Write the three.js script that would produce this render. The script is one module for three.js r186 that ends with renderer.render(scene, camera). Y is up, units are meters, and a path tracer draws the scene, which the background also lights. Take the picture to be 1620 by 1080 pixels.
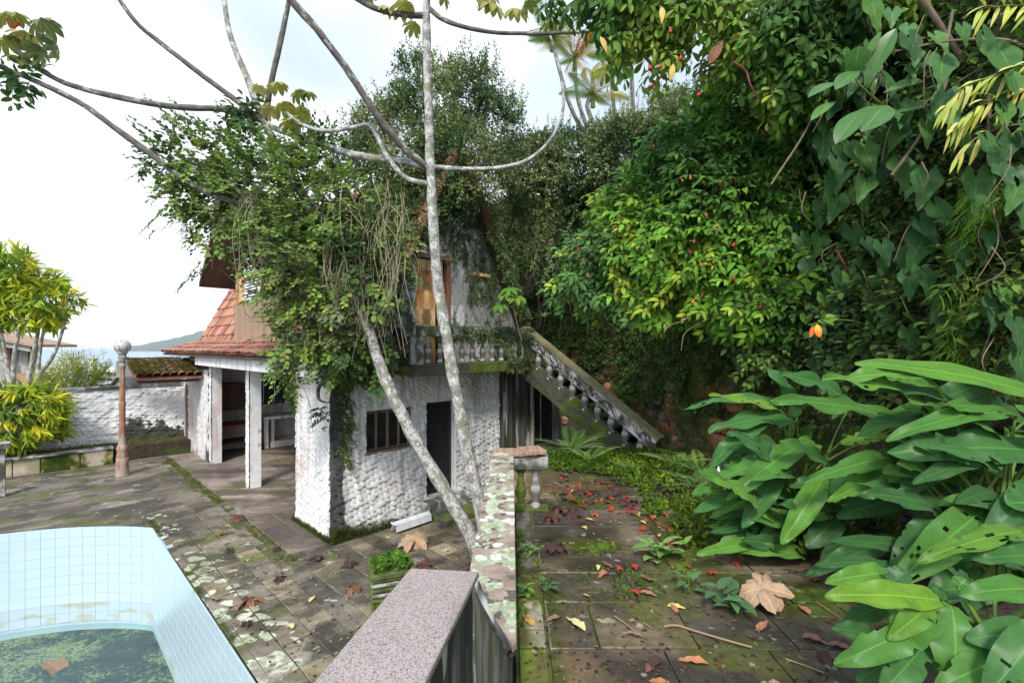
import * as THREE from 'three';
import { mergeGeometries } from 'three/addons/utils/BufferGeometryUtils.js';
import { RoundedBoxGeometry } from 'three/addons/geometries/RoundedBoxGeometry.js';

// ---------------------------------------------------------------- camera, sky, sun, exposure
const scene = new THREE.Scene();
const EYE = 3.4;                                   // metres above the pool deck
const camera = new THREE.PerspectiveCamera(2 * Math.atan(540 / 760) * 180 / Math.PI, 1620 / 1080, 0.05, 30000);
camera.position.set(0, EYE, 0);
camera.lookAt(0, EYE, -10);
camera.setViewOffset(1620, 1080, 0, -8, 1620, 1080);   // level camera with a slight lens rise
scene.add(camera);
const SUN = new THREE.Vector3(-0.08, 0.70, 0.71).normalize();
const sun = new THREE.DirectionalLight(new THREE.Color().setRGB(1, 0.93, 0.86), 1.35);
sun.name = 'sun';
sun.position.copy(SUN).multiplyScalar(60);
sun.target.position.set(0, 0, -8); sun.position.add(sun.target.position);
sun.castShadow = true; sun.shadow.radius = 20; sun.shadow.mapSize.set(2048, 2048);
Object.assign(sun.shadow.camera, { left: -25, right: 25, top: 25, bottom: -25, near: 1, far: 140 });
scene.add(sun, sun.target);
const EXPOSURE = 3.0;
scene.fog = new THREE.FogExp2(new THREE.Color().setRGB(0.80, 0.88, 0.97), 0.00005);

// ---------------------------------------------------------------- random numbers and noise
let seedState = 12345;
function seed(n) { seedState = n >>> 0; }
function rnd() { seedState = (seedState + 0x6D2B79F5) >>> 0; let t = seedState; t = Math.imul(t ^ (t >>> 15), t | 1); t ^= t + Math.imul(t ^ (t >>> 7), t | 61); return ((t ^ (t >>> 14)) >>> 0) / 4294967296; }
const rr = (a, b) => a + (b - a) * rnd();
const pick = (a) => a[Math.floor(rnd() * a.length)];
const clamp = (x, a = 0, b = 1) => Math.min(b, Math.max(a, x));
const mix = (a, b, t) => a + (b - a) * t;
const sst = (a, b, x) => { const t = clamp((x - a) / (b - a)); return t * t * (3 - 2 * t); };
const mix3 = (a, b, t) => [mix(a[0], b[0], t), mix(a[1], b[1], t), mix(a[2], b[2], t)];
const mul3 = (a, k) => [a[0] * k, a[1] * k, a[2] * k];
function hash3(x, y, z) { let h = Math.imul(x, 374761393) ^ Math.imul(y, 668265263) ^ Math.imul(z, 2147483647 - 78539); h = Math.imul(h ^ (h >>> 13), 1274126177); h = Math.imul(h ^ (h >>> 15), 2246822519); return ((h ^ (h >>> 16)) >>> 0) / 4294967296; }
function n3(x, y, z) {
  const xi = Math.floor(x), yi = Math.floor(y), zi = Math.floor(z); let u = x - xi, v = y - yi, w = z - zi;
  u = u * u * (3 - 2 * u); v = v * v * (3 - 2 * v); w = w * w * (3 - 2 * w);
  const L = (dx, dy, dz) => hash3(xi + dx, yi + dy, zi + dz);
  return mix(mix(mix(L(0, 0, 0), L(1, 0, 0), u), mix(L(0, 1, 0), L(1, 1, 0), u), v), mix(mix(L(0, 0, 1), L(1, 0, 1), u), mix(L(0, 1, 1), L(1, 1, 1), u), v), w);
}
function n2(x, y, s = 0) {
  const xi = Math.floor(x), yi = Math.floor(y); let u = x - xi, v = y - yi;
  u = u * u * (3 - 2 * u); v = v * v * (3 - 2 * v);
  return mix(mix(hash3(xi, yi, s), hash3(xi + 1, yi, s), u), mix(hash3(xi, yi + 1, s), hash3(xi + 1, yi + 1, s), u), v);
}
function f2(x, y, o = 4, s = 0) { let a = 0, k = 0.5, t = 0; for (let i = 0; i < o; i++) { a += k * n2(x, y, s + i); t += k; x = x * 2.03 + 17.1; y = y * 2.03 - 9.7; k *= 0.5; } return a / t; }
function f3(x, y, z, o = 3) { let a = 0, k = 0.5, t = 0; for (let i = 0; i < o; i++) { a += k * n3(x, y, z); t += k; x = x * 2.03 + 7.1; y = y * 2.03 - 3.7; z = z * 2.03 + 1.3; k *= 0.5; } return a / t; }
// nearest-cell noise: [distance, id]
function cell(x, y, s = 0) {
  const xi = Math.floor(x), yi = Math.floor(y); let b = 9, id = 0;
  for (let i = -1; i <= 1; i++) for (let j = -1; j <= 1; j++) {
    const cx = xi + i + hash3(xi + i, yi + j, s), cy = yi + j + hash3(xi + i, yi + j, s + 7), d = Math.hypot(cx - x, cy - y);
    if (d < b) { b = d; id = hash3(xi + i, yi + j, s + 13); }
  }
  return [b, id];
}

// ---------------------------------------------------------------- sky: thin bright cloud, bluer towards the upper side
{
  const W = 1024, H = 512, data = new Float32Array(W * H * 4);
  for (let j = 0; j < H; j++) for (let i = 0; i < W; i++) {
    const el = ((j + 0.5) / H - 0.5) * Math.PI, az = ((i + 0.5) / W - 0.5) * 2 * Math.PI, y = Math.sin(el), x = Math.cos(az) * Math.cos(el), z = Math.sin(az) * Math.cos(el);
    const up = Math.max(0, y), k = 1 / (up + 0.28), cl = f3(x * k * 1.1 + 5, z * k * 1.1, 0.3 + up * 2, 4), thin = sst(0.40, 0.64, cl);
    const blue = [mix(0.54, 0.40, sst(0, 0.8, up)), mix(0.61, 0.50, sst(0, 0.8, up)), mix(0.70, 0.68, sst(0, 0.8, up))];
    const c = mix3(blue, [0.90, 0.91, 0.925], mix(0.92, 0.0 + 0.75 * thin, sst(0.0, 0.40, up)));
    const at = (j * W + i) * 4, ang = Math.acos(clamp(x * SUN.x + y * SUN.y + z * SUN.z, -1, 1)), g = y < 0 ? 0.34 : 0.55 * (1 + 0.35 * sst(0.4, 1, up) + 1.5 * Math.exp(-ang * ang / 0.42));   // hazy brightness round the sun and overhead
    data[at] = c[0] * g; data[at + 1] = c[1] * g; data[at + 2] = c[2] * g; data[at + 3] = 1;
  }
  const t = new THREE.DataTexture(data, W, H, THREE.RGBAFormat, THREE.FloatType);
  t.mapping = THREE.EquirectangularReflectionMapping; t.magFilter = t.minFilter = THREE.LinearFilter; t.needsUpdate = true;
  scene.background = t; scene.environment = t;
}

// ---------------------------------------------------------------- geometry helpers
const V = (x, y, z) => new THREE.Vector3(x, y, z);
const P = (px, py, d) => V((px - 810) / 760 * d, EYE - (py - 548) / 760 * d, -d);     // a point seen at a place of the photograph, d metres in front
const S45 = Math.SQRT1_2, C0 = V(-3.126, 0, -8.335);
const H2W = (t, y, z) => V(C0.x + S45 * (t + z), y, C0.z + S45 * (-t + z));           // house axes (t along the window wall, z out of it) to world
function boxUV(g, k = 1) {
  if (g.index) g = g.toNonIndexed();
  if (!g.attributes.normal) g.computeVertexNormals();
  const p = g.attributes.position, n = p.count, uv = new Float32Array(n * 2), a = V(), b = V(), c = V(), nn = V();
  for (let i = 0; i < n; i += 3) {
    a.fromBufferAttribute(p, i); b.fromBufferAttribute(p, i + 1); c.fromBufferAttribute(p, i + 2);
    nn.copy(b).sub(a).cross(c.clone().sub(a));
    const ax = Math.abs(nn.x), ay = Math.abs(nn.y), az = Math.abs(nn.z);
    [a, b, c].forEach((v, q) => { const o = (i + q) * 2; if (ay >= ax && ay >= az) { uv[o] = v.x; uv[o + 1] = v.z; } else if (ax > az) { uv[o] = v.z; uv[o + 1] = v.y; } else { uv[o] = v.x; uv[o + 1] = v.y; } uv[o] *= k; uv[o + 1] *= k; });
  }
  g.setAttribute('uv', new THREE.BufferAttribute(uv, 2));
  return g;
}
function merge(gs) {
  gs = gs.flat(9).filter(Boolean).map((g) => (g.index ? g.toNonIndexed() : g));
  const col = gs.some((g) => g.attributes.color);
  gs.forEach((g) => { for (const k of Object.keys(g.attributes)) if (!['position', 'normal', 'uv', 'color'].includes(k) || (k === 'color' && !col)) g.deleteAttribute(k); if (!g.attributes.normal) g.computeVertexNormals(); if (!g.attributes.uv) g.setAttribute('uv', new THREE.BufferAttribute(new Float32Array(g.attributes.position.count * 2), 2)); if (col && !g.attributes.color) g.setAttribute('color', new THREE.BufferAttribute(new Float32Array(g.attributes.position.count * 3).fill(1), 3)); });
  return gs.length === 1 ? gs[0] : mergeGeometries(gs, false);
}
const used = new Map();
function numbered(n) { const k = used.get(n) ?? 0; used.set(n, k + 1); return k ? n + '_' + String(k).padStart(3, '0') : n; }
function obj(name, gs, mat, parent = scene, keepUV = false) {
  let g = merge([gs]); if (!keepUV) g = boxUV(g);
  const m = new THREE.Mesh(g, mat); m.name = parent === scene ? numbered(name) : name; m.castShadow = m.receiveShadow = true; parent.add(m); return m;
}
function part(name, g, mat, parent) { const m = new THREE.Mesh(g, mat); m.name = parent === scene ? numbered(name) : name; m.castShadow = m.receiveShadow = true; parent.add(m); return m; }
function tag(o, label, category, group) { o.userData.label = label; if (category) o.userData.category = category; if (group) o.userData.group = group; return o; }
function thing(name, label, category, pos = [0, 0, 0], turn = 0, group) { const o = new THREE.Group(); o.name = numbered(name); o.position.set(...(pos.isVector3 ? pos.toArray() : pos)); o.rotation.y = turn; scene.add(o); return tag(o, label, category, group); }
function struct(o) { o.userData.kind = 'structure'; return o; }
function stuff(o) { o.userData.kind = 'stuff'; return o; }
function bx(w, h, d, x = 0, y = 0, z = 0, ry = 0) { const g = new THREE.BoxGeometry(w, h, d); if (ry) g.rotateY(ry); g.translate(x, y, z); return g; }
function rbx(w, h, d, x = 0, y = 0, z = 0, r = 0.012, ry = 0) { const g = new RoundedBoxGeometry(w, h, d, 1, Math.min(r, w / 2.1, h / 2.1, d / 2.1)); if (ry) g.rotateY(ry); g.translate(x, y, z); return g; }
function cyl(r0, r1, h, x, y, z, n = 16) { const g = new THREE.CylinderGeometry(r1, r0, h, n, 1); g.translate(x, y + h / 2, z); return g; }   // r0 at the foot
function prism(pts, depth, bevel = 0) { const s = new THREE.Shape(pts.map((p) => new THREE.Vector2(p[0], p[1]))); return new THREE.ExtrudeGeometry(s, { depth, bevelEnabled: bevel > 0, bevelThickness: bevel, bevelSize: bevel, bevelSegments: 1 }); }
function lathe(pts, n = 18) { return new THREE.LatheGeometry(pts.map((p) => new THREE.Vector2(p[0], p[1])), n); }
// a tapered, slightly uneven tube along points
function tube(pts, radii, n = 40, rad = 10, wob = 0.08) {
  const c = new THREE.CatmullRomCurve3(pts, false, 'centripetal'), fr = c.computeFrenetFrames(n, false), pos = [], uv = [], idx = [], len = c.getLength();
  for (let i = 0; i <= n; i++) {
    const t = i / n, p = c.getPointAt(t), ri = c.getUtoTmapping(t) * (radii.length - 1), k = Math.min(radii.length - 2, Math.floor(ri)), r = mix(radii[k], radii[k + 1], ri - k);
    for (let j = 0; j <= rad; j++) {
      const a = j / rad * Math.PI * 2, rr_ = r * (1 + wob * (n3(Math.cos(a) * 1.4 + p.x * 5, Math.sin(a) * 1.4 + p.y * 5, p.z * 5 + t * len * 3) - 0.5) * 2);
      const N = fr.normals[i], B = fr.binormals[i], cx = Math.cos(a) * rr_, sx = Math.sin(a) * rr_;
      pos.push(p.x + N.x * cx + B.x * sx, p.y + N.y * cx + B.y * sx, p.z + N.z * cx + B.z * sx); uv.push(j / rad * r * 6.28, t * len);
      if (i < n && j < rad) { const q = i * (rad + 1) + j; idx.push(q, q + 1, q + rad + 1, q + 1, q + rad + 2, q + rad + 1); }
    }
  }
  const g = new THREE.BufferGeometry(); g.setAttribute('position', new THREE.Float32BufferAttribute(pos, 3)); g.setAttribute('uv', new THREE.Float32BufferAttribute(uv, 2)); g.setIndex(idx); g.computeVertexNormals(); return g;
}
// one leaf: base at the origin, running along +z, face up (+y)
const OUTLINE = {
  ovate: (s) => Math.pow(Math.sin(Math.PI * Math.pow(s, 0.72)), 0.9), lance: (s) => Math.pow(Math.sin(Math.PI * Math.pow(s, 0.8)), 0.8) * (1 - 0.15 * s), round: (s) => Math.pow(Math.sin(Math.PI * Math.pow(s * 0.985 + 0.008, 0.85)), 0.6),
  paddle: (s) => Math.pow(Math.sin(Math.PI * Math.pow(s * 0.97 + 0.02, 0.82)), 0.62), heart: (s) => Math.pow(1 - Math.pow(s, 1.5), 0.95) * (0.84 + 0.34 * Math.sin(Math.PI * Math.min(1, s * 2.3))), obov: (s) => Math.pow(Math.sin(Math.PI * Math.pow(s * 0.985 + 0.01, 1.35)), 0.75), strap: (s) => Math.min(1, s * 6) * Math.pow(Math.max(0, 1 - s), 0.45),
};
function leafGeo({ L = 1, W = 0.3, type = 'ovate', nl = 6, nw = 1, fold = 0.2, droop = 0.5, lobe = 0, wave = 0, twist = 0, tear = 0, holes = 0, sd = 1 } = {}) {
  const pos = [], uv = [], idx = [], cols = 2 * nw + 1; let y = 0, z = 0;
  for (let i = 0; i <= nl; i++) {
    const s = i / nl, a = droop * s; if (i) { z += Math.cos(droop * (s - 0.5 / nl)) * L / nl; y -= Math.sin(droop * (s - 0.5 / nl)) * L / nl; }
    const w = Math.max(OUTLINE[type](s), 0.004) * W / 2;
    for (let j = -nw; j <= nw; j++) {
      const u = j / nw, au = Math.abs(u), tz = wave * L * 0.05 * au * Math.sin(s * 17 + sd + (j > 0 ? 1.3 : 0)) * (s > 0.02 ? 1 : 0);
      let cut = 1; if (tear && au > 0.9) cut = 1 - tear * sst(0.72, 0.9, n2(s * 14, j > 0 ? 3 : 9, sd));
      const xx = u * w * cut, up = fold * au * w + tz, tw = twist * s;
      const bz = -lobe * L * Math.sin(Math.PI * 0.86 * Math.pow(au, 0.85)) * Math.pow(1 - s, 2.6);
      pos.push(xx * Math.cos(tw) - up * Math.sin(tw), y + (up * Math.cos(tw) + xx * Math.sin(tw)) * Math.cos(a), z + bz + up * Math.sin(a)); uv.push(0.5 + u * 0.5, s);
      if (i < nl && j < nw) { if (holes && i > 2 && i < nl - 3 && Math.abs(j + 0.5) < nw - 1 && n2(i * 0.23, j > -1 ? 4 : 8, sd) > 0.55 && hash3(i, j, sd) < holes) continue; const q = i * cols + j + nw; idx.push(q, q + cols, q + 1, q + 1, q + cols, q + cols + 1); }
    }
  }
  const g = new THREE.BufferGeometry(); g.setAttribute('position', new THREE.Float32BufferAttribute(pos, 3)); g.setAttribute('uv', new THREE.Float32BufferAttribute(uv, 2)); g.setIndex(idx); g.computeVertexNormals(); return g;
}
function tint(g, c) { const n = g.attributes.position.count, a = new Float32Array(n * 3); for (let i = 0; i < n; i++) a.set(c, i * 3); g.setAttribute('color', new THREE.BufferAttribute(a, 3)); return g; }
// turn +z to dir and +y as near to up as possible
function basis(pos, dir, up, s = 1, m = new THREE.Matrix4()) {
  const z = dir.clone().normalize(), x = up.clone().cross(z); if (x.lengthSq() < 1e-6) x.set(1, 0, 0).cross(z); x.normalize(); const y = z.clone().cross(x);
  m.makeBasis(x, y, z); m.scale(V(s, s, s)); m.setPosition(pos); return m;
}
const put = (g, pos, dir, up = V(0, 1, 0), s = 1) => g.clone().applyMatrix4(basis(pos, dir, up, s));
// a sprig of k leaves along a short stem that runs along +z
function sprig({ k = 6, len = 0.25, leaf = {}, spread = 1.0, stem = true, tip = true, both = false, va = 0.25, sd = 1 } = {}) {
  seed(sd * 977 + 3); const gs = [];
  for (let i = 0; i < k; i++) {
    const t = k > 1 ? (i + 0.6) / k : 0.5, last = tip && i === k - 1, a = both ? (i % 2 ? 1 : -1) * rr(0.75, 1.05) : i * 2.4 + rr(-0.4, 0.4), sc = rr(0.75, 1.1) * (last ? 0.8 : 1);
    const side = both ? V(Math.sin(a), rr(-0.15, 0.3), 0) : V(Math.cos(a), Math.sin(a), 0);
    const dir = last ? V(rr(-0.2, 0.2), rr(-0.2, 0.2), 1) : side.multiplyScalar(spread).add(V(0, 0, rr(0.45, 0.8)));
    const b = 1 + rr(-va, va), l = leafGeo({ nl: 4, nw: 1, ...leaf, droop: (leaf.droop ?? 0.5) * rr(0.6, 1.4) });
    const g = put(l, V(rr(-0.01, 0.01), rr(-0.01, 0.01), t * len), dir, V(rr(-0.4, 0.4), 1, rr(-0.4, 0.4)), sc);
    gs.push(tint(g, [b * (1 + rr(-0.12, 0.22)), b, b * (1 + rr(-0.25, 0.15))]));
  }
  if (stem) gs.push(tint(new THREE.CylinderGeometry(0.0025, 0.004, len, 3, 1, true).rotateX(Math.PI / 2).translate(0, 0, len / 2), [1.1, 0.6, 0.6]));
  return merge(gs);
}
function scatter(name, geo, mat, items, parent) {      // items: [matrix, [r, g, b]]
  const im = new THREE.InstancedMesh(geo, mat, items.length), c = new THREE.Color();
  items.forEach(([m, k], i) => { im.setMatrixAt(i, m); if (k) im.setColorAt(i, c.setRGB(k[0], k[1], k[2])); });
  im.name = parent === scene ? numbered(name) : name; im.castShadow = im.receiveShadow = true; parent.add(im); if (parent !== scene) im.userData.kind = 'stuff'; return im;
}
// sprigs on and in rounded clumps: blobs [px, py, depth, rx px, ry px, rz m]
function clumps(blobs, n, { out = 0.7, down = 0.25, size = [0.8, 1.25], cols, shell = 0.55, back = 0.35, up = V(0, 1, 0.5), jit = 0.6, rough = 0.5, colf = 1.3 } = {}) {
  const B = blobs.map(([px, py, d, rx, ry, rz]) => ({ c: P(px, py, d), r: V(rx * d / 760, ry * d / 760, rz) })), area = B.map((b) => b.r.x * b.r.y + 0.5 * b.r.z * (b.r.x + b.r.y)), tot = area.reduce((a, b) => a + b, 0), items = [];
  B.forEach((b, k) => {
    const m = Math.round(n * area[k] / tot);
    for (let i = 0; i < m; i++) {
      const dir = V(rr(-1, 1), rr(-1, 1), rr(-1, 1)); if (dir.lengthSq() > 1 || dir.lengthSq() < 1e-3) { i--; continue; } dir.normalize();
      if (dir.z < -0.3 && rnd() > back) { i--; continue; }
      const q = 1 - Math.pow(rnd(), 1.6) * shell, nz = 1 + rough * (f3(dir.x * 2.2 + k * 9, dir.y * 2.2, dir.z * 2.2, 3) - 0.5) * 2, p = dir.clone().multiply(b.r).multiplyScalar(q * nz).add(b.c);
      if (n3(p.x * 2.3, p.y * 2.3, p.z * 2.3 + 40) < 0.24) continue;
      const d = dir.clone().multiplyScalar(out).add(V(rr(-jit, jit), rr(-jit, jit) - down, rr(-jit, jit)));
      const c = cols[Math.min(cols.length - 1, Math.floor(clamp(n3(p.x * colf, p.y * colf, p.z * colf + 9) * 1.5 - 0.25 + rr(-0.25, 0.25), 0, 0.999) * cols.length))], b2 = rr(0.75, 1.25);
      items.push([basis(p, d, up.clone().add(V(rr(-0.5, 0.5), rr(-0.3, 0.3), rr(-0.5, 0.5))), rr(size[0], size[1])), mul3(c, b2)]);
    }
  });
  return items;
}

// ---------------------------------------------------------------- textures and materials
const enc = (v) => { v = clamp(v); return Math.round(255 * (v <= 0.0031308 ? v * 12.92 : 1.055 * Math.pow(v, 1 / 2.4) - 0.055)); };
function texture(w, h, W, H, fn, { x0 = 0, z0 = 0, color = true, mirror = true } = {}) {
  const d = new Uint8Array(w * h * 4);
  for (let j = 0; j < h; j++) for (let i = 0; i < w; i++) {
    const c = fn(x0 + (i + 0.5) / w * W, z0 + (j + 0.5) / h * H), o = (j * w + i) * 4;
    if (color) { d[o] = enc(c[0]); d[o + 1] = enc(c[1]); d[o + 2] = enc(c[2]); } else d[o] = d[o + 1] = d[o + 2] = Math.round(255 * clamp(c));
    d[o + 3] = 255;
  }
  const t = new THREE.DataTexture(d, w, h, THREE.RGBAFormat, THREE.UnsignedByteType);
  t.wrapS = t.wrapT = mirror ? THREE.MirroredRepeatWrapping : THREE.RepeatWrapping; t.magFilter = THREE.LinearFilter; t.minFilter = THREE.LinearMipmapLinearFilter;
  if (color) t.colorSpace = THREE.SRGBColorSpace;
  t.repeat.set(1 / W, 1 / H); t.offset.set(-x0 / W, -z0 / H); t.needsUpdate = true; return t;
}
const std = (o) => { const { c, ...r } = o; const m = new THREE.MeshPhysicalMaterial({ roughness: 0.85, side: THREE.DoubleSide, ...r }); if (c) m.color.setRGB(...c); return m; };
const M = {};
// pool edge line, for the lichen that grows along it
const PA = [-6.77, 9.03];
const poolU = (x, z) => (x - PA[0]) * S45 + (-z - PA[1]) * S45, poolV = (x, z) => -(x - PA[0]) * S45 + (-z - PA[1]) * S45;

function deckColor(x, z) {
  const u = poolU(x, z), v = poolV(x, z);                       // u: away from the pool towards the house; v: along its side
  const big = f2(x * 0.45, z * 0.45, 4, 3), mid = f2(x * 1.9, z * 1.9, 4, 11), fine = f2(x * 13, z * 13, 3, 21), streak = f2(u * 0.9, v * 5.5, 4, 31);
  let c = mix3([0.066, 0.054, 0.037], [0.235, 0.198, 0.145], sst(0.30, 0.72, 0.45 * big + 0.3 * streak + 0.25 * mid));
  c = mix3(c, [0.042, 0.036, 0.028], 0.7 * sst(0.52, 0.70, f2(u * 0.7 + 3, v * 2.2, 4, 41)));
  c = mix3(c, [0.33, 0.29, 0.235], 0.65 * sst(0.60, 0.74, f2(u * 0.55 + 20, v * 1.3, 4, 51)));
  c = mix3(c, [0.085, 0.092, 0.016], 0.8 * sst(0.55, 0.70, f2(x * 1.3 + 30, z * 1.3, 5, 61))); c = mix3(c, [0.038, 0.032, 0.023], 0.7 * sst(0.56, 0.66, f2(x * 3.1 + 12, z * 3.1, 5, 67)));
  c = mix3(c, [0.055, 0.10, 0.012], 0.8 * sst(0.72, 0.82, f2(x * 2.7 + 60, z * 2.7, 4, 71)));
  if (u > -0.05 && u < 0.95 && v > -6 && v < 0.9) {              // pale lichen rosettes along the pool
    const wx = 0.35 * (f2(x * 5, z * 5, 3, 83) - 0.5), k = cell(u * 5.2 + wx * 3, v * 4.4 - wx * 3, 5), lim = (0.40 + 0.1 * k[1]) * sst(0.50, 0.06, u - 0.28 * sst(-1.4, -3.0, v)) + 0.0, r = k[0] + 0.42 * (f2(x * 16, z * 16, 4, 81) - 0.5);
    if (k[1] > 0.42 && r < lim) c = mix3(c, mul3([0.40, 0.425, 0.30], 0.75 + 0.5 * fine), r > lim * 0.45 || k[1] > 0.8 ? 0.95 : 0.45);
  }
  if (f2(x * 9, z * 9, 2, 91) > 0.87) c = mix3(c, [0.44, 0.46, 0.36], 0.7);
  return mul3(c, 0.62 + 0.76 * fine);
}
M.deckMap = texture(1792, 1536, 17.5, 15, deckColor, { x0: -17, z0: -17 });
M.fineBump = texture(512, 512, 0.8, 0.8, (x, y) => f2(x * 28, y * 28, 5, 2), { color: false });
M.deck = std({ map: M.deckMap, bumpMap: M.fineBump, bumpScale: 0.006, roughness: 0.82 });
M.apronMap = texture(768, 512, 14, 9, (x, z) => { const a = f2(x * 0.5 + 3, z * 3.2, 4, 5), f = f2(x * 11, z * 11, 3, 6); let c = mix3([0.090, 0.070, 0.056], [0.25, 0.205, 0.17], sst(0.35, 0.65, 0.6 * a + 0.4 * f2(x * 1.4, z * 1.4, 4, 9))); c = mix3(c, [0.06, 0.075, 0.015], 0.6 * sst(0.6, 0.7, f2(x * 1.3 + 9, z * 1.3, 4, 8))); return mul3(c, 0.7 + 0.6 * f); });
M.apron = std({ map: M.apronMap, bumpMap: M.fineBump, bumpScale: 0.004, roughness: 0.8 });

function pathColor(x, z) {
  const big = f2(x * 0.9, z * 0.9, 4, 103), mid = f2(x * 3.3, z * 3.3, 4, 111), fine = f2(x * 24, z * 24, 3, 121);
  let c = mix3([0.026, 0.021, 0.014], [0.125, 0.100, 0.064], sst(0.34, 0.70, 0.5 * big + 0.5 * mid));
  c = mix3(c, [0.13, 0.075, 0.025], 0.5 * sst(0.58, 0.70, f2(x * 0.8 + 8, z * 0.8, 4, 131)));
  const m = f2(x * 1.6 + 40, z * 1.6, 5, 141) ; c = mix3(c, [0.055, 0.062, 0.008], 0.85 * sst(0.54, 0.65, m)); c = mix3(c, [0.085, 0.135, 0.012], 0.8 * sst(0.70, 0.78, m));
  if (x < 0.22 && x > -0.3) c = mix3(c, mul3([0.22, 0.215, 0.165], 0.5 + mid), 0.55 * sst(0.45, 0.6, f2(x * 5, z * 2.1, 3, 151)));
  if (f2(x * 17, z * 17, 2, 161) > 0.80) c = mix3(c, [0.26, 0.25, 0.19], 0.6);
  return mul3(c, 0.6 + 0.8 * fine);
}
M.pathMap = texture(1024, 1536, 6, 9, pathColor, { x0: -0.6, z0: -9.8 });
M.pathRough = texture(256, 384, 6, 9, (x, z) => 0.42 + 0.5 * sst(0.3, 0.65, f2(x * 2.2, z * 2.2, 4, 171)), { x0: -0.6, z0: -9.8, color: false });
M.path = std({ map: M.pathMap, roughnessMap: M.pathRough, roughness: 1, bumpMap: M.fineBump, bumpScale: 0.007 });
M.soilMap = texture(512, 512, 3, 3, (x, z) => { const f = f2(x * 9, z * 9, 4, 181); let c = mix3([0.015, 0.011, 0.008], [0.075, 0.055, 0.035], f); return mix3(c, [0.045, 0.085, 0.012], 0.8 * sst(0.52, 0.64, f2(x * 1.8, z * 1.8, 5, 185))); });
M.soil = std({ map: M.soilMap, bumpMap: M.fineBump, bumpScale: 0.03, roughness: 1 });

// limewashed plaster: colour by position (mould, algae, worn paint), used as vertex colours on relief walls
function limewash(x, y, wet = 0, pinkish = 1) {
  const g = f2(x * 7, y * 7, 4, 201), st = f2(x * 9, y * 0.8, 4, 205), fine = f2(x * 40, y * 40, 2, 209);
  let c = mul3(pinkish < 0.5 ? [0.84, 0.835, 0.82] : [0.62, 0.61, 0.59], 0.86 + 0.28 * g);
  c = mix3(c, [0.50, 0.36, 0.30], 0.55 * pinkish * sst(0.62, 0.74, f2(x * 1.6 + 4, y * 1.2, 4, 213)));
  c = mix3(c, [0.27, 0.27, 0.25], (pinkish < 0.5 ? 0.2 : 0.5) * sst(0.56, 0.72, st));
  const w = wet + 0.34 * (f2(x * 4.5, y * 2.2, 4, 217) - 0.5) * 2;
  c = mix3(c, [0.055, 0.058, 0.052], sst(0.45, 0.62, w)); c = mix3(c, [0.045, 0.060, 0.018], 0.6 * sst(0.85, 1.05, w));
  return mul3(c, 0.85 + 0.3 * fine);
}
M.lime = std({ vertexColors: true, roughness: 0.92, bumpMap: M.fineBump, bumpScale: 0.006 });
M.plasterMap = texture(768, 768, 3, 3, (x, y) => limewash(x, y, 0.12));
M.plaster = std({ map: M.plasterMap, bumpMap: M.fineBump, bumpScale: 0.006, roughness: 0.92 });
M.greyPlaster = std({ map: texture(512, 512, 3, 3, (x, y) => { let c = mix3([0.18, 0.175, 0.16], [0.44, 0.43, 0.40], f2(x * 5, y * 2.5, 5, 231)); return mix3(c, [0.06, 0.06, 0.05], 0.7 * sst(0.56, 0.7, f2(x * 3, y * 0.9, 4, 235))); }), bumpMap: M.fineBump, bumpScale: 0.006, roughness: 0.95 });
M.mouldWall = std({ map: texture(512, 512, 2, 2, (x, y) => { const s = f2(x * 12, y * 0.7, 4, 241); let c = mix3([0.018, 0.018, 0.016], [0.10, 0.10, 0.09], sst(0.3, 0.7, s)); c = mix3(c, [0.46, 0.45, 0.41], 0.85 * sst(0.60, 0.72, f2(x * 9 + 4, y * 0.9, 4, 245))); return mix3(c, [0.04, 0.055, 0.012], 0.5 * sst(0.5, 0.7, f2(x * 3, y * 2, 3, 247))); }), bumpMap: M.fineBump, bumpScale: 0.008, roughness: 0.95 });
M.concrete = std({ map: texture(512, 512, 1.5, 1.5, (x, y) => { const g = f2(x * 6, y * 6, 5, 251); let c = mix3([0.12, 0.115, 0.10], [0.46, 0.45, 0.42], sst(0.3, 0.7, g)); c = mix3(c, [0.045, 0.048, 0.035], 0.85 * sst(0.5, 0.62, f2(x * 3.4, y * 3.4, 5, 255))); return mix3(c, [0.06, 0.085, 0.012], 0.8 * sst(0.62, 0.7, f2(x * 2.6 + 9, y * 2.6, 5, 257))); }), bumpMap: M.fineBump, bumpScale: 0.008, roughness: 0.95 });
M.railWhite = std({ map: texture(512, 512, 2, 2, (x, y) => { const g = f2(x * 6, y * 6, 5, 263); let c = mix3([0.30, 0.29, 0.27], [0.62, 0.61, 0.58], sst(0.3, 0.65, g)); c = mix3(c, [0.07, 0.07, 0.055], 0.8 * sst(0.56, 0.66, f2(x * 7, y * 5, 5, 269))); return mix3(c, [0.07, 0.10, 0.016], 0.7 * sst(0.62, 0.7, f2(x * 4 + 9, y * 4, 5, 264))); }), bumpMap: M.fineBump, bumpScale: 0.008, roughness: 0.95 });
M.baluster = std({ map: texture(256, 256, 0.8, 0.8, (x, y) => { const g = f2(x * 9, y * 9, 5, 261); let c = mix3([0.30, 0.29, 0.27], [0.66, 0.65, 0.62], sst(0.3, 0.62, g)); c = mix3(c, [0.07, 0.07, 0.055], 0.7 * sst(0.52, 0.63, f2(x * 6, y * 6, 4, 265))); return mix3(c, [0.07, 0.10, 0.014], 0.8 * sst(0.63, 0.7, f2(x * 5 + 9, y * 5, 4, 267))); }), bumpMap: M.fineBump, bumpScale: 0.006, roughness: 0.95 });
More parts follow.
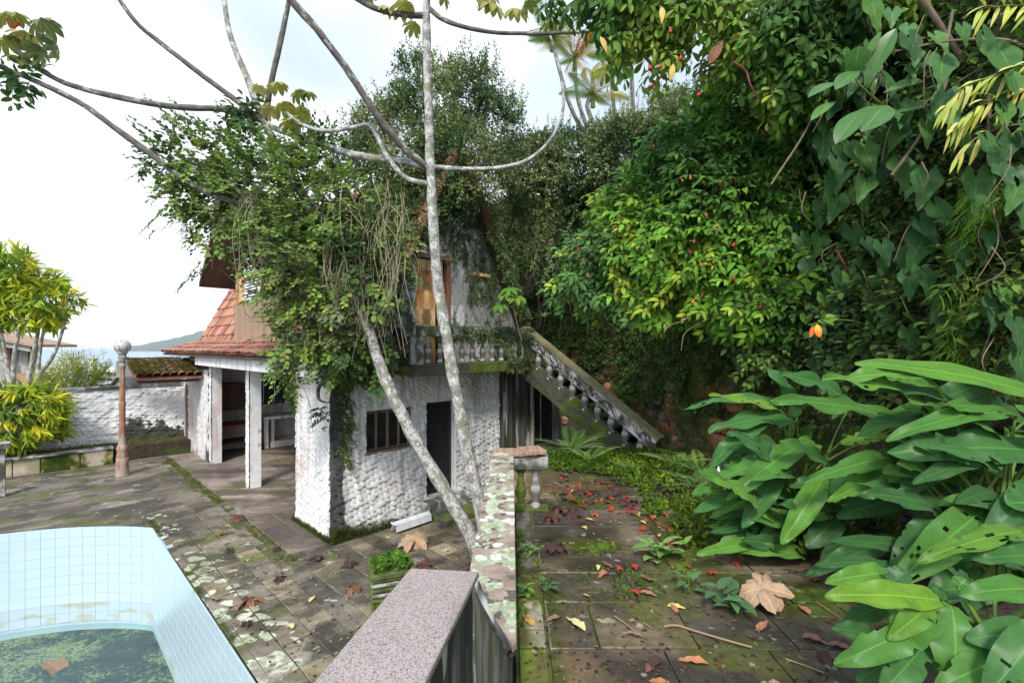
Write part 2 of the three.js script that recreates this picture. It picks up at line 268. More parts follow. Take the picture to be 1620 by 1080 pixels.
M.mossy = std({ map: texture(512, 512, 1.5, 1.5, (x, y) => { const g = f2(x * 8, y * 8, 5, 271); let c = mix3([0.028, 0.028, 0.018], [0.12, 0.115, 0.075], g); return mix3(c, mul3([0.085, 0.12, 0.012], 0.5 + g), 0.9 * sst(0.44, 0.58, f2(x * 3, y * 3, 5, 275))); }), bumpMap: M.fineBump, bumpScale: 0.02, roughness: 1 });
M.granite = std({ map: texture(768, 768, 0.6, 0.6, (x, y) => { const k = cell(x * 330, y * 330, 9), l = cell(x * 170, y * 170, 19); let c = mix3([0.25, 0.215, 0.195], [0.41, 0.355, 0.32], k[1]); if (l[1] > 0.78) c = mix3(c, [0.40, 0.27, 0.21], 0.8); if (k[1] < 0.16) c = [0.085, 0.08, 0.085]; if (l[1] < 0.1) c = mix3(c, [0.19, 0.18, 0.20], 0.7); c = mul3(c, 0.8 + 0.4 * f2(x * 5, y * 5, 3, 281)); return mix3(c, [0.66, 0.66, 0.62], 0.75 * sst(0.80, 0.86, f2(x * 24, y * 24, 3, 285))); }), roughness: 0.5, bumpMap: M.fineBump, bumpScale: 0.0015 });
M.lichenMap = texture(512, 1536, 1.2, 3.6, (x, y) => {
  const fine = f2(x * 60, y * 60, 3, 291), g = f2(x * 10, y * 10, 4, 295); let c = mix3([0.19, 0.135, 0.10], [0.40, 0.31, 0.24], g);
  c = mix3(c, [0.05, 0.05, 0.038], 0.8 * sst(0.62, 0.7, f2(x * 15, y * 15, 4, 299)));
  const m = f2(x * 13, y * 10, 5, 303) + 0.05 * sst(2.0, 3.4, y); if (m > 0.555) c = mix3(mul3([0.40, 0.435, 0.30], 0.72 + 0.5 * fine), mul3([0.30, 0.35, 0.20], 0.7 + 0.6 * fine), sst(0.5, 0.62, f2(x * 30, y * 30, 3, 309)));
  const k = cell(x * 9, y * 9, 23), r = k[0] + 0.25 * (f2(x * 45, y * 45, 3, 307) - 0.5); if (k[1] > 0.84 && r < 0.30) c = mul3([0.56, 0.60, 0.50], 0.7 + 0.5 * fine);
  return mul3(c, 0.8 + 0.4 * fine);
});
M.lichen = std({ map: M.lichenMap, bumpMap: M.fineBump, bumpScale: 0.008, roughness: 0.95 });
M.stainWall = std({ map: texture(512, 512, 1.6, 1.6, (x, y) => { const s = f2(x * 16, y * 1.6, 4, 311); let c = mix3([0.028, 0.032, 0.024], [0.22, 0.215, 0.17], sst(0.34, 0.72, s)); c = mix3(c, [0.045, 0.06, 0.018], 0.6 * sst(0.45, 0.65, f2(x * 5, y * 3, 4, 313))); const p = f2(x * 4.4 + 2.2, y * 1.9 + 0.3, 4, 317); if (p > 0.585) c = mul3([0.43, 0.46, 0.42], 0.8 + 0.4 * f2(x * 30, y * 30, 2, 319)); return c; }), bumpMap: M.fineBump, bumpScale: 0.005, roughness: 0.9 });
M.tile = [0, 1, 2].map((k) => std({ c: mul3([0.47, 0.59, 0.645], [0.985, 1, 1.012][k]), roughness: 0.22, clearcoat: 0.3, clearcoatRoughness: 0.15 }));
M.tileStained = std({ map: texture(256, 256, 1.3, 1.3, (x, y) => mix3([0.40, 0.52, 0.57], [0.38, 0.38, 0.26], 0.75 * sst(0.42, 0.68, f2(x * 4, y * 9, 5, 325)))), roughness: 0.35 });
M.gable = std({ map: texture(768, 768, 4, 4, (x, y) => { let c = limewash(x, y, 0.16); c = mix3(c, [0.24, 0.23, 0.20], 0.8 * sst(0.36, 0.60, f2(x * 2.4, y * 1.5, 5, 327))); return mix3(c, [0.06, 0.06, 0.05], 0.75 * sst(0.58, 0.68, f2(x * 6, y * 3.6, 5, 329))); }), bumpMap: M.fineBump, bumpScale: 0.008, roughness: 0.95 });
M.grout = std({ map: texture(256, 256, 1, 1, (x, y) => mix3([0.36, 0.48, 0.53], [0.43, 0.56, 0.62], f2(x * 12, y * 12, 4, 321))), roughness: 0.9 });
M.algae = std({ map: texture(768, 768, 7, 7, (x, y) => { const m = f2(x * 0.9, y * 1.7, 5, 331), f = f2(x * 9, y * 12, 4, 335); const fi = f2(x * 34, y * 44, 3, 337); let c = mix3([0.016, 0.034, 0.038], [0.045, 0.068, 0.062], f); return mix3(c, mul3([0.20, 0.22, 0.11], 0.3 + 1.2 * fi), sst(0.47, 0.60, m * 0.45 + f * 0.25 + fi * 0.3)); }), roughness: 0.95 });
M.water = std({ c: [0.86, 0.95, 0.92], transmission: 1, thickness: 0, roughness: 0.05, ior: 1.33 });
M.terracotta = std({ map: texture(256, 256, 0.7, 0.7, (x, y) => mix3(mul3([0.43, 0.20, 0.125], 0.55 + 0.8 * f2(x * 14, y * 14, 4, 341)), [0.10, 0.085, 0.06], 0.8 * sst(0.55, 0.68, f2(x * 5, y * 5, 4, 345)))), roughness: 0.92, bumpMap: M.fineBump, bumpScale: 0.004 });
const woodTex = (a, b, s, n = 14) => texture(256, 512, 0.5, 1, (x, y) => mul3(mix3(a, b, f2(x * n * 4, y * 2.2, 4, s)), 0.7 + 0.6 * f2(x * 60, y * 5, 3, s + 5)));
M.winWood = std({ map: woodTex([0.09, 0.06, 0.045], [0.25, 0.165, 0.115], 353), roughness: 0.8, bumpMap: M.fineBump, bumpScale: 0.003 });
M.darkWood = std({ map: woodTex([0.035, 0.022, 0.016], [0.11, 0.062, 0.04], 351), roughness: 0.8, bumpMap: M.fineBump, bumpScale: 0.003 });
M.boardWood = std({ map: woodTex([0.17, 0.10, 0.062], [0.42, 0.28, 0.19], 355), roughness: 0.85 });
M.brownWood = std({ map: woodTex([0.13, 0.05, 0.026], [0.26, 0.105, 0.05], 357), roughness: 0.75 });
M.ochre = std({ map: texture(384, 512, 1, 2, (x, y) => { const g = f2(x * 7, y * 2.6, 5, 361); let c = mix3([0.36, 0.16, 0.04], [0.72, 0.46, 0.22], sst(0.3, 0.7, g)); return mix3(c, [0.09, 0.06, 0.03], 0.8 * sst(0.6, 0.7, f2(x * 4.5, y * 3, 5, 365))); }), roughness: 0.8 });
M.blackWood = std({ map: woodTex([0.007, 0.006, 0.006], [0.028, 0.024, 0.022], 367), roughness: 0.7 });
M.whitePaint = std({ map: texture(256, 256, 1.2, 1.2, (x, y) => { let c = mul3([0.70, 0.69, 0.68], 0.85 + 0.3 * f2(x * 8, y * 8, 4, 371)); c = mix3(c, [0.24, 0.22, 0.19], 0.6 * sst(0.58, 0.7, f2(x * 11, y * 1.6, 4, 375))); return mix3(c, [0.10, 0.12, 0.04], 0.6 * sst(0.66, 0.74, f2(x * 6 + 8, y * 2, 4, 377))); }), roughness: 0.8, bumpMap: M.fineBump, bumpScale: 0.003 });
M.rust = std({ map: texture(256, 512, 0.5, 3, (x, y) => { const g = f2(x * 14, y * 3.5, 5, 381); let c = mix3([0.22, 0.165, 0.12], [0.40, 0.335, 0.26], g); return mix3(c, mul3([0.24, 0.10, 0.05], 0.6 + g), 0.9 * sst(0.47, 0.60, f2(x * 8 + 5, y * 2.4, 4, 385))); }), roughness: 0.85, bumpMap: M.fineBump, bumpScale: 0.004 });
M.glassDark = std({ c: [0.012, 0.014, 0.016], roughness: 0.12 });
M.globe = std({ c: [0.62, 0.62, 0.58], roughness: 0.3, transmission: 0.25, map: texture(256, 256, 0.35, 0.35, (x, y) => mix3([0.95, 0.95, 0.9], [0.28, 0.28, 0.22], sst(0.5, 0.72, f2(x * 16, y * 16, 4, 391)))) });
M.bark = std({ map: texture(384, 768, 0.6, 1.6, (x, y) => { const g = f2(x * 16, y * 12, 5, 401); let c = mix3([0.20, 0.19, 0.165], [0.42, 0.405, 0.375], sst(0.3, 0.62, g)); c = mix3(c, [0.085, 0.08, 0.062], 0.8 * sst(0.60, 0.66, f2(x * 70, y * 46, 4, 405))); c = mix3(c, [0.17, 0.18, 0.085], 0.7 * sst(0.56, 0.68, f2(x * 16, y * 7, 4, 407))); return mix3(c, [0.55, 0.56, 0.50], 0.6 * sst(0.68, 0.74, f2(x * 20 + 3, y * 15, 3, 409))); }), bumpMap: M.fineBump, bumpScale: 0.012, roughness: 0.95 });
M.darkBark = std({ map: texture(256, 512, 0.4, 1, (x, y) => { const g = f2(x * 18, y * 12, 5, 411); return mix3(mix3([0.045, 0.038, 0.03], [0.17, 0.15, 0.12], g), [0.34, 0.33, 0.29], 0.7 * sst(0.62, 0.7, f2(x * 22, y * 15, 3, 415))); }), bumpMap: M.fineBump, bumpScale: 0.01, roughness: 0.95 });
M.twig = std({ c: [0.17, 0.13, 0.08], roughness: 0.9, map: M.fineBump && texture(128, 256, 0.2, 0.8, (x, y) => mul3([1, 1, 1], 0.45 + 0.9 * f2(x * 40, y * 14, 4, 417))) });
M.vineStem = std({ c: [0.055, 0.04, 0.026], roughness: 0.95 });
M.stone = [[0.34, 0.15, 0.075], [0.24, 0.20, 0.15], [0.38, 0.21, 0.115], [0.17, 0.16, 0.13], [0.31, 0.125, 0.06]].map((c, k) => std({ map: texture(192, 192, 0.5, 0.5, (x, y) => mix3(mul3(c, 0.5 + f2(x * 16, y * 16, 5, 421 + k)), [0.05, 0.072, 0.012], 0.85 * sst(0.55, 0.68, f2(x * 6, y * 6, 4, 431 + k)))), bumpMap: M.fineBump, bumpScale: 0.015, roughness: 0.95 }));
M.stoneBlock = [0, 1, 2].map((k) => std({ map: texture(256, 256, 0.8, 0.8, (x, y) => { let c = mix3([0.36, 0.30, 0.21], [0.58, 0.51, 0.40], f2(x * 7, y * 7, 5, 441 + k)); return mix3(c, [0.15, 0.15, 0.04], (0.35 + 0.25 * k) * sst(0.42, 0.62, f2(x * 2.6, y * 2.6, 5, 451 + k)) * 1.6); }), bumpMap: M.fineBump, bumpScale: 0.01, roughness: 0.95 }));
// leaves: light passes through; the gloss is a thin clear coat
const leafM = (o = {}) => std({ roughness: 0.94, specularIntensity: 0.25, transmission: 0.34, thickness: 0, clearcoat: 0.16, clearcoatRoughness: 0.42, vertexColors: true, ...o });
M.leaf = leafM(); M.leafGloss = leafM({ clearcoat: 0.3, clearcoatRoughness: 0.34, transmission: 0.28 }); M.leafMatt = leafM({ clearcoat: 0.08, transmission: 0.4 });
const veinTex = (n, depth, up) => texture(128, 384, 1, 1, (x, y) => { const a = Math.abs(x - 0.5) * 2, mid = sst(0.075, 0.03, a), ph = (y - a * up) * n, vv = Math.abs(ph - Math.round(ph)), lat = sst(0.13, 0.0, vv) * sst(0.0, 0.1, a); const g = 0.62 + 0.5 * f2(x * 5, y * 9, 4, 461) + 0.22 * f2(x * 3, y * n * 4, 2, 467); const k = [g * (0.9 + 0.35 * f2(x * 3, y * 5, 3, 469)), g, g]; let base = mix3(k, [1.5, 1.4, 1.1], depth * lat); if (f2(x * 30, y * 60, 2, 473) > 0.83) base = [2.0, 1.8, 1.5]; if (a > 0.9 && f2(x * 9, y * 14, 3, 475) > 0.62) base = [1.6, 0.75, 0.6]; return mul3(mix3(base, [2.0, 1.7, 1.4], 0.85 * mid), 0.5); }, { mirror: false });
M.veinBroad = veinTex(30, 0.42, 0.14); M.veinHeart = veinTex(7, 0.5, 0.25);
const bigLeaf = (c, map, o = {}) => std({ c: mul3(c, 2), map, bumpMap: map, bumpScale: 0.004, roughness: 0.9, specularIntensity: 0.3, transmission: 0.26, thickness: 0, clearcoat: 0.30, clearcoatRoughness: 0.36, ...o });
M.helic = [[0.060, 0.185, 0.028], [0.044, 0.150, 0.034], [0.088, 0.235, 0.030], [0.034, 0.115, 0.028]].map((c) => bigLeaf(c, M.veinBroad));
M.helicLime = [[0.14, 0.30, 0.024], [0.105, 0.25, 0.028]].map((c) => bigLeaf(c, M.veinBroad, { transmission: 0.4 }));
M.philo = [[0.042, 0.125, 0.034], [0.058, 0.160, 0.040], [0.032, 0.098, 0.030], [0.080, 0.195, 0.040]].map((c) => bigLeaf(c, M.veinHeart));
M.ficus = [[0.055, 0.165, 0.028], [0.075, 0.205, 0.032]].map((c) => bigLeaf(c, M.veinHeart, { clearcoat: 0.7 }));
M.cecro = [[0.19, 0.235, 0.05], [0.28, 0.30, 0.06], [0.13, 0.175, 0.06], [0.40, 0.38, 0.13]].map((c) => bigLeaf(c, M.veinHeart, { transmission: 0.42, clearcoat: 0.1 }));
M.deadLeaf = [[0.22, 0.115, 0.065], [0.115, 0.055, 0.045], [0.36, 0.22, 0.135], [0.07, 0.035, 0.032]].map((c) => std({ c: mul3(c, 2), map: M.veinHeart, roughness: 0.9, bumpMap: M.fineBump, bumpScale: 0.01 }));
M.paleLeaf = std({ c: mul3([0.31, 0.22, 0.135], 2), map: M.veinHeart, roughness: 0.85 });
M.yellowLeaf = [[0.50, 0.38, 0.10], [0.42, 0.27, 0.06], [0.48, 0.46, 0.22]].map((c) => std({ c: mul3(c, 2), map: M.veinHeart, roughness: 0.8 }));
M.brownLeaf = [[0.26, 0.115, 0.065], [0.16, 0.075, 0.055], [0.34, 0.15, 0.06], [0.20, 0.13, 0.10]].map((c) => std({ c: mul3(c, 2), map: M.veinHeart, roughness: 0.75 }));
M.redPetal = [[0.48, 0.035, 0.02], [0.55, 0.075, 0.03], [0.36, 0.02, 0.02]].map((c) => std({ c, roughness: 0.6, transmission: 0.2 }));
M.orangePetal = std({ c: [0.85, 0.20, 0.02], roughness: 0.6, transmission: 0.25 });
M.yellowPetal = std({ c: [0.85, 0.55, 0.06], roughness: 0.6, transmission: 0.25 });
M.whitePetal = std({ c: [0.82, 0.82, 0.78], roughness: 0.6, transmission: 0.2 });
M.pvc = std({ c: [0.68, 0.69, 0.69], roughness: 0.5, map: texture(128, 128, 1, 1, (x, y) => mul3([1, 1, 1], 0.7 + 0.35 * f2(x * 9, y * 9, 4, 471))) });
M.seaM = std({ c: [0.16, 0.27, 0.36], roughness: 0.30, bumpMap: texture(256, 256, 90, 90, (x, y) => f2(x * 0.12, y * 0.12, 4, 481), { color: false }), bumpScale: 0.9 });
M.hillM = std({ map: texture(256, 128, 2200, 400, (x, y) => mix3([0.03, 0.05, 0.028], [0.085, 0.11, 0.06], f2(x * 0.02, y * 0.05, 5, 491))), roughness: 1 });

// ---------------------------------------------------------------- pool deck with its paving, pool, drain
const PUV = (u, v, y = 0) => V(PA[0] + S45 * (u - v), y, -(PA[1] + S45 * (u + v)));   // pool axes to world
const ARC = { c: [-3.43, -2.30], r: 4.13 };
const arcPts = (n, lift = 0) => { const a0 = Math.atan2(2.30, 3.43), a1 = Math.PI - a0, o = []; for (let i = 0; i <= n; i++) { const a = mix(a0, a1, i / n); o.push([ARC.c[0] + (ARC.r + lift) * Math.cos(a), ARC.c[1] + (ARC.r + lift) * Math.sin(a)]); } return o; };
const poolLoop = (g = 0) => [[g, -7], [g, 0], ...arcPts(28, g).slice(1, -1), [-6.87 - g, 0], [-6.87 - g, -7]];
const deck = new THREE.Group(); deck.name = 'pool_deck'; scene.add(deck); struct(deck); tag(deck, 'weathered dark stone pool deck with moss and lichen patches');
{
  const sh = new THREE.Shape([[-0.2, -2], [-0.2, 15], [-7, 21], [-11.5, 16.75], [-27, 1.2], [-27, -2]].map((p) => new THREE.Vector2(p[0], p[1])));
  sh.holes.push(new THREE.Path(poolLoop(0.03).map(([u, v]) => { const w = PUV(u, v); return new THREE.Vector2(w.x, -w.z); })));
  const top = new THREE.ShapeGeometry(sh); top.rotateX(-Math.PI / 2); top.translate(0, -0.012, 0);
  obj('deck_bed', top, M.deck, deck);
  seed(7);
  const stone = (u0, u1, v0, v1) => {
    const g = 0.006, cu = (u0 + u1) / 2, cv = (v0 + v1) / 2, w = PUV(cu, cv), h = 0.05;
    if (w.x > -0.45 || (cu > 2.0 && cv > -3.2)) return;
    const b = rbx(u1 - u0 - g, h, v1 - v0 - g, 0, -h / 2 + rr(0.0, 0.014), 0, 0.01); b.rotateX(rr(-0.006, 0.006)); b.rotateZ(rr(-0.008, 0.008)); b.rotateY(Math.PI / 4); b.translate(w.x, 0, w.z);
    obj('paving_stone', b, M.deckTone[Math.floor(rr(0, M.deckTone.length))], deck);
  };
  M.deckTone = [[1, 1, 1], [1, 1, 1], [0.7, 0.68, 0.64], [1.15, 1.13, 1.06], [1.4, 1.34, 1.18], [0.88, 0.9, 0.8]].map((c) => std({ c, map: M.deckMap, bumpMap: M.fineBump, bumpScale: 0.006, roughness: 0.8 }));
  for (let u = 0.12, k = 0; u < 6.6; k++) {
    const du = k === 4 ? 0.22 : rr(0.28, 0.36); const inner = u < 1.25 && u + du > 1.3;
    let v = -6.9 + rr(0, 0.4);
    while (v < (u < 1.2 ? 0.9 : -3.1)) { const dv = rr(0.38, 0.62); if (!(u + du > 1.32 && u < 1.2)) stone(u, u + du, v, v + dv); v += dv; }
    u += du; if (inner) u = 1.4;
  }
}
// verandah floor: low slab, its paving visible between the columns
const apron = new THREE.Group(); apron.name = 'verandah_floor'; scene.add(apron); struct(apron); tag(apron, 'brownish paved verandah floor running out to the mossy drain line');
{
  const box = (t0, t1, z0, z1, y0, y1) => { const g = rbx(t1 - t0, y1 - y0, z1 - z0, 0, 0, 0, 0.006); g.rotateY(Math.PI / 4); const w = H2W((t0 + t1) / 2, (y0 + y1) / 2, (z0 + z1) / 2); g.translate(w.x, w.y, w.z); return g; };
  obj('floor_bed', box(-0.70, 4.6, -9.95, 0.0, -0.1, 0.012), M.apron, apron);
  seed(17);
  M.apronTone = [[1, 1, 1], [0.82, 0.8, 0.78], [1.18, 1.12, 1.08], [0.95, 1, 0.9]].map((c) => std({ c, map: M.apronMap, bumpMap: M.fineBump, bumpScale: 0.004, roughness: 0.78 }));
  for (let t = -0.7; t < 2.9; t += 0.45) for (let s = rr(-0.3, 0); s < 9.6;) { const L = rr(0.75, 0.95); if (t < -0.2 || s > 1.6) obj('floor_slab', box(t + 0.004, t + 0.446, -Math.min(9.8, s + L - 0.004), -Math.max(0.01, s + 0.004), -0.02, 0.02 + rr(0, 0.005)), pick(M.apronTone), apron); s += L; }
  const dr = new THREE.Group(); dr.name = 'drain_channel'; scene.add(dr); struct(dr); tag(dr, 'narrow mossy drain channel between deck and verandah floor');
  obj('channel_bed', box(-0.80, -0.70, -11, 0.6, -0.2, -0.03), M.mossy, dr); obj('channel_edge', box(-0.84, -0.80, -11, 0.6, -0.1, 0.004), M.mossy, dr);
}
// swimming pool: tiled walls, grout, floor with algae, shallow water
{
  const pool = thing('swimming_pool', 'pale blue tiled swimming pool with arched end, nearly empty', 'pool', PUV(0, 0));
  const loc = (u, v, y) => PUV(u, v, y).sub(pool.position);
  const D = 1.95, ring = poolLoop(0.012), pos = [], idx = [];
  ring.forEach(([u, v], i) => { const a = loc(u, v, -0.012), b = loc(u, v, -D); pos.push(a.x, a.y, a.z, b.x, b.y, b.z); if (i) { const q = i * 2; idx.push(q - 2, q - 1, q, q, q - 1, q + 1); } });
  const g = new THREE.BufferGeometry(); g.setAttribute('position', new THREE.Float32BufferAttribute(pos, 3)); g.setIndex(idx); g.computeVertexNormals(); obj('pool_shell', g, M.grout, pool);
  const fs = new THREE.Shape(poolLoop(0.03).map(([u, v]) => { const w = loc(u, v, 0); return new THREE.Vector2(w.x, -w.z); })); const fl = new THREE.ShapeGeometry(fs); fl.rotateX(-Math.PI / 2); fl.translate(0, -D, 0);
  const floor = obj('pool_floor', fl, M.algae, pool);
  const H = 0.178; seed(27);
  const tileAt = (u, v, ry, w, k, parent) => { const c = loc(u, v, -0.01 - (k + 0.5) * H); const b = rbx(w - 0.0035, H - 0.0035, 0.012, 0, 0, 0, 0.0025); b.rotateY(ry + rr(-0.004, 0.004)); b.rotateX(rr(-0.003, 0.003)); b.translate(c.x, c.y, c.z); return b; };
  const arcLen = 2 * (Math.PI / 2 - Math.atan2(2.30, 3.43)) * ARC.r, W = 0.222, na = Math.round(arcLen / W), a0 = Math.atan2(2.30, 3.43); let n = 0; const rest = [];
  for (let i = 0; i < na; i++) for (let k = 0; k < 10; k++) {
    const a = a0 + (i + 0.5) / na * (Math.PI - 2 * a0), u = ARC.c[0] + ARC.r * Math.cos(a), v = ARC.c[1] + ARC.r * Math.sin(a), b = tileAt(u, v, Math.PI / 4 - Math.PI / 2 + a + 0 * Math.PI, arcLen / na, k);
    if (i < 19) { obj('wall_tile', b, k > 7 ? M.tileStained : pick(M.tile), pool); n++; } else rest.push(b);
  }
  for (let i = 0; i < 32; i++) for (let k = 0; k < 10; k++) { const b = tileAt(0, -(i + 0.5) * 0.22, Math.PI / 4 + Math.PI / 2, 0.22, k); if (i < 11) { obj('wall_tile', b, k > 8 ? M.tileStained : pick(M.tile), pool); n++; } else rest.push(b); }
  stuff(obj('wall_tiles', rest, M.tile[1], pool));
  const ws = new THREE.Shape(poolLoop(-0.008).map(([u, v]) => { const w = PUV(u, v); return new THREE.Vector2(w.x, -w.z); })); const wg = new THREE.ShapeGeometry(ws); wg.rotateX(-Math.PI / 2); wg.translate(0, -1.83, 0);
  struct(tag(obj('pool_water', wg, M.water), 'shallow murky water on the pool floor'));
}

// ---------------------------------------------------------------- the upper path: four levels stepping down, each slab a piece
const path = new THREE.Group(); path.name = 'garden_path'; scene.add(path); struct(path); tag(path, 'dark damp stone path stepping down beside the low lichen wall');
{
  seed(37);
  const levels = [[1.75, -1.5, 3.9, 0.02, 3.3], [1.55, 3.9, 5.45, 0.02, 3.3], [1.30, 5.45, 9.5, -0.2, 3.3], [0.95, 9.5, 13.2, -0.2, 3.0]];
  M.pathTone = [[1, 1, 1], [0.8, 0.78, 0.78], [1.15, 1.12, 1.05], [1.4, 1.32, 1.1]].map((c) => std({ c, map: M.pathMap, roughnessMap: M.pathRough, roughness: 1, bumpMap: M.fineBump, bumpScale: 0.007 }));
  M.paleSlab = std({ c: [1.7, 1.6, 1.5], map: M.pathMap, bumpMap: M.fineBump, bumpScale: 0.006, roughness: 0.85 });
  for (const [y, d0, d1, x0, x1] of levels) obj('path_bed', bx(x1 - x0, y - 0.02, d1 - d0, (x0 + x1) / 2, (y - 0.02) / 2, -(d0 + d1) / 2), M.mossy, path);
  const slab = (x0, x1, d0, d1, y, m, j = 1) => { const g = rbx(x1 - x0 - 0.009, 0.06, d1 - d0 - 0.009, 0, 0, 0, 0.009); g.rotateX(rr(-0.007, 0.007) * j); g.rotateZ(rr(-0.007, 0.007) * j); g.translate((x0 + x1) / 2, y - 0.03 + rr(-0.002, 0.006) * j, -(d0 + d1) / 2); obj('paving_slab', g, m ?? pick(M.pathTone), path); };
  const rows = (ds, y, x0, x1, wa, wb) => { for (let i = 0; i + 1 < ds.length; i++) { let x = x0 - rr(0, 0.2); while (x < x1) { const w = rr(wa, wb); if (x + w > x0 + 0.05) slab(Math.max(x, x0), x + w, ds[i], ds[i + 1], y); x += w; } } };
  rows([0.9, 1.5, 2.05, 2.62, 3.10, 3.5, 3.9], 1.75, 0.2, 3.0, 0.42, 0.72);
  [[0.9, 1.5], [1.5, 2.0], [2.0, 2.33], [2.33, 2.62], [2.62, 2.79], [2.79, 3.10], [3.10, 3.45], [3.45, 3.9]].forEach(([a, b], i) => slab(0.035, 0.195, a, b, 1.755, i > 2 && i < 6 ? M.paleSlab : null));
  rows([3.93, 4.42, 4.95, 5.45], 1.55, 0.2, 2.9, 0.5, 0.85); [[3.93, 4.3], [4.3, 4.85], [4.85, 5.45]].forEach(([a, b], i) => slab(0.035, 0.195, a, b, 1.552, i === 0 ? M.paleSlab : null));
  rows([5.48, 6.05, 6.65, 7.3, 8.0, 8.8, 9.5], 1.30, -0.15, 3.0, 0.55, 0.9);
}

// ---------------------------------------------------------------- relief plaster: overlapping thumb-pressed scales
function scaleWall(W, H, { rot = 0, res = 0.02, a = 0.062, b = 0.066, amp = 0.045, jit = 0.55, holes = [], wet = () => 0, sd = 1, pink = 1 } = {}) {
  const nx = Math.round(W / res), ny = Math.round(H / res), pos = [], col = [], idx = [], cr = Math.cos(rot), sr = Math.sin(rot), pw = a * 1.62, ph = b * 0.98;
  for (let j = 0; j <= ny; j++) for (let i = 0; i <= nx; i++) {
    const x = i / nx * W, y = j / ny * H, X = x * cr - y * sr, Y = x * sr + y * cr; let z = 0; const row = Math.round(Y / ph);
    let top = true; for (let r = row + 2; r >= row - 2 && top; r--) { const q = Math.round(X / pw - (r & 1) * 0.5); for (let c = q - 1; c <= q + 1; c++) {
      const h1 = hash3(r, c, sd), h2 = hash3(r, c, sd + 5), cx = (c + (r & 1) * 0.5 + (h1 - 0.5) * jit) * pw, cy = (r + (h2 - 0.5) * jit) * ph, dx = (X - cx) / (a * (0.85 + 0.3 * h2)), dy = (Y - cy) / (b * (0.85 + 0.35 * h1)), q2 = dx * dx + dy * dy;
      if (q2 < 1) { z = Math.max(z, (0.30 + 0.70 * (1 - dy) / 2) * Math.pow(1 - q2, 0.14) * (0.75 + 0.5 * h2)); top = false; }
    } }
    pos.push(x, y, z * amp + 0.012 * (f2(x * 2.4, y * 2.4, 3, sd) - 0.5)); const c = limewash(x + sd * 3.1, y, wet(x, y), pink); col.push(c[0], c[1], c[2]);
  }
  for (let j = 0; j < ny; j++) for (let i = 0; i < nx; i++) { const x = (i + 0.5) / nx * W, y = (j + 0.5) / ny * H; if (holes.some((h) => x > h[0] && x < h[1] && y > h[2] && y < h[3])) continue; const q = j * (nx + 1) + i; idx.push(q, q + 1, q + nx + 1, q + 1, q + nx + 2, q + nx + 1); }
  const g = new THREE.BufferGeometry(); g.setAttribute('position', new THREE.Float32BufferAttribute(pos, 3)); g.setAttribute('color', new THREE.Float32BufferAttribute(col, 3)); g.setIndex(idx); g.computeVertexNormals();
  return g;
}

// ---------------------------------------------------------------- the chalet
const house = thing('chalet_house', 'white chalet with scale plaster walls and steep ivy covered tile roof', 'house', C0, Math.PI / 4);
const tileHalf = (() => { const g = new THREE.CylinderGeometry(0.085, 0.10, 0.42, 8, 1, true, -Math.PI / 2, Math.PI); g.rotateX(-Math.PI / 2); return g; })();   // lies along z, round side up
function roofTiles(parent, origin, along, down, across, nA, nD, pa, pd, flip = 0.2) {   // rows of half-round tiles on a slope
  const items = [], n = across; seed(47 + nA);
  for (let i = 0; i < nA; i++) for (let j = 0; j < nD; j++) {
    const p = origin.clone().addScaledVector(along, (i + 0.5) * pa).addScaledVector(down, (j + 0.5) * pd).addScaledVector(n, 0.03 + rr(0, 0.014));
    const d = down.clone().addScaledVector(along, rr(-0.05, 0.05)).addScaledVector(n, 0.05), k = rr(0.4, 1.2); items.push([basis(p, d, n, rr(0.97, 1.03)), [k * rr(0.85, 1.15), k * rr(0.85, 1.1), k]]);
  }
  return stuff(scatter('roof_tiles', tileHalf, M.terracotta, items, parent));
}
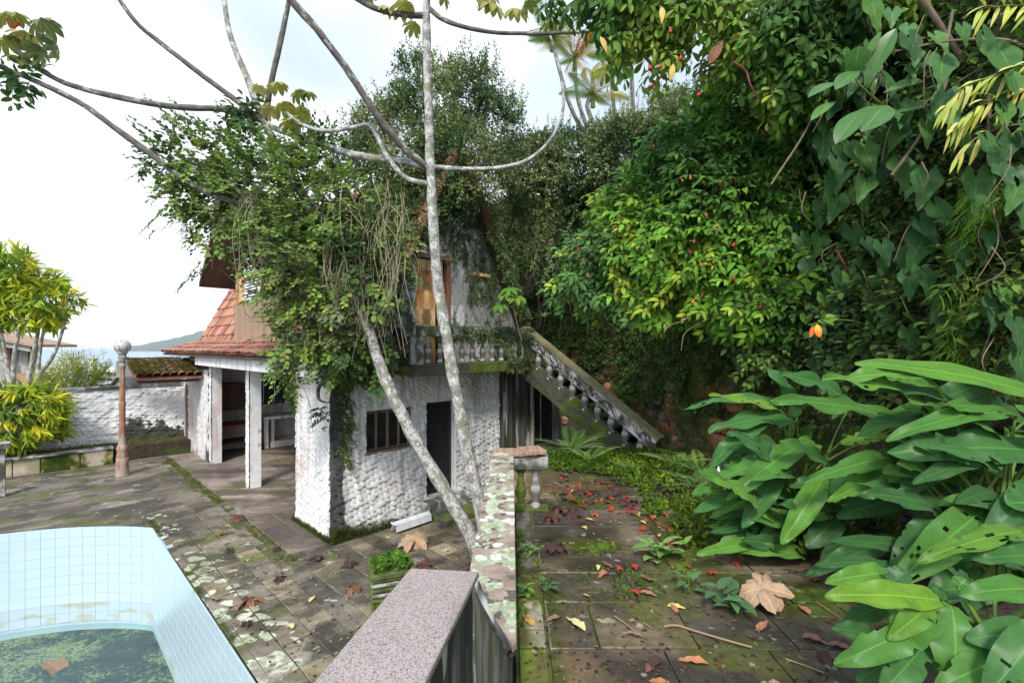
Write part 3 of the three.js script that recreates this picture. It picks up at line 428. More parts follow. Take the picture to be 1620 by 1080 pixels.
{
  const winH = [0.618, 1.573, 1.44, 2.22], doorH = [1.93, 2.67, 0.36, 2.26];
  const wetF = (x, y) => 0.25 * sst(0.35, 0.0, y) + 0.72 * sst(0.34, 0.12, x) + 0.2 * sst(2.5, 2.95, y) + 0.4 * sst(0.5, 0.05, y) * sst(1.6, 0.3, x);
  const fw = scaleWall(3.96, 3.0, { rot: 0.55, a: 0.088, b: 0.080, amp: 0.075, jit: 0.28, res: 0.015, holes: [winH, doorH], wet: wetF, sd: 3 }); obj('front_wall', fw, M.lime, house, true);
  const core = new THREE.Shape([[0.02, 0], [3.96, 0], [3.96, 3], [0.02, 3]].map((p) => new THREE.Vector2(...p)));
  for (const h of [winH, doorH]) core.holes.push(new THREE.Path([[h[0], h[2]], [h[1], h[2]], [h[1], h[3]], [h[0], h[3]]].map((p) => new THREE.Vector2(...p))));
  const cg = new THREE.ExtrudeGeometry(core, { depth: 0.2, bevelEnabled: false }); cg.translate(0, 0, -0.212); obj('wall_core', cg, M.plaster, house);
  const pg = scaleWall(1.54, 2.95, { rot: 0.3, a: 0.066, b: 0.060, amp: 0.05, jit: 0.3, res: 0.015, wet: (x, y) => 0.3 * sst(0.3, 0.0, y) + 0.55 * sst(1.46, 1.54, x) + 0.12 * sst(0.6, 0.1, y), sd: 5 }); pg.rotateY(-Math.PI / 2); pg.translate(0, 0, -1.54); obj('side_wall', pg, M.lime, house, true);
  obj('side_core', [bx(0.2, 2.95, 1.53, 0.112, 1.475, -0.77)], M.plaster, house);
  // a rounded, mouldy corner between the two walls
  const corner = tube([V(0.03, -0.02, -0.03), V(0.035, 0.8, -0.03), V(0.03, 1.7, -0.035), V(0.035, 2.97, -0.03)], [0.07, 0.06, 0.062, 0.06], 120, 16, 0.35); obj('wall_corner', corner, M.mouldWall, house);
  // window: brown frame, four dark panes between bars
  const win = new THREE.Group(); win.name = 'window'; house.add(win);
  const [wx0, wx1, wy0, wy1] = winH, wm = (wx1 - wx0) / 4; obj('frame', [rbx(wx1 - wx0 + 0.04, 0.05, 0.08, (wx0 + wx1) / 2, wy1 - 0.005, -0.02), rbx(wx1 - wx0 + 0.06, 0.045, 0.12, (wx0 + wx1) / 2, wy0, 0.0), rbx(0.05, wy1 - wy0, 0.08, wx0 + 0.01, (wy0 + wy1) / 2, -0.022), rbx(0.05, wy1 - wy0, 0.08, wx1 - 0.01, (wy0 + wy1) / 2, -0.022)], M.winWood, win);
  for (let i = 1; i < 4; i++) obj('mullion', rbx(i === 2 ? 0.05 : 0.035, wy1 - wy0 - 0.06, 0.05, wx0 + i * wm, (wy0 + wy1) / 2, -0.03), M.winWood, win);
  for (let i = 0; i < 4; i++) { obj('pane', bx(wm - 0.04, wy1 - wy0 - 0.07, 0.008, wx0 + (i + 0.5) * wm, (wy0 + wy1) / 2, -0.05), M.glassDark, win); obj('sash_bar', rbx(wm - 0.03, 0.022, 0.03, wx0 + (i + 0.5) * wm, wy0 + 0.05, -0.04), M.winWood, win); obj('sash_bar', rbx(wm - 0.03, 0.022, 0.03, wx0 + (i + 0.5) * wm, wy1 - 0.055, -0.04), M.winWood, win); }
  const louvre = (name, x0, x1, y0, y1, z, mat, step, par, frameMat) => { const d = new THREE.Group(); d.name = name; par.add(d); obj('frame', [rbx(0.06, y1 - y0, 0.05, x0 + 0.03, (y0 + y1) / 2, z), rbx(0.06, y1 - y0, 0.05, x1 - 0.03, (y0 + y1) / 2, z), rbx(x1 - x0 - 0.12, 0.07, 0.05, (x0 + x1) / 2, y1 - 0.035, z), rbx(x1 - x0 - 0.12, 0.09, 0.05, (x0 + x1) / 2, y0 + 0.045, z)], frameMat ?? mat, d); for (let y = y0 + 0.11; y < y1 - 0.09; y += step) { const s = bx(x1 - x0 - 0.125, step * 0.95, 0.01); s.rotateX(-0.62); s.translate((x0 + x1) / 2, y, z - 0.002); obj('slat', s, mat, d); } obj('backing', bx(x1 - x0 - 0.1, y1 - y0 - 0.1, 0.012, (x0 + x1) / 2, (y0 + y1) / 2, z - 0.035), M.blackWood, d); return d; };
  const door = louvre('door', doorH[0] + 0.01, doorH[1] - 0.01, doorH[2], doorH[3], -0.10, M.blackWood, 0.062, house); obj('handle', [cyl(0.012, 0.012, 0.12, doorH[0] + 0.06, 1.25, -0.045, 8)], M.rust, door);
  obj('door_jamb', [rbx(0.07, 1.92, 0.26, doorH[1] + 0.03, 1.31, -0.08, 0.01)], M.whitePaint, house);
  obj('door_step', [rbx(1.05, 0.34, 0.5, 2.32, 0.16, 0.10, 0.03)], M.concrete, house); obj('lower_step', [rbx(1.7, 0.13, 0.55, 2.7, 0.055, 0.55, 0.03)], M.mossy, house);
  // dark weathered pier, doorway under the stair
  obj('pier', [bx(1.07, 3.0, 0.34, 4.49, 1.5, -0.13)], M.mouldWall, house);
  louvre('stair_door', 5.14, 5.95, 0.95, 2.55, -0.06, M.blackWood, 0.06, house); obj('stair_jamb', [rbx(0.08, 1.66, 0.22, 5.075, 1.76, -0.02), rbx(0.03, 1.5, 0.04, 5.45, 1.75, 0.0)], M.greyPlaster, house);
  obj('rear_wall', [bx(1.2, 0.46, 0.2, 5.64, 2.79, -0.11), bx(0.3, 2.6, 0.2, 6.12, 1.3, -0.1), bx(0.2, 3.2, 11.6, 6.17, 1.6, -6.0)], M.greyPlaster, house);
  // verandah: end walls, back wall, ceiling, columns, beam
  const endW = new THREE.Shape([[0.0, 0], [4.6, 0], [4.6, 2.95], [0.0, 2.95]].map((p) => new THREE.Vector2(...p))), ew = [1.71, 2.79, 1.42, 2.28]; endW.holes.push(new THREE.Path([[ew[0], ew[2]], [ew[1], ew[2]], [ew[1], ew[3]], [ew[0], ew[3]]].map((p) => new THREE.Vector2(...p))));
  const eg = new THREE.ExtrudeGeometry(endW, { depth: 0.15, bevelEnabled: false }); eg.translate(0, 0, -10.05); obj('verandah_end_wall', eg, M.plaster, house);
  obj('verandah_wall', [bx(0.15, 2.95, 8.3, 4.67, 1.475, -5.75), bx(4.3, 2.95, 0.12, 2.4, 1.475, -1.49)], M.plaster, house);
  obj('ceiling', [bx(4.75, 0.08, 10.2, 2.25, 2.99, -4.9)], M.boardWood, house);
  const vw = new THREE.Group(); vw.name = 'verandah_window'; house.add(vw); obj('frame', [rbx(1.14, 0.06, 0.1, 2.25, 2.28, -9.88), rbx(1.14, 0.06, 0.1, 2.25, 1.42, -9.88), ...[1.71, 2.07, 2.43, 2.79].map((x) => rbx(0.06, 0.8, 0.09, x, 1.85, -9.884))], M.blackWood, vw); for (let i = 0; i < 3; i++) obj('pane', bx(0.3, 0.8, 0.01, 1.89 + i * 0.36, 1.85, -9.93), M.glassDark, vw);
  for (const s of [4.5, 7.9]) { const c = scaleWall(0.26, 2.9, { res: 0.02, amp: 0.03, wet: (x, y) => 0.25 * sst(0.3, 0, y) + (s > 7 ? 0.33 : 0), sd: 11 + s }); c.rotateY(-Math.PI / 2); c.translate(-0.02, 0.02, -s - 0.13); obj('column', [boxUV(bx(0.24, 2.92, 0.25, 0.11, 1.47, -s))], s < 7 ? M.whitePaint : M.plaster, house); obj('column_face', c, M.lime, house, true); }
  obj('beam', [rbx(0.10, 0.25, 8.6, -0.24, 2.985, -4.2, 0.01)], M.whitePaint, house); obj('soffit', [bx(0.42, 0.04, 8.4, -0.02, 2.93, -4.2)], M.whitePaint, house);
  // facade beyond the columns with a brown door post
  const ff = scaleWall(3.2, 2.7, { res: 0.03, a: 0.08, b: 0.08, amp: 0.07, rot: 0.1, wet: (x, y) => 0.42 * sst(0.75, 0, y) + 0.4 * sst(0.5, 0, Math.abs(x - 3.1)), sd: 19 }); ff.rotateY(-Math.PI / 2); ff.translate(0, 0, -11.25); obj('gate_wall', ff, M.lime, house, true); obj('gate_core', bx(0.18, 2.7, 3.2, 0.1, 1.35, -9.65), M.plaster, house);
  obj('door_post', [rbx(0.12, 1.85, 0.22, -0.02, 1.2, -10.75, 0.01)], M.brownWood, house);

  // roofs: slabs, then tiles on them
  const yl = (t) => 3.976 + 1.98 * (t - 0.86), yr = (t) => 4.13 - 1.9 * (t - 4.53);
  const slabL = prism([[0.30, yl(0.30)], [2.70, yl(2.70)], [2.70, yl(2.70) - 0.25], [0.42, yl(0.30)]], 12.3); slabL.translate(0, 0, -12.05); const slabR = prism([[2.70, yl(2.7)], [5.42, yr(5.42)], [5.30, yr(5.42)], [2.70, yl(2.7) - 0.25]], 12.3); slabR.translate(0, 0, -12.05);
  const roof = new THREE.Group(); roof.name = 'roof'; house.add(roof); obj('roof_slab', [slabL, slabR], M.darkWood, roof);
  const dl = V(-1, -1.98, 0).normalize(), nl = V(-1.98, 1, 0).normalize(), dr = V(1, -1.9, 0).normalize(), nr = V(1.9, 1, 0).normalize();
  roofTiles(roof, V(2.70, yl(2.7), -12.0), V(0, 0, 1), dl, nl, 62, 15, 0.193, 0.362); roofTiles(roof, V(2.70, yl(2.7), -12.0), V(0, 0, 1), dr, nr, 62, 15, 0.193, 0.38);
  seed(57); for (let k = 0; k < 15; k++) { const g = new THREE.CylinderGeometry(0.10, 0.12, 0.44, 10, 1, true, -Math.PI / 2, Math.PI); g.rotateX(-Math.PI / 2); const p = V(2.70, yl(2.7), 0.2).addScaledVector(dl, 0.2 + k * 0.355).addScaledVector(nl, 0.06); g.applyMatrix4(basis(p, dl.clone().add(V(0, 0, rr(-0.09, 0.09))).addScaledVector(nl, 0.08), nl.clone().add(V(0, 0, 0.5)))); obj('verge_tile', g, M.terracotta, roof); }
  obj('barge_board', [(() => { const g = prism([[2.72, yl(2.7) + 0.02], [5.5, yr(5.5) + 0.05], [5.32, yr(5.5) + 0.0], [2.72, yl(2.7) - 0.34]], 0.05); g.translate(0, 0, 0.262); return g; })()], M.brownWood, roof);
  // lean-to roof over the verandah
  const lp = prism([[-0.42, 3.17], [0.62, 3.50], [0.62, 3.42], [-0.42, 3.11]], 12.9); lp.translate(0, 0, -12.5); const lean = new THREE.Group(); lean.name = 'verandah_roof'; house.add(lean); obj('roof_slab', lp, M.darkWood, lean);
  roofTiles(lean, V(0.62, 3.50, -12.5), V(0, 0, 1), V(-1.04, -0.33, 0).normalize(), V(-0.33, 1.04, 0).normalize(), 66, 3, 0.195, 0.37); 
  // gable wall above the balcony
  const gs = new THREE.Shape([[0.45, 3.0], [5.12, 3.0], [2.72, 7.5]].map((p) => new THREE.Vector2(...p))), gd = [1.70, 2.57, 3.0, 5.27], gv = [3.38, 3.70, 5.02, 5.42]; for (const h of [gd, gv]) gs.holes.push(new THREE.Path([[h[0], h[2] + 0.01], [h[1], h[2] + 0.01], [h[1], h[3]], [h[0], h[3]]].map((p) => new THREE.Vector2(...p))));
  const gg = new THREE.ExtrudeGeometry(gs, { depth: 0.2, bevelEnabled: false }); gg.translate(0, 0, -0.2); obj('gable_wall', gg, M.gable, house);
  const bd = new THREE.Group(); bd.name = 'balcony_door'; house.add(bd); obj('leaf', [rbx(0.50, 2.15, 0.05, 1.97, 4.1, -0.06)], M.ochre, bd); obj('post', [rbx(0.09, 2.24, 0.14, 2.53, 4.12, -0.05)], M.brownWood, bd); obj('post', [rbx(0.07, 2.2, 0.10, 2.35, 4.1, -0.055)], M.ochre, bd); obj('lintel', [rbx(0.95, 0.09, 0.16, 2.14, 5.24, -0.05)], M.boardWood, bd); obj('backing', bx(0.9, 2.26, 0.03, 2.14, 4.13, -0.24), M.blackWood, bd);
  const gw = new THREE.Group(); gw.name = 'gable_vent'; house.add(gw); obj('pane', bx(0.36, 0.44, 0.02, 3.54, 5.22, -0.15), M.blackWood, gw); obj('sill', [rbx(0.5, 0.08, 0.16, 3.42, 4.99, 0.0)], M.ochre, gw); obj('gable_ledge', [rbx(1.3, 0.1, 0.12, 0.62, 3.02, 0.02)], M.greyPlaster, house);
  // dormer with boarding and a louvred shutter on the slope
  const dm = new THREE.Group(); dm.name = 'dormer'; house.add(dm);
  const ds = prism([[-7.0, 3.42], [-3.4, 3.42], [-3.4, 5.45], [-5.2, 7.1], [-7.0, 5.45]], 0.12); ds.rotateY(-Math.PI / 2); ds.translate(0.5, 0, 0); obj('dormer_wall', ds, M.ochre, dm); obj('dormer_cheek', [bx(1.9, 2.1, 0.08, 1.4, 4.5, -6.93), bx(1.9, 2.1, 0.08, 1.4, 4.5, -3.47)], M.boardWood, dm);
  for (let s = 7.0; s > 3.45; s -= 0.15) obj('plank', rbx(0.025, 1.15, 0.143, 0.36, 3.99, -s + 0.07, 0.004), M.boardWood, dm);
  const sw = louvre('shutter', 0, 1.2, 4.55, 5.95, 0, M.whitePaint, 0.075, dm); sw.rotation.y = -Math.PI / 2; sw.position.set(0.33, 0, -5.97); for (const c of sw.children) if (c.name === 'backing') c.material = M.darkWood;
  const dr1 = prism([[-7.5, 5.18], [-5.2, 7.28], [-2.9, 5.18], [-2.9, 5.06], [-5.2, 7.16], [-7.5, 5.06]], 2.9); dr1.rotateY(-Math.PI / 2); dr1.translate(2.5, 0, 0); obj('dormer_roof', dr1, M.darkWood, dm);
  roofTiles(dm, V(-0.38, 7.29, -5.2), V(1, 0, 0), V(0, -2.1, -2.3).normalize(), V(0, 2.3, -2.1).normalize(), 14, 8, 0.195, 0.385);
  // balcony
  const bal = new THREE.Group(); bal.name = 'balcony'; house.add(bal); const bT = [[0.03, 0], [0.055, 0.01], [0.055, 0.05], [0.032, 0.07], [0.066, 0.17], [0.060, 0.22], [0.034, 0.33], [0.032, 0.38], [0.055, 0.42], [0.055, 0.47], [0.02, 0.47]];
  const bGeo = boxUV(lathe(bT, 14)); M.balGeo = bGeo;
  obj('slab', [rbx(3.15, 0.17, 0.9, 2.77, 2.945, 0.33, 0.02)], M.mossy, bal); obj('kerb', [rbx(3.15, 0.07, 0.18, 2.77, 3.05, 0.69, 0.02)], M.mossy, bal); obj('rail', [rbx(3.2, 0.20, 0.24, 2.77, 3.68, 0.69, 0.03), rbx(0.2, 0.20, 0.72, 1.28, 3.67, 0.2, 0.03)], M.concrete, bal);
  for (let k = 0; k < 11; k++) { if (k === 8) continue; const m = part('baluster', bGeo, M.baluster, bal); m.position.set(1.52 + k * 0.27, 3.09, 0.69); } obj('post', [rbx(0.16, 0.52, 0.2, 1.28, 3.33, 0.69)], M.concrete, bal); obj('post', [rbx(0.18, 0.55, 0.2, 4.28, 3.34, 0.69)], M.concrete, bal);
  // stair down to the path
  const st = new THREE.Group(); st.name = 'staircase'; house.add(st); const n = 10, run = 2.85 / n, rise = 1.72 / n; seed(67);
  for (let k = 0; k < n; k++) obj('step', rbx(0.9, 0.07, run + 0.03, 4.78, 3.0 - (k + 1) * rise, 0.80 + (k + 0.5) * run, 0.015), M.mossy, st);
  const strg = prism([[0.5, 3.02], [0.85, 3.04], [3.7, 1.28], [3.52, 1.05], [0.5, 2.72]], 0.16); strg.rotateY(-Math.PI / 2); strg.translate(4.38, 0, 0); obj('stringer', strg, M.mossy, st); const st2 = strg.clone(); st2.translate(0.88, 0, 0); obj('stringer', st2, M.mossy, st); const soff = prism([[0.5, 2.85], [3.6, 1.1], [3.6, 1.02], [0.5, 2.74]], 0.76); soff.rotateY(-Math.PI / 2); soff.translate(5.13, 0, 0); obj('soffit', soff, M.mossy, st);
  const rl = prism([[0.6, 3.80], [3.86, 1.75], [3.80, 1.50], [0.6, 3.52]], 0.16); rl.rotateY(-Math.PI / 2); rl.translate(4.38, 0, 0); obj('rail', rl, M.railWhite, st); const cp = prism([[0.58, 3.86], [3.93, 1.765], [3.90, 1.71], [0.58, 3.80]], 0.24); cp.rotateY(-Math.PI / 2); cp.translate(4.42, 0, 0); obj('rail_cap', cp, M.capStone = std({ map: texture(256, 256, 1, 1, (x, y) => mix3([0.13, 0.115, 0.05], [0.26, 0.23, 0.12], f2(x * 9, y * 9, 5, 501))), bumpMap: M.fineBump, bumpScale: 0.006, roughness: 0.9 }), st);
  for (let k = 0; k < 9; k++) { const z = 0.98 + k * 0.315, y = 2.97 - (z - 0.85) * 0.617, m = part('baluster', bGeo, M.baluster, st); m.position.set(4.28, y - 0.02, z); m.scale.set(1.2, 1.08, 1.2); }
  obj('post', [rbx(0.2, 0.62, 0.2, 4.30, 1.36, 3.76, 0.02)], M.mossy, st);
}
{ // barbecue and counter on the verandah
  const b = thing('masonry_barbecue', 'old masonry barbecue with dark hood inside the verandah between the columns', 'barbecue', H2W(0.9, 0.02, -9.2), Math.PI / 4);
  obj('base', [rbx(1.3, 0.85, 0.08, 0, 0.425, -0.5), rbx(0.1, 0.85, 1.0, -0.6, 0.425, 0), rbx(0.1, 0.85, 1.0, 0.6, 0.425, 0)], M.plaster, b); obj('shelf', [rbx(1.4, 0.07, 1.05, 0, 0.89, 0.02)], M.brownWood, b); obj('shelf', [rbx(1.3, 0.05, 0.9, 0, 0.35, 0.0)], M.darkWood, b);
  const h = prism([[-0.65, 1.35], [0.65, 1.35], [0.65, 1.6], [0.3, 2.2], [-0.65, 2.2]], 0.7); h.translate(0, 0, -0.55); obj('hood', h, M.darkWood, b); obj('post', [rbx(0.09, 1.7, 0.09, 0.66, 0.85, 0.45)], M.darkWood, b);
  const c = thing('masonry_counter', 'white masonry counter under the dark verandah window', 'counter', H2W(3.0, 0.02, -9.35), Math.PI / 4);
  obj('top', [rbx(2.6, 0.1, 1.0, 0, 1.0, 0)], M.whitePaint, c); obj('leg', [rbx(0.14, 0.95, 0.95, -1.2, 0.475, 0)], M.whitePaint, c); obj('leg', [rbx(0.1, 0.95, 0.3, -0.95, 0.475, 0.2)], M.plaster, c); obj('plinth', [rbx(2.3, 0.2, 0.9, 0.1, 0.1, 0)], M.plaster, c);
}
{ // little mossy tile roof over the gate
  const r = thing('gate_roof', 'small mossy lean-to tile roof at the end of the facade', 'roof', H2W(0, 0, 0), Math.PI / 4); const g = prism([[8.55, 2.52], [10.3, 2.92], [10.3, 2.87], [8.55, 2.47]], 1.62); g.rotateY(Math.PI / 2); g.translate(-1.68, 0, 0); obj('roof_slab', g, M.brownWood, r);
  roofTiles(r, V(-1.68, 2.92, -10.3), V(1, 0, 0), V(0, -0.4, 1.75).normalize(), V(0, 1.75, 0.4).normalize(), 8, 5, 0.2, 0.355); obj('rafter', [rbx(1.5, 0.08, 0.06, -0.87, 2.40, -8.75)], M.darkWood, r); obj('upstand', [rbx(1.9, 0.5, 0.14, -0.95, 2.72, -10.45)], M.greyPlaster, r);
  seed(71); const it = []; for (let i = 0; i < 1500; i++) { const q = rnd(), t = -1.68 + 1.62 * Math.pow(rnd(), 1.4), s = 8.55 + 1.75 * q; it.push([basis(V(t, 2.53 + 0.4 * q + 0.09, -s), V(rr(-0.6, 0.2), rr(-0.3, 0.5), 1), V(0, 1, 0), rr(0.6, 1.3)), mul3(pick([[0.20, 0.17, 0.03], [0.15, 0.10, 0.04], [0.11, 0.13, 0.02]]), rr(0.6, 1.3))]); } M.tuftGeo = merge([0, 1, 2, 3, 4].map((k) => tint(put(leafGeo({ L: 0.12, W: 0.02, type: 'strap', nl: 2, droop: 0.8 }), V(0, 0, 0), V(Math.cos(k * 1.3), 1.1, Math.sin(k * 1.3))), [1, 1, 1]))); scatter('moss', M.tuftGeo, M.leafMatt, it, r);
}
// boundary wall, planter with stone blocks
{
  const w = thing('boundary_wall', 'white scale plaster boundary wall with flat weathered coping facing the sea', 'wall', H2W(0, 0, -11.3), Math.PI / 4);
  const g = scaleWall(14, 2.05, { res: 0.029, a: 0.10, b: 0.10, amp: 0.10, jit: 0.25, rot: 0.1, wet: (x, y) => (x > 11.8 ? 0.55 * (f2(x * 15, y * 15, 3, 8) - 0.5) : 0) + 0.85 * sst(12.0, 12.6, x + 0.5 * (f2(x * 6, y * 6, 4, 3) - 0.5)) * sst(1.9, 0.2, y + 0.4 * (x - 12.6)) + 0.25 * sst(12.2, 12.6, x) + 0.15 * sst(0.7, 0.4, y), sd: 23, pink: 0.3 }); g.translate(-14, 0, 0); obj('wall_face', g, M.lime, w, true); obj('wall_core', bx(14, 2.05, 0.2, -7, 1.025, -0.11), M.plaster, w); obj('coping', [rbx(12.4, 0.11, 0.36, -7.8, 2.11, -0.06)], M.concrete, w); obj('raised_end', [rbx(1.6, 0.75, 0.2, -0.8, 2.42, -0.11)], M.greyPlaster, w);
  const p = thing('planter_bed', 'raised planter bed of mossy stone blocks along the boundary wall', 'planter', H2W(0, 0, -10), Math.PI / 4); seed(73);
  for (let t = -2.0, k = 0; t > -9; k++) { const L = rr(0.5, 0.8); obj('stone_block', rbx(L - 0.012, 0.44, 0.22, t - L / 2, 0.2, -0.12 + rr(-0.012, 0.012), 0.025), M.stoneBlock[k === 0 ? 2 : Math.floor(rr(0, 3))], p); t -= L; }
  for (let k = 0; k < 3; k++) obj('stone_block', rbx(0.62, 0.42, 0.22, -0.35 - k * 0.63, 0.19, -0.75, 0.03), M.mossy, p); obj('cap', [rbx(7.2, 0.06, 0.34, -5.6, 0.455, -0.12, 0.015)], M.concrete, p); obj('soil', [bx(9, 0.40, 1.2, -4.5, 0.2, -0.83)], M.soil, p);
  const it = []; for (let i = 0; i < 900; i++) { const t = -0.4 - 8 * rnd(), z = -0.25 - rnd() * 0.95; if (f2(t * 1.3, z * 2, 3, 3) < 0.45) continue; it.push([basis(V(t, 0.40, z), V(rr(-1, 1), rr(0.4, 1.5), rr(-1, 1)), V(0, 1, 0), rr(0.5, 1.4)), mul3(pick([[0.22, 0.22, 0.04], [0.28, 0.17, 0.07], [0.14, 0.19, 0.03]]), rr(0.6, 1.3))]); } scatter('grass', M.tuftGeo, M.leafMatt, it, p);
  const q = thing('concrete_post', 'short concrete post with square cap at the deck edge', 'post', P(-4, 786, 10.9).setY(0), Math.PI / 4); obj('shaft', [rbx(0.24, 1.1, 0.24, 0, 0.55, 0)], M.concrete, q); obj('cap', [rbx(0.4, 0.12, 0.4, 0, 1.15, 0)], M.concrete, q);
}
// ---------------------------------------------------------------- granite parapet and the lichen wall
{
  const w = thing('granite_parapet', 'parapet with pink speckled granite coping and stained plaster side', 'wall', [0, 0, 0]);
  const ex = (pts, y0, y1, b = 0) => { const s = new THREE.Shape(pts.map(([x, d]) => new THREE.Vector2(x, d))); const g = new THREE.ExtrudeGeometry(s, { depth: y1 - y0 - 2 * b, bevelEnabled: b > 0, bevelThickness: b, bevelSize: b, bevelSegments: 2 }); g.rotateX(-Math.PI / 2); g.translate(0, y0 + b, 0); return g; };
  obj('coping', ex([[-0.735, 0.6], [-0.395, 0.6], [-0.157, 2.13], [-0.452, 2.16]], 2.37, 2.402, 0.008), M.granite, w);
  obj('wall_body', ex([[-0.70, 0.6], [-0.41, 0.6], [-0.172, 2.11], [-0.43, 2.13]], 0, 2.37), M.stainWall, w);
  const l = thing('lichen_wall', 'low wall with brown stone coping spotted with pale green lichen', 'wall', [0, 0, 0]);
  obj('coping', [ex([[0.004, 1.93], [0.014, 1.95], [0.014, 5.47], [-0.222, 5.47], [-0.222, 2.62], [-0.19, 2.45], [-0.14, 2.28]], 2.17, 2.205, 0.005)], M.lichen, l);
  obj('wall_body', ex([[-0.012, 1.97], [0.0, 1.99], [0.0, 5.44], [-0.205, 5.44], [-0.205, 2.62], [-0.175, 2.46], [-0.14, 2.31]], 0, 2.17), M.stainWall, l);
  obj('curved_edge', [tube([V(-0.183, 2.20, -2.44), V(-0.135, 2.19, -2.27), V(-0.065, 2.18, -2.09), V(0.0, 2.165, -1.935)], [0.02, 0.022, 0.022, 0.02], 30, 8, 0.1)], M.mouldWall, l);
  const b = thing('end_balustrade', 'short mossy balustrade with flat brown cap at the path step', 'balustrade', [0.1, 1.30, -5.52]);
  obj('rail', [rbx(0.62, 0.15, 0.2, 0.0, 0.78, 0)], M.concrete, b); obj('cap', [rbx(0.50, 0.05, 0.26, -0.06, 0.885, 0), rbx(0.26, 0.05, 0.28, 0.13, 0.91, 0.02, 0.01, 0.3)], M.boardWood, b); obj('base', [rbx(0.6, 0.26, 0.24, 0.02, 0.13, 0)], M.mossy, b);
  for (const x of [-0.0, 0.17]) { const m = part('baluster', M.balGeo, x ? M.baluster : M.mossy, b); m.position.set(x, 0.25, 0); m.scale.set(1, 1.0, 1); }
}
// ---------------------------------------------------------------- retaining wall of rubble stone, hillside above it
const WALL = new THREE.CatmullRomCurve3([V(3.35, 0, 3), V(3.35, 0, -3.5), V(3.3, 0, -8), V(3.15, 0, -10.8), V(2.3, 0, -13.0), V(0.4, 0, -14.6), V(-3, 0, -16.5), V(-8, 0, -22)]);
const wallN = (u) => { const t = WALL.getTangentAt(u); return V(t.z, 0, -t.x).normalize(); };
{
  const N = 150, L = WALL.getLength(), sheet = (rows, lean, amp, sd) => { const pos = [], idx = []; for (let i = 0; i <= N; i++) { const u = i / N, p = WALL.getPointAt(u), n = wallN(u); rows(u).forEach(([y, o], j, a) => { const k = amp * (f3(p.x * 1.1 + sd, y * 1.1, p.z * 1.1, 4) - 0.5) * 2; pos.push(p.x + n.x * (-o + k), y + (j && j < a.length - 1 ? 0.3 * k : 0), p.z + n.z * (-o + k)); }); } const R = rows(0).length; for (let i = 0; i < N; i++) for (let j = 0; j < R - 1; j++) { const q = i * R + j; idx.push(q, q + R, q + 1, q + 1, q + R, q + R + 1); } const g = new THREE.BufferGeometry(); g.setAttribute('position', new THREE.Float32BufferAttribute(pos, 3)); g.setIndex(idx); g.computeVertexNormals(); return g; };
  const test = wallN(0.3); const sgn = test.x < 0 ? 1 : -1;   // outward is towards the path
  const w = thing('retaining_wall', 'old rubble stone retaining wall with reddish stones and moss', 'wall', [0, 0, 0]);
  obj('mortar', sheet(() => [0, 0.5, 1, 1.5, 2, 2.5, 3, 3.5].map((k) => [0.6 + k, sgn * 0.05 * k]), 0, 0.05, 3), std({ map: texture(512, 512, 2, 2, (x, y) => { const g = f2(x * 9, y * 9, 5, 511); return mix3(mix3([0.02, 0.018, 0.012], [0.085, 0.07, 0.045], g), mul3([0.075, 0.105, 0.014], 0.5 + g), 0.9 * sst(0.46, 0.6, f2(x * 2.2, y * 2.2, 5, 513))); }), bumpMap: M.fineBump, bumpScale: 0.03, roughness: 1 }), w);
  seed(77); const geos = [0, 1, 2, 3, 4, 5].map((k) => { const g = new THREE.IcosahedronGeometry(1, 2), p = g.attributes.position, v = V(); for (let i = 0; i < p.count; i++) { v.fromBufferAttribute(p, i); const q = Math.pow(Math.abs(v.x), 3) + Math.pow(Math.abs(v.y), 3) + Math.pow(Math.abs(v.z), 3); v.multiplyScalar(Math.pow(q, -1 / 3) * (0.85 + 0.4 * n3(v.x * 1.6 + k * 7, v.y * 1.6, v.z * 1.6))); p.setXYZ(i, v.x, v.y, v.z); } g.computeVertexNormals(); return boxUV(g, 0.25); });
  let c = 0; for (let y = 0.85; y < 3.2; y += 0.21) for (let m = 10.2; m < 18.5; m += 0.3) { const u = (m + rr(-0.08, 0.08) + 0.15 * (Math.round(y / 0.21) % 2)) / L, p = WALL.getPointAt(u), n = wallN(u).multiplyScalar(sgn); if (f2(m * 0.55, y * 0.9, 3, 9) < 0.42 && rnd() < 0.8) continue; const s = part('stone', pick(geos), pick(M.stone), w), k = rr(0.8, 1.25); s.position.copy(p).addScaledVector(n, -0.02 + 0.05 * (y - 0.6) * -1).setY(y + rr(-0.04, 0.04)); s.rotation.set(0, Math.atan2(n.x, n.z), rr(-0.35, 0.35), 'YXZ'); s.scale.set(0.17 * k, 0.115 * rr(0.85, 1.2), 0.085 * rr(0.8, 1.3)); c++; }
  const topY = (u) => mix(mix(8.6, 7.6, sst(0.15, 0.38, u)), 8.4, sst(0.45, 0.6, u));
  const hs = sheet((u) => { const T = topY(u), o = []; for (let k = 0; k <= 12; k++) { const y = mix(4.0, T, k / 12); o.push([y, sgn * (0.16 + 0.24 * (y - 4.0))]); } o.push([T + 0.4, sgn * 4], [T + 1, sgn * 30]); return o; }, 0, 0.35, 11); const h = obj('hillside', hs, M.soil); struct(h); tag(h, 'steep overgrown earth bank above the retaining wall');
}
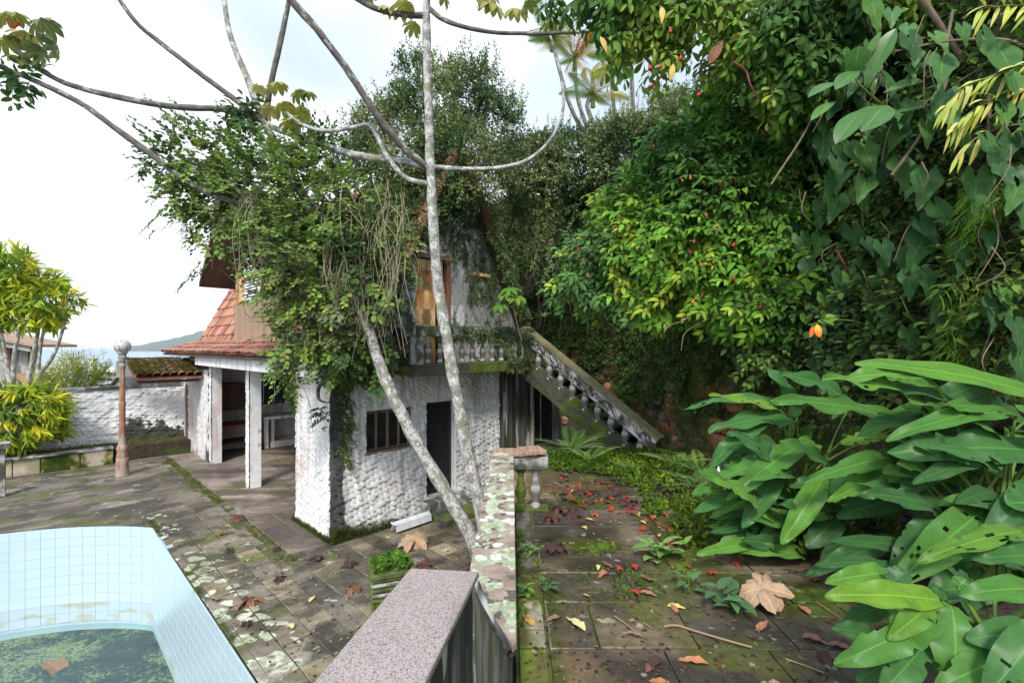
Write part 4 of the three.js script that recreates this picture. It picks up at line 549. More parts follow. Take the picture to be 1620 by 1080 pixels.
// ---------------------------------------------------------------- beyond the wall: slope, neighbours, sea, headland
{
  const pos = [], idx = [], N = 40; for (let j = 0; j <= N; j++) for (let i = 0; i <= N; i++) { const x = mix(-420, 260, i / N), z = mix(8, -300, j / N), away = Math.max(0, -z + -0.6 * x - 26), y = -4.5 - 0.30 * away; pos.push(x, Math.max(-66, y + (away > 3 ? 3 * (f2(x * 0.03, z * 0.03, 3, 5) - 0.5) : 0)), z); if (i < N && j < N) { const q = j * (N + 1) + i; idx.push(q, q + 1, q + N + 1, q + 1, q + N + 2, q + N + 1); } }
  const g = new THREE.BufferGeometry(); g.setAttribute('position', new THREE.Float32BufferAttribute(pos, 3)); g.setIndex(idx); g.computeVertexNormals(); struct(tag(obj('ground', g, M.soil), 'wooded slope falling away to the sea beyond the boundary wall'));
  const s = new THREE.CircleGeometry(14000, 64); s.rotateX(-Math.PI / 2); s.translate(0, -60, 0); struct(tag(obj('sea', s, M.seaM), 'calm pale blue sea reaching the horizon'));
  const hp = [], hi = [], n = 90; for (let i = 0; i <= n; i++) { const px = mix(196, 640, i / n), d = 6200, T = (px < 310 ? mix(0, 26, Math.pow(clamp((px - 198) / 112), 1.3)) : 26 + 9 * Math.sin((px - 310) * 0.012)) * (0.75 + 0.5 * f2(px * 0.05, 3, 4, 7)); for (let j = 0; j <= 6; j++) { const p = P(px, 548, d + j * 160), y = -62 + (62 + T / 760 * d) * Math.sin(Math.min(1, j / 5) * Math.PI / 2); hp.push(p.x, y + 14 * (f2(px * 0.08, j * 0.7, 3, 9) - 0.5) * (j ? 1 : 0), p.z); if (i < n && j < 6) { const q = i * 7 + j; hi.push(q, q + 7, q + 1, q + 1, q + 7, q + 8); } } }
  const hg = new THREE.BufferGeometry(); hg.setAttribute('position', new THREE.Float32BufferAttribute(hp, 3)); hg.setIndex(hi); hg.computeVertexNormals(); struct(tag(obj('headland_hill', hg, M.hillM), 'low hazy headland across the water'));
  // neighbour at the frame edge
  const nb = thing('neighbour_house', 'grey neighbouring house with sloping eave behind the yellow tree', 'house', P(-30, 600, 21)); const L = (px, py, d) => P(px, py, d).sub(nb.position);
  const wallW = L(36, 600, 21).x - L(-160, 600, 21).x; obj('wall', [bx(wallW, 5.5, 0.6, L(36, 600, 21).x - wallW / 2, -1.2, -0.5)], M.greyPlaster, nb); obj('side_wall', [bx(0.75, 3, 0.6, L(36, 600, 21).x + 0.02, L(0, 645, 21).y, -0.3)], M.boardWood, nb); obj('panel', [bx(0.25, 2.2, 0.05, L(6, 600, 21).x, L(0, 590, 21).y, -0.16)], M.brownWood, nb);
  const ea = prism([[L(-160, 498, 21).x, L(0, 498, 21).y], [L(82, 545, 21).x, L(0, 545, 21).y], [L(82, 549, 21).x, L(0, 549, 21).y], [L(-160, 502, 21).x, L(0, 502, 21).y]], 2); ea.translate(0, 0, -1.2); obj('roof', ea, M.boardWood, nb); const fa = prism([[L(-160, 504, 21).x, L(0, 504, 21).y], [L(70, 549, 21).x, L(0, 549, 21).y], [L(70, 556, 21).x, L(0, 556, 21).y], [L(-160, 512, 21).x, L(0, 512, 21).y]], 0.12); fa.translate(0, 0, 0.5); obj('fascia', fa, M.greyPlaster, nb);
  const br = thing('brown_roofed_house', 'low house with plain dark brown roof below the boundary wall', 'house', P(90, 640, 38)); const B = (px, py, d) => P(px, py, d).sub(br.position); const rp = B(20, 589, 38), rq = B(112, 615, 38); const rg = prism([[-3, rp.y], [rq.x - 0.9, rp.y], [rq.x + 0.2, rq.y - 1.4], [-3.2, rq.y - 1.4]], 0.2); obj('roof', rg, std({ c: [0.13, 0.085, 0.08], roughness: 0.9, bumpMap: M.fineBump, bumpScale: 0.02 }), br); obj('wall', bx(3, 3, 1, -1, rq.y - 2.8, -1), M.greyPlaster, br);
  const ap = thing('apartment_block', 'white apartment block with rows of balconies far below the wall', 'building', P(166, 600, 130)); obj('wall', bx(8.5, 12, 8, 0, -3, -4.2), M.whitePaint, ap); for (let k = 0; k < 5; k++) { obj('balcony', bx(8.8, 0.5, 1.2, 0, 2.2 - k * 1.6, 0.3), M.whitePaint, ap); for (let q = 0; q < 4; q++) obj('window', bx(1.3, 0.7, 0.1, -3.2 + q * 2.1, 1.6 - k * 1.6, -0.16), M.glassDark, ap); }
  const po = thing('white_post', 'white painted post standing in the bamboo beyond the wall', 'post', P(146, 660, 19)); obj('shaft', rbx(0.21, 2.3, 0.21, 0, 1.15, 0), M.whitePaint, po); obj('cap', rbx(0.25, 0.06, 0.25, 0, 2.33, 0), M.whitePaint, po);
  const sh = thing('gabled_shed', 'grey gabled shed beside the lamp post beyond the wall', 'shed', P(212, 640, 26)); const S = (px, py) => P(px, py, 26).sub(sh.position); const sg = prism([[S(178, 0).x, S(0, 607).y], [S(212, 0).x, S(0, 568).y], [S(260, 0).x, S(0, 607).y], [S(260, 0).x, -2], [S(178, 0).x, -2]], 3); sg.translate(0, 0, -3); obj('wall', sg, M.greyPlaster, sh); const sr = prism([[S(175, 0).x, S(0, 609).y], [S(212, 0).x, S(0, 566).y], [S(212, 0).x, S(0, 570).y], [S(178, 0).x, S(0, 610).y]], 3.2); sr.translate(0, 0, -3.05); obj('roof', sr, M.darkWood, sh);
}

// ---------------------------------------------------------------- planting bed and low greenery
const bedX = (d) => (d < 3.2 ? 1.92 : d < 4.2 ? mix(1.92, 1.50, (d - 3.2) / 1.0) : d < 6.5 ? mix(1.50, 1.95, (d - 4.2) / 2.3) : mix(1.95, 1.55, clamp((d - 6.5) / 2.5)));
const pathY = (d) => (d < 3.9 ? 1.755 : d < 5.45 ? 1.555 : d < 9.5 ? 1.305 : 0.95);
{
  const pos = [], idx = [], n = 90, m = 14; for (let i = 0; i <= n; i++) for (let j = 0; j <= m; j++) { const d = mix(-2, 9.6, i / n), q = j / m, x = mix(bedX(d) + 0.12 * (f2(d * 3, 1, 3, 3) - 0.5), 3.4, q), base = mix(pathY(d - 0.25), pathY(d + 0.25), 0.5); pos.push(x, base - 0.05 + 0.22 * Math.pow(q, 0.9) + 0.12 * (f2(x * 3, d * 3, 4, 7) - 0.5) * sst(0, 0.15, q), -d); if (i < n && j < m) { const k = i * (m + 1) + j; idx.push(k, k + 1, k + m + 1, k + 1, k + m + 2, k + m + 1); } }
  const g = new THREE.BufferGeometry(); g.setAttribute('position', new THREE.Float32BufferAttribute(pos, 3)); g.setIndex(idx); g.computeVertexNormals(); struct(tag(obj('planting_bed', g, M.soil), 'dark earth bed between the path and the retaining wall'));
}
const S = {      // sprigs that are shared
  small: [1, 2, 3].map((k) => sprig({ k: 8, len: 0.26, leaf: { L: 0.085, W: 0.05, nl: 3, droop: 0.5 }, sd: k, spread: 0.9 })),
  box: [4, 5].map((k) => sprig({ k: 9, len: 0.34, leaf: { L: 0.085, W: 0.042, type: 'obov', nl: 3, droop: 0.3 }, sd: k, spread: 0.8 })),
  round: [6, 7, 8].map((k) => sprig({ k: 7, len: 0.36, both: true, leaf: { L: 0.105, W: 0.075, type: 'round', nl: 4, droop: 0.35, fold: 0.15 }, sd: k })),
  abut: [9, 10, 11].map((k) => sprig({ k: 6, len: 0.30, both: true, leaf: { L: 0.17, W: 0.072, type: 'lance', nl: 5, droop: 1.0, fold: 0.25 }, sd: k })),
  canopy: [12, 13, 14].map((k) => sprig({ k: 7, len: 0.34, leaf: { L: 0.19, W: 0.075, type: 'obov', nl: 4, droop: 0.9, fold: 0.25 }, sd: k, spread: 0.8 })),
  drac: [15, 16].map((k) => sprig({ k: 13, len: 0.26, leaf: { L: 0.42, W: 0.075, type: 'lance', nl: 5, droop: 1.2, fold: 0.3 }, sd: k, spread: 0.7 })),
  tree: [17, 18].map((k) => sprig({ k: 10, len: 0.22, leaf: { L: 0.40, W: 0.085, type: 'lance', nl: 4, droop: 1.0, fold: 0.25 }, sd: k, spread: 0.9 })),
  cover: [19, 20].map((k) => sprig({ k: 6, len: 0.09, leaf: { L: 0.05, W: 0.032, type: 'round', nl: 3, droop: 0.4 }, sd: k, spread: 1.1 })),
  bamboo: [21, 22].map((k) => sprig({ k: 8, len: 0.5, leaf: { L: 0.20, W: 0.032, type: 'strap', nl: 3, droop: 0.7 }, sd: k, spread: 0.7 })),
};
const split = (name, geos, mat, items, parent) => geos.forEach((g, i) => { const its = items.filter((_, k) => k % geos.length === i); if (its.length) scatter(name, g, mat, its, parent); });

// ---------------------------------------------------------------- cecropia tree: two leaning trunks, long bare branches, hand-shaped leaves
function palmate({ n = 9, R = 0.35, w = 0.11, droop = 0.6, span = 5.6, cup = 0.15, up = 0, jit = 0 } = {}) {
  const gs = []; for (let i = 0; i < n; i++) { const a = (i / (n - 1) - 0.5) * span + rr(-jit, jit) * 0.5, L = R * (0.62 + 0.38 * Math.cos(a * 0.5)) * (1 - jit * rnd()), g = leafGeo({ L, W: w, type: 'obov', nl: 6, nw: 2, fold: 0.18 + jit * rr(-0.6, 1), wave: 0.3 + jit * 1.5, twist: jit * rr(-1.5, 1.5), sd: i * 3, droop: droop * rr(0.8 - jit * 0.6, 1.3 + jit) }); gs.push(put(g, V(0, 0, 0), V(Math.sin(a), up - cup + jit * rr(-0.5, 0.5), Math.cos(a)), V(rr(-jit, jit), 1, rr(-jit, jit)))); } return merge(gs);
}
{
  const path3 = (pts) => pts.map(([x, y, d]) => P(x, y, d)), px = (r, d) => r * d / 760;
  const root = V(-0.33, 0, -6.8), tr = thing('cecropia_tree', 'pale lichened cecropia with two leaning trunks and long bare curving branches', 'tree', root);
  const limb = (name, pts, r0, r1, n = 36, mat = M.bark, extra = []) => { const w = [...extra, ...path3(pts)].map((p) => p.sub(root)), d = pts[0][2]; return obj(name, tube(w, [px(r0, d), px((r0 * 0.55 + r1 * 0.45), d), px(r1, d)], n, 10, 0.17), mat, tr, true); };
  limb('trunk', [[774, 868, 6.75], [757, 790, 6.75], [737, 700, 6.8], [722, 620, 6.8], [708, 540, 6.85], [694, 460, 6.9], [687, 380, 6.9], [681, 265, 7], [677, 150, 7], [675, 60, 7], [675, -60, 7]], 11.5, 6, 110, M.bark, [root.clone()]);
  limb('trunk', [[752, 864, 6.75], [700, 770, 6.8], [650, 683, 6.9], [610, 600, 7], [575, 500, 7.1], [548, 430, 7.2], [508, 350, 7.3], [466, 290, 7.4], [440, 235, 7.4], [417, 192, 7.4], [390, 122, 7.5], [365, 60, 7.5], [350, -30, 7.6]], 11.5, 4, 120, M.bark, [root.clone().add(V(-0.03, 0, 0))]);
  limb('branch', [[417, 193, 7.4], [375, 160, 7.3], [315, 115, 7.2], [250, 65, 7.1], [215, 35, 7], [175, -20, 6.9]], 4.6, 2.8, 36, M.darkBark); limb('branch', [[410, 188, 7.4], [365, 174, 7.3], [270, 168, 7.2], [170, 150, 7], [100, 130, 6.9], [55, 105, 6.8], [26, 78, 6.7]], 5, 3, 36, M.darkBark);
  limb('branch', [[419, 193, 7.4], [425, 150, 7.35], [440, 80, 7.3], [450, 35, 7.3], [462, -25, 7.2]], 4.5, 3.4, 30, M.darkBark); limb('branch', [[508, 352, 7.3], [400, 330, 7.25], [300, 290, 7.2], [240, 245, 7.1], [185, 205, 7], [130, 165, 6.9], [60, 130, 6.8], [0, 105, 6.7], [-50, 80, 6.6]], 5.2, 3.4, 60, M.darkBark);
  limb('branch', [[681, 263, 7], [620, 253, 7.1], [560, 245, 7.2], [500, 226, 7.3], [440, 205, 7.4], [418, 194, 7.4]], 6, 4.6, 40); limb('branch', [[681, 267, 7], [640, 235, 6.9], [600, 187, 6.7], [550, 112, 6.5], [500, 45, 6.3], [460, 0, 6.2], [430, -40, 6.1]], 5.4, 5, 44, M.darkBark);
  limb('branch', [[676, 291, 7], [640, 280, 6.95], [612, 247, 6.9], [585, 198, 6.9], [560, 201, 6.95], [520, 207, 7], [475, 196, 7.1], [448, 176, 7.2]], 4, 2.6, 50); limb('branch', [[683, 264, 7], [740, 267, 7], [800, 264, 7], [840, 250, 7], [875, 215, 7], [891, 172, 7], [889, 130, 7], [878, 82, 7], [870, 55, 7]], 3.6, 1.8, 56);
  limb('branch', [[676, 24, 7], [640, 23, 7], [600, 15, 6.9], [550, -10, 6.9]], 5, 4, 24, M.darkBark); limb('branch', [[677, 12, 7], [700, 30, 6.9], [760, 48, 6.8], [840, 53, 6.7], [930, 50, 6.6]], 4, 2.2, 36, M.darkBark); limb('branch', [[274, 225, 7.2], [274, 205, 7.2], [273, 186, 7.2]], 2.2, 1.8, 10, M.darkBark);
  seed(101); const variants = [0, 1, 2, 3].map(() => palmate({ n: 9, R: 0.40, w: 0.13, droop: rr(0.7, 1.2), cup: 0.25 }));
  for (const [x, y, r, d, c] of [[66, 42, 44, 6.7, 2], [18, 30, 40, 6.7, 0], [88, 78, 36, 6.7, 2], [40, 62, 40, 6.75, 3], [8, 68, 34, 6.7, 0], [60, 88, 36, 6.7, 2], [-15, 30, 36, 6.8, 2], [28, 96, 30, 6.8, 0], [412, 143, 24, 7.2, 3], [440, 138, 30, 7.2, 1], [470, 150, 26, 7.2, 0], [446, 172, 32, 7.15, 1], [480, 186, 28, 7.2, 1], [424, 178, 24, 7.2, 3], [462, 200, 30, 7.2, 1], [490, 150, 20, 7.2, 0], [258, 184, 15, 7.2, 2], [286, 186, 17, 7.2, 2], [296, 190, 15, 7.2, 2], [640, 14, 34, 6.9, 1], [612, 16, 26, 6.9, 3], [780, 14, 40, 6.8, 1], [815, 22, 36, 6.8, 1], [835, 8, 30, 6.7, 0], [768, -4, 34, 6.8, 3], [655, 44, 26, 6.9, 1], [700, -4, 30, 6.9, 0], [870, 40, 26, 6.8, 0], [580, -6, 26, 6.9, 0]]) { const m = part('leaf', pick(variants), M.cecro[c], tr); basis(P(x, y - r * 0.25, d).sub(root), V(rr(-1, 1), rr(-0.5, 0.1), rr(-0.3, 1)), V(rr(-0.3, 0.3), 1, rr(-0.5, 0.2)), r / 760 * d / 0.40 * 0.9).decompose(m.position, m.quaternion, m.scale); }
  const bud = part('flower_bud', merge([0, 1, 2, 3, 4, 5, 6].map((k) => put(leafGeo({ L: 0.16, W: 0.035, type: 'lance', nl: 3, droop: 0.2 }), V(0, 0, 0), V(Math.cos(k), 1.2, Math.sin(k))))), M.redPetal[1], tr); bud.position.copy(P(20, 46, 6.65).sub(root));
  // epiphyte tufts on the branches
  for (const [x, y, d] of [[388, 178, 7.3], [30, 128, 6.75]]) { const its = []; for (let i = 0; i < 16; i++) its.push([basis(P(x + rr(-14, 18), y + rr(-10, 10), d).sub(root), V(rr(-1, 1), rr(-1, 1), rr(-0.4, 0.8)), V(0, 1, 0), rr(0.8, 1.3)), [0.057, 0.121, 0.036]]); scatter('epiphyte_leaves', S.abut[0], M.leaf, its, tr); }
}
function curled(R) { const g = palmate({ n: 9, R, w: R * 0.34, droop: 2.4, cup: 0.5, span: 5.8 }); return g; }
seed(103);
const curlGeos = [0, 1, 2].map(() => curled(0.22));
[[478, 250, 7.2, 0.24, 'dark brown curled dead leaf hanging below the cecropia fork, uppermost'], [462, 305, 7.2, 0.2, 'curled dead leaf caught on top of the round leaved climber'], [612, 318, 9.2, 0.22, 'grey brown dead leaf lying on the ivy left of the straight trunk'], [655, 386, 9.2, 0.16, 'withered leaf hanging beside the orange verge tiles'], [661, 408, 9.2, 0.14, 'lower withered leaf hanging by the ochre balcony door'], [1018, 424, 6.3, 0.16, 'dark withered leaf clump inside the red flowering shrub']].forEach(([x, y, d, s, label], i) => { const m = part('hanging_dead_leaf', curlGeos[i % 3], M.deadLeaf[i === 0 ? 1 : i === 2 ? 2 : 1 + (i % 2) * 2 - (i % 2)], scene); basis(P(x, y - 14, d), V(0.3, -0.5, 1), V(0.2, 1, 0.3), s / 0.22).decompose(m.position, m.quaternion, m.scale); tag(m, label, 'dead leaf'); });

// ---------------------------------------------------------------- climber over the left trunk and the dormer
{
  seed(111); const t = thing('round_leaved_climber', 'bright round leaved climber smothering the leaning trunk in front of the dormer', 'climbing plant', [0, 0, 0]);
  const it = clumps([[330, 265, 7.6, 72, 48, 0.5], [420, 300, 7.5, 105, 62, 0.6], [500, 335, 7.4, 100, 75, 0.7], [470, 385, 7.3, 76, 72, 0.6], [520, 435, 7.2, 100, 85, 0.7], [585, 385, 7.4, 66, 75, 0.5], [495, 500, 7.2, 60, 55, 0.45], [540, 530, 7.3, 56, 56, 0.35], [458, 555, 7.3, 20, 36, 0.2], [262, 258, 7.7, 32, 26, 0.25], [335, 340, 7.6, 36, 44, 0.3], [600, 440, 7.3, 36, 45, 0.35], [315, 300, 7.65, 60, 40, 0.3], [385, 240, 7.5, 60, 32, 0.3], [458, 590, 7.4, 18, 26, 0.15], [505, 250, 7.35, 40, 40, 0.3]], 3000, { cols: [[0.055, 0.111, 0.031], [0.086, 0.164, 0.036], [0.127, 0.224, 0.044], [0.182, 0.293, 0.055], [0.111, 0.150, 0.062]], out: 0.8, down: 0.25, shell: 0.5, size: [0.62, 0.98], rough: 0.5 });
  split('foliage', S.round, M.leaf, it, t);
  const long = []; for (let i = 0; i < 26; i++) { const a = pick([[360, 230], [300, 225], [270, 250], [300, 330], [520, 250], [330, 400], [560, 560], [460, 590]]), p = P(a[0] + rr(-40, 40), a[1] + rr(-20, 25), rr(7.2, 7.7)); for (let k = 0; k < 4; k++) long.push([basis(p.clone().add(V(rr(-0.06, 0.06) + (a[0] < 400 ? -0.1 : 0.02) * k, (a[1] < 300 ? 0.10 : -0.09) * k, rr(0, 0.1))), V(a[0] < 400 ? -0.7 : rr(-0.4, 0.4), a[1] < 300 ? 0.7 : -1, 0.3), V(0, 1, 0.4), rr(0.6, 0.9)), [0.040, 0.105, 0.016]]); } split('foliage', S.round, M.leaf, long, t);
  const st = []; for (let i = 0; i < 260; i++) { const x = rnd() < 0.6 ? rr(500, 645) : rr(380, 560), y = rr(280, 430), d = rr(6.75, 7.5), p = P(x, y, d), q = p.clone().add(V(rr(-0.3, 0.3), -rr(0.6, 1.5), rr(-0.1, 0.15))); st.push(tube([p, p.clone().lerp(q, 0.5).add(V(rr(-0.2, 0.2), rr(0, 0.2), rr(-0.05, 0.1))), q], [0.004, 0.0025], 8, 4, 0)); } stuff(obj('hanging_stems', st, std({ c: [0.36, 0.31, 0.20], roughness: 0.9 }), t));
  const th = []; for (let i = 0; i < 60; i++) { const p = P(rr(390, 620), rr(260, 520), rr(7.1, 7.4)), q = p.clone().add(V(rr(-0.7, 0.7), rr(-0.6, 0.5), rr(-0.2, 0.2))); th.push(tube([p, p.clone().lerp(q, 0.5).add(V(rr(-0.15, 0.15), rr(-0.2, 0.2), 0)), q], [0.009, 0.005], 8, 4, 0)); } stuff(obj('branches', th, M.vineStem, t));
  const dead = thing('withered_vine', 'dark withered vine stem curving down the white corner pillar', 'vine', [0, 0, 0]); obj('stem', [tube([P(520, 560, 8.0), P(516, 600, 8.0), P(504, 612, 8.05), P(505, 632, 8.0), P(520, 637, 7.95)], [0.034, 0.037, 0.009], 30, 8, 0.2), tube([P(476, 606, 8.2), P(490, 640, 8.2), P(493, 672, 8.2), P(495, 690, 8.2)], [0.004, 0.003], 16, 4, 0), tube([P(493, 672, 8.2), P(480, 690, 8.3), P(458, 705, 8.5)], [0.003, 0.002], 10, 4, 0)], M.darkBark, dead); const lv = []; for (let i = 0; i < 16; i++) lv.push([basis(P(rr(503, 520), pick([648, 666, 655]) + rr(-6, 8), 7.95), V(rr(-1, 0.4), rr(-0.6, 0.2), 0.5), V(0, 1, 0.5), 0.5), [0.034, 0.089, 0.029]]); scatter('foliage', S.round[0], M.leaf, lv, dead);
}
// ---------------------------------------------------------------- ivy over gable, roof and balcony
{
  seed(121); const cols = [[0.046, 0.098, 0.032], [0.071, 0.140, 0.039], [0.113, 0.190, 0.055], [0.167, 0.236, 0.078], [0.218, 0.265, 0.121]];
  const t = thing('bushy_roof_ivy', 'tall bushy ivy growing over the gable peak behind the straight trunk', 'ivy', [0, 0, 0]);
  const it = clumps([[690, 175, 10.4, 62, 62, 0.7], [745, 150, 10.6, 50, 50, 0.5], [775, 135, 10.7, 26, 34, 0.3], [640, 220, 10.2, 62, 62, 0.6], [775, 205, 10.8, 50, 62, 0.6], [720, 262, 10.0, 100, 56, 0.7], [712, 238, 9.75, 46, 36, 0.3], [738, 300, 9.95, 34, 34, 0.2], [600, 290, 9.5, 60, 52, 0.5], [645, 345, 9.3, 42, 40, 0.25], [795, 280, 10.9, 45, 60, 0.5], [700, 318, 9.8, 46, 30, 0.25], [570, 252, 9.7, 50, 36, 0.4], [600, 360, 9.2, 40, 40, 0.25], [590, 205, 10, 40, 30, 0.4], [660, 120, 10.5, 26, 30, 0.3]], 6300, { cols, out: 0.9, down: -0.05, shell: 0.5, size: [0.6, 1.05], rough: 0.75 });
  split('foliage', S.box, M.leafGloss, it.filter((_, k) => k % 2), t); split('foliage', S.small, M.leafGloss, it.filter((_, k) => k % 2 === 0), t);
  const up = []; for (let i = 0; i < 60; i++) { const [x, y, d] = pick([[660, 105, 10.5], [700, 115, 10.5], [740, 105, 10.6], [780, 110, 10.7], [810, 175, 10.8], [605, 190, 10], [575, 215, 9.8], [640, 160, 10.2]]), b = P(x + rr(-18, 18), y + rr(0, 25), d); for (let k = 0; k < 3; k++) up.push([basis(b.clone().add(V(rr(-0.04, 0.04), k * 0.2, 0)), V(rr(-0.5, 0.5), 1, rr(-0.3, 0.3)), V(0, 0, 1), rr(0.7, 0.95)), mul3(pick(cols), 1.1)]); } split('foliage', S.box, M.leafGloss, up, t);
  obj('stem', [tube([H2W(2.4, 5.4, 0.05), H2W(2.6, 6.8, 0.15), P(725, 240, 10.4), P(745, 180, 10.6)], [0.06, 0.03], 30, 7, 0.2), tube([P(725, 250, 10.4), P(690, 190, 10.4), P(675, 130, 10.5)], [0.03, 0.015], 20, 6, 0.2)], M.darkBark, t);
  // creeping ivy on the plaster: tiny leaves and dark stems close to the wall
  const c = thing('creeping_ivy', 'thin creeping ivy spread over the gable plaster and balcony rail', 'ivy', [0, 0, 0]), its = [], L = V();
  const on = (tt, y, z, s, k, dn = 0.5) => { const p = H2W(tt, y, z); its.push([basis(p, V(rr(-1, 1), rr(-1, 0.7) - dn, rr(-0.1, 0.8)), V(S45 + rr(-0.4, 0.4), rr(0, 0.5), S45), s), mul3(pick(cols), k)]); };
  for (let i = 0; i < 9500; i++) { const tt = rr(0.5, 5.0), y = rr(3.05, 7.2); if (y > 3.976 + 1.98 * (tt - 0.86) || y > 4.13 - 1.9 * (tt - 4.53)) continue; if (tt > 1.66 && tt < 2.6 && y < 5.2) continue; const m = f2(tt * 1.5, y * 1.1, 4, 3) + 0.30 * sst(4.9, 6.3, y) + 0.15 * sst(1.6, 0.6, tt) - 0.16 * sst(4.9, 3.6, y) * sst(2.6, 2.8, tt); if (m > 0.45) on(tt, y, 0.03, rr(0.25, 0.5), 0.9); }
  for (let i = 0; i < 900; i++) { const tt = rr(1.7, 4.3); on(tt, 3.62 + rr(-0.08, 0.2), 0.69 + rr(-0.1, 0.16), rr(0.3, 0.6), 1); } for (let i = 0; i < 260; i++) on(rr(3.4, 4.4), rr(2.9, 3.7), 0.80 + rr(0, 0.1), rr(0.3, 0.6), 0.8);
  for (let i = 0; i < 800; i++) { const q = rnd(), tt = mix(3.35, 5.35, Math.pow(q, 0.8)), y = 4.13 - 1.9 * (tt - 4.53) + rr(-0.35, 0.1); if (n2(tt * 3, y * 2, 5) > 0.35) on(tt, y, 0.33 + rr(0, 0.12), rr(0.4, 0.85), 1.15, 1.2); }
  for (let i = 0; i < 500; i++) { const tt = rr(-0.1, 0.36), y = rr(1.3, 3.2); if (f2(tt * 4, y * 1.3, 3, 8) + 0.25 * (y - 2.3) > 0.52) on(tt, y, 0.06, rr(0.35, 0.7), 0.8, 1); } for (let i = 0; i < 520; i++) on(rr(-0.2, 1.0), rr(2.85, 3.5), rr(0.05, 0.4), rr(0.5, 1.0), 0.9, 0.9);
  split('foliage', S.small, M.leafGloss, its, c);
  const st = []; for (let i = 0; i < 90; i++) { let tt = rr(0.6, 4.6), y = rr(3.1, 5.4); const pts = []; for (let k = 0; k < 6; k++) { pts.push(H2W(tt, y, 0.012)); tt += rr(-0.16, 0.16); y += rr(0.02, 0.2); } const yy = y; if (yy > 4.13 - 1.9 * (tt - 4.53) || yy > 3.976 + 1.98 * (tt - 0.86) || (tt > 1.6 && tt < 2.65)) continue; st.push(tube(pts, [0.0035, 0.002], 14, 4, 0.2)); } for (let i = 0; i < 40; i++) { let z = rr(0.8, 3.6), y = 0; const pts = []; for (let k = 0; k < 5; k++) { y = 3.66 - (z - 0.6) * 0.63 + rr(-0.13, 0.10); pts.push(H2W(4.205, y, z)); z += rr(0.02, 0.14); } st.push(tube(pts, [0.006, 0.004], 12, 4, 0.2)); } stuff(obj('stems', st, M.vineStem, c));
}
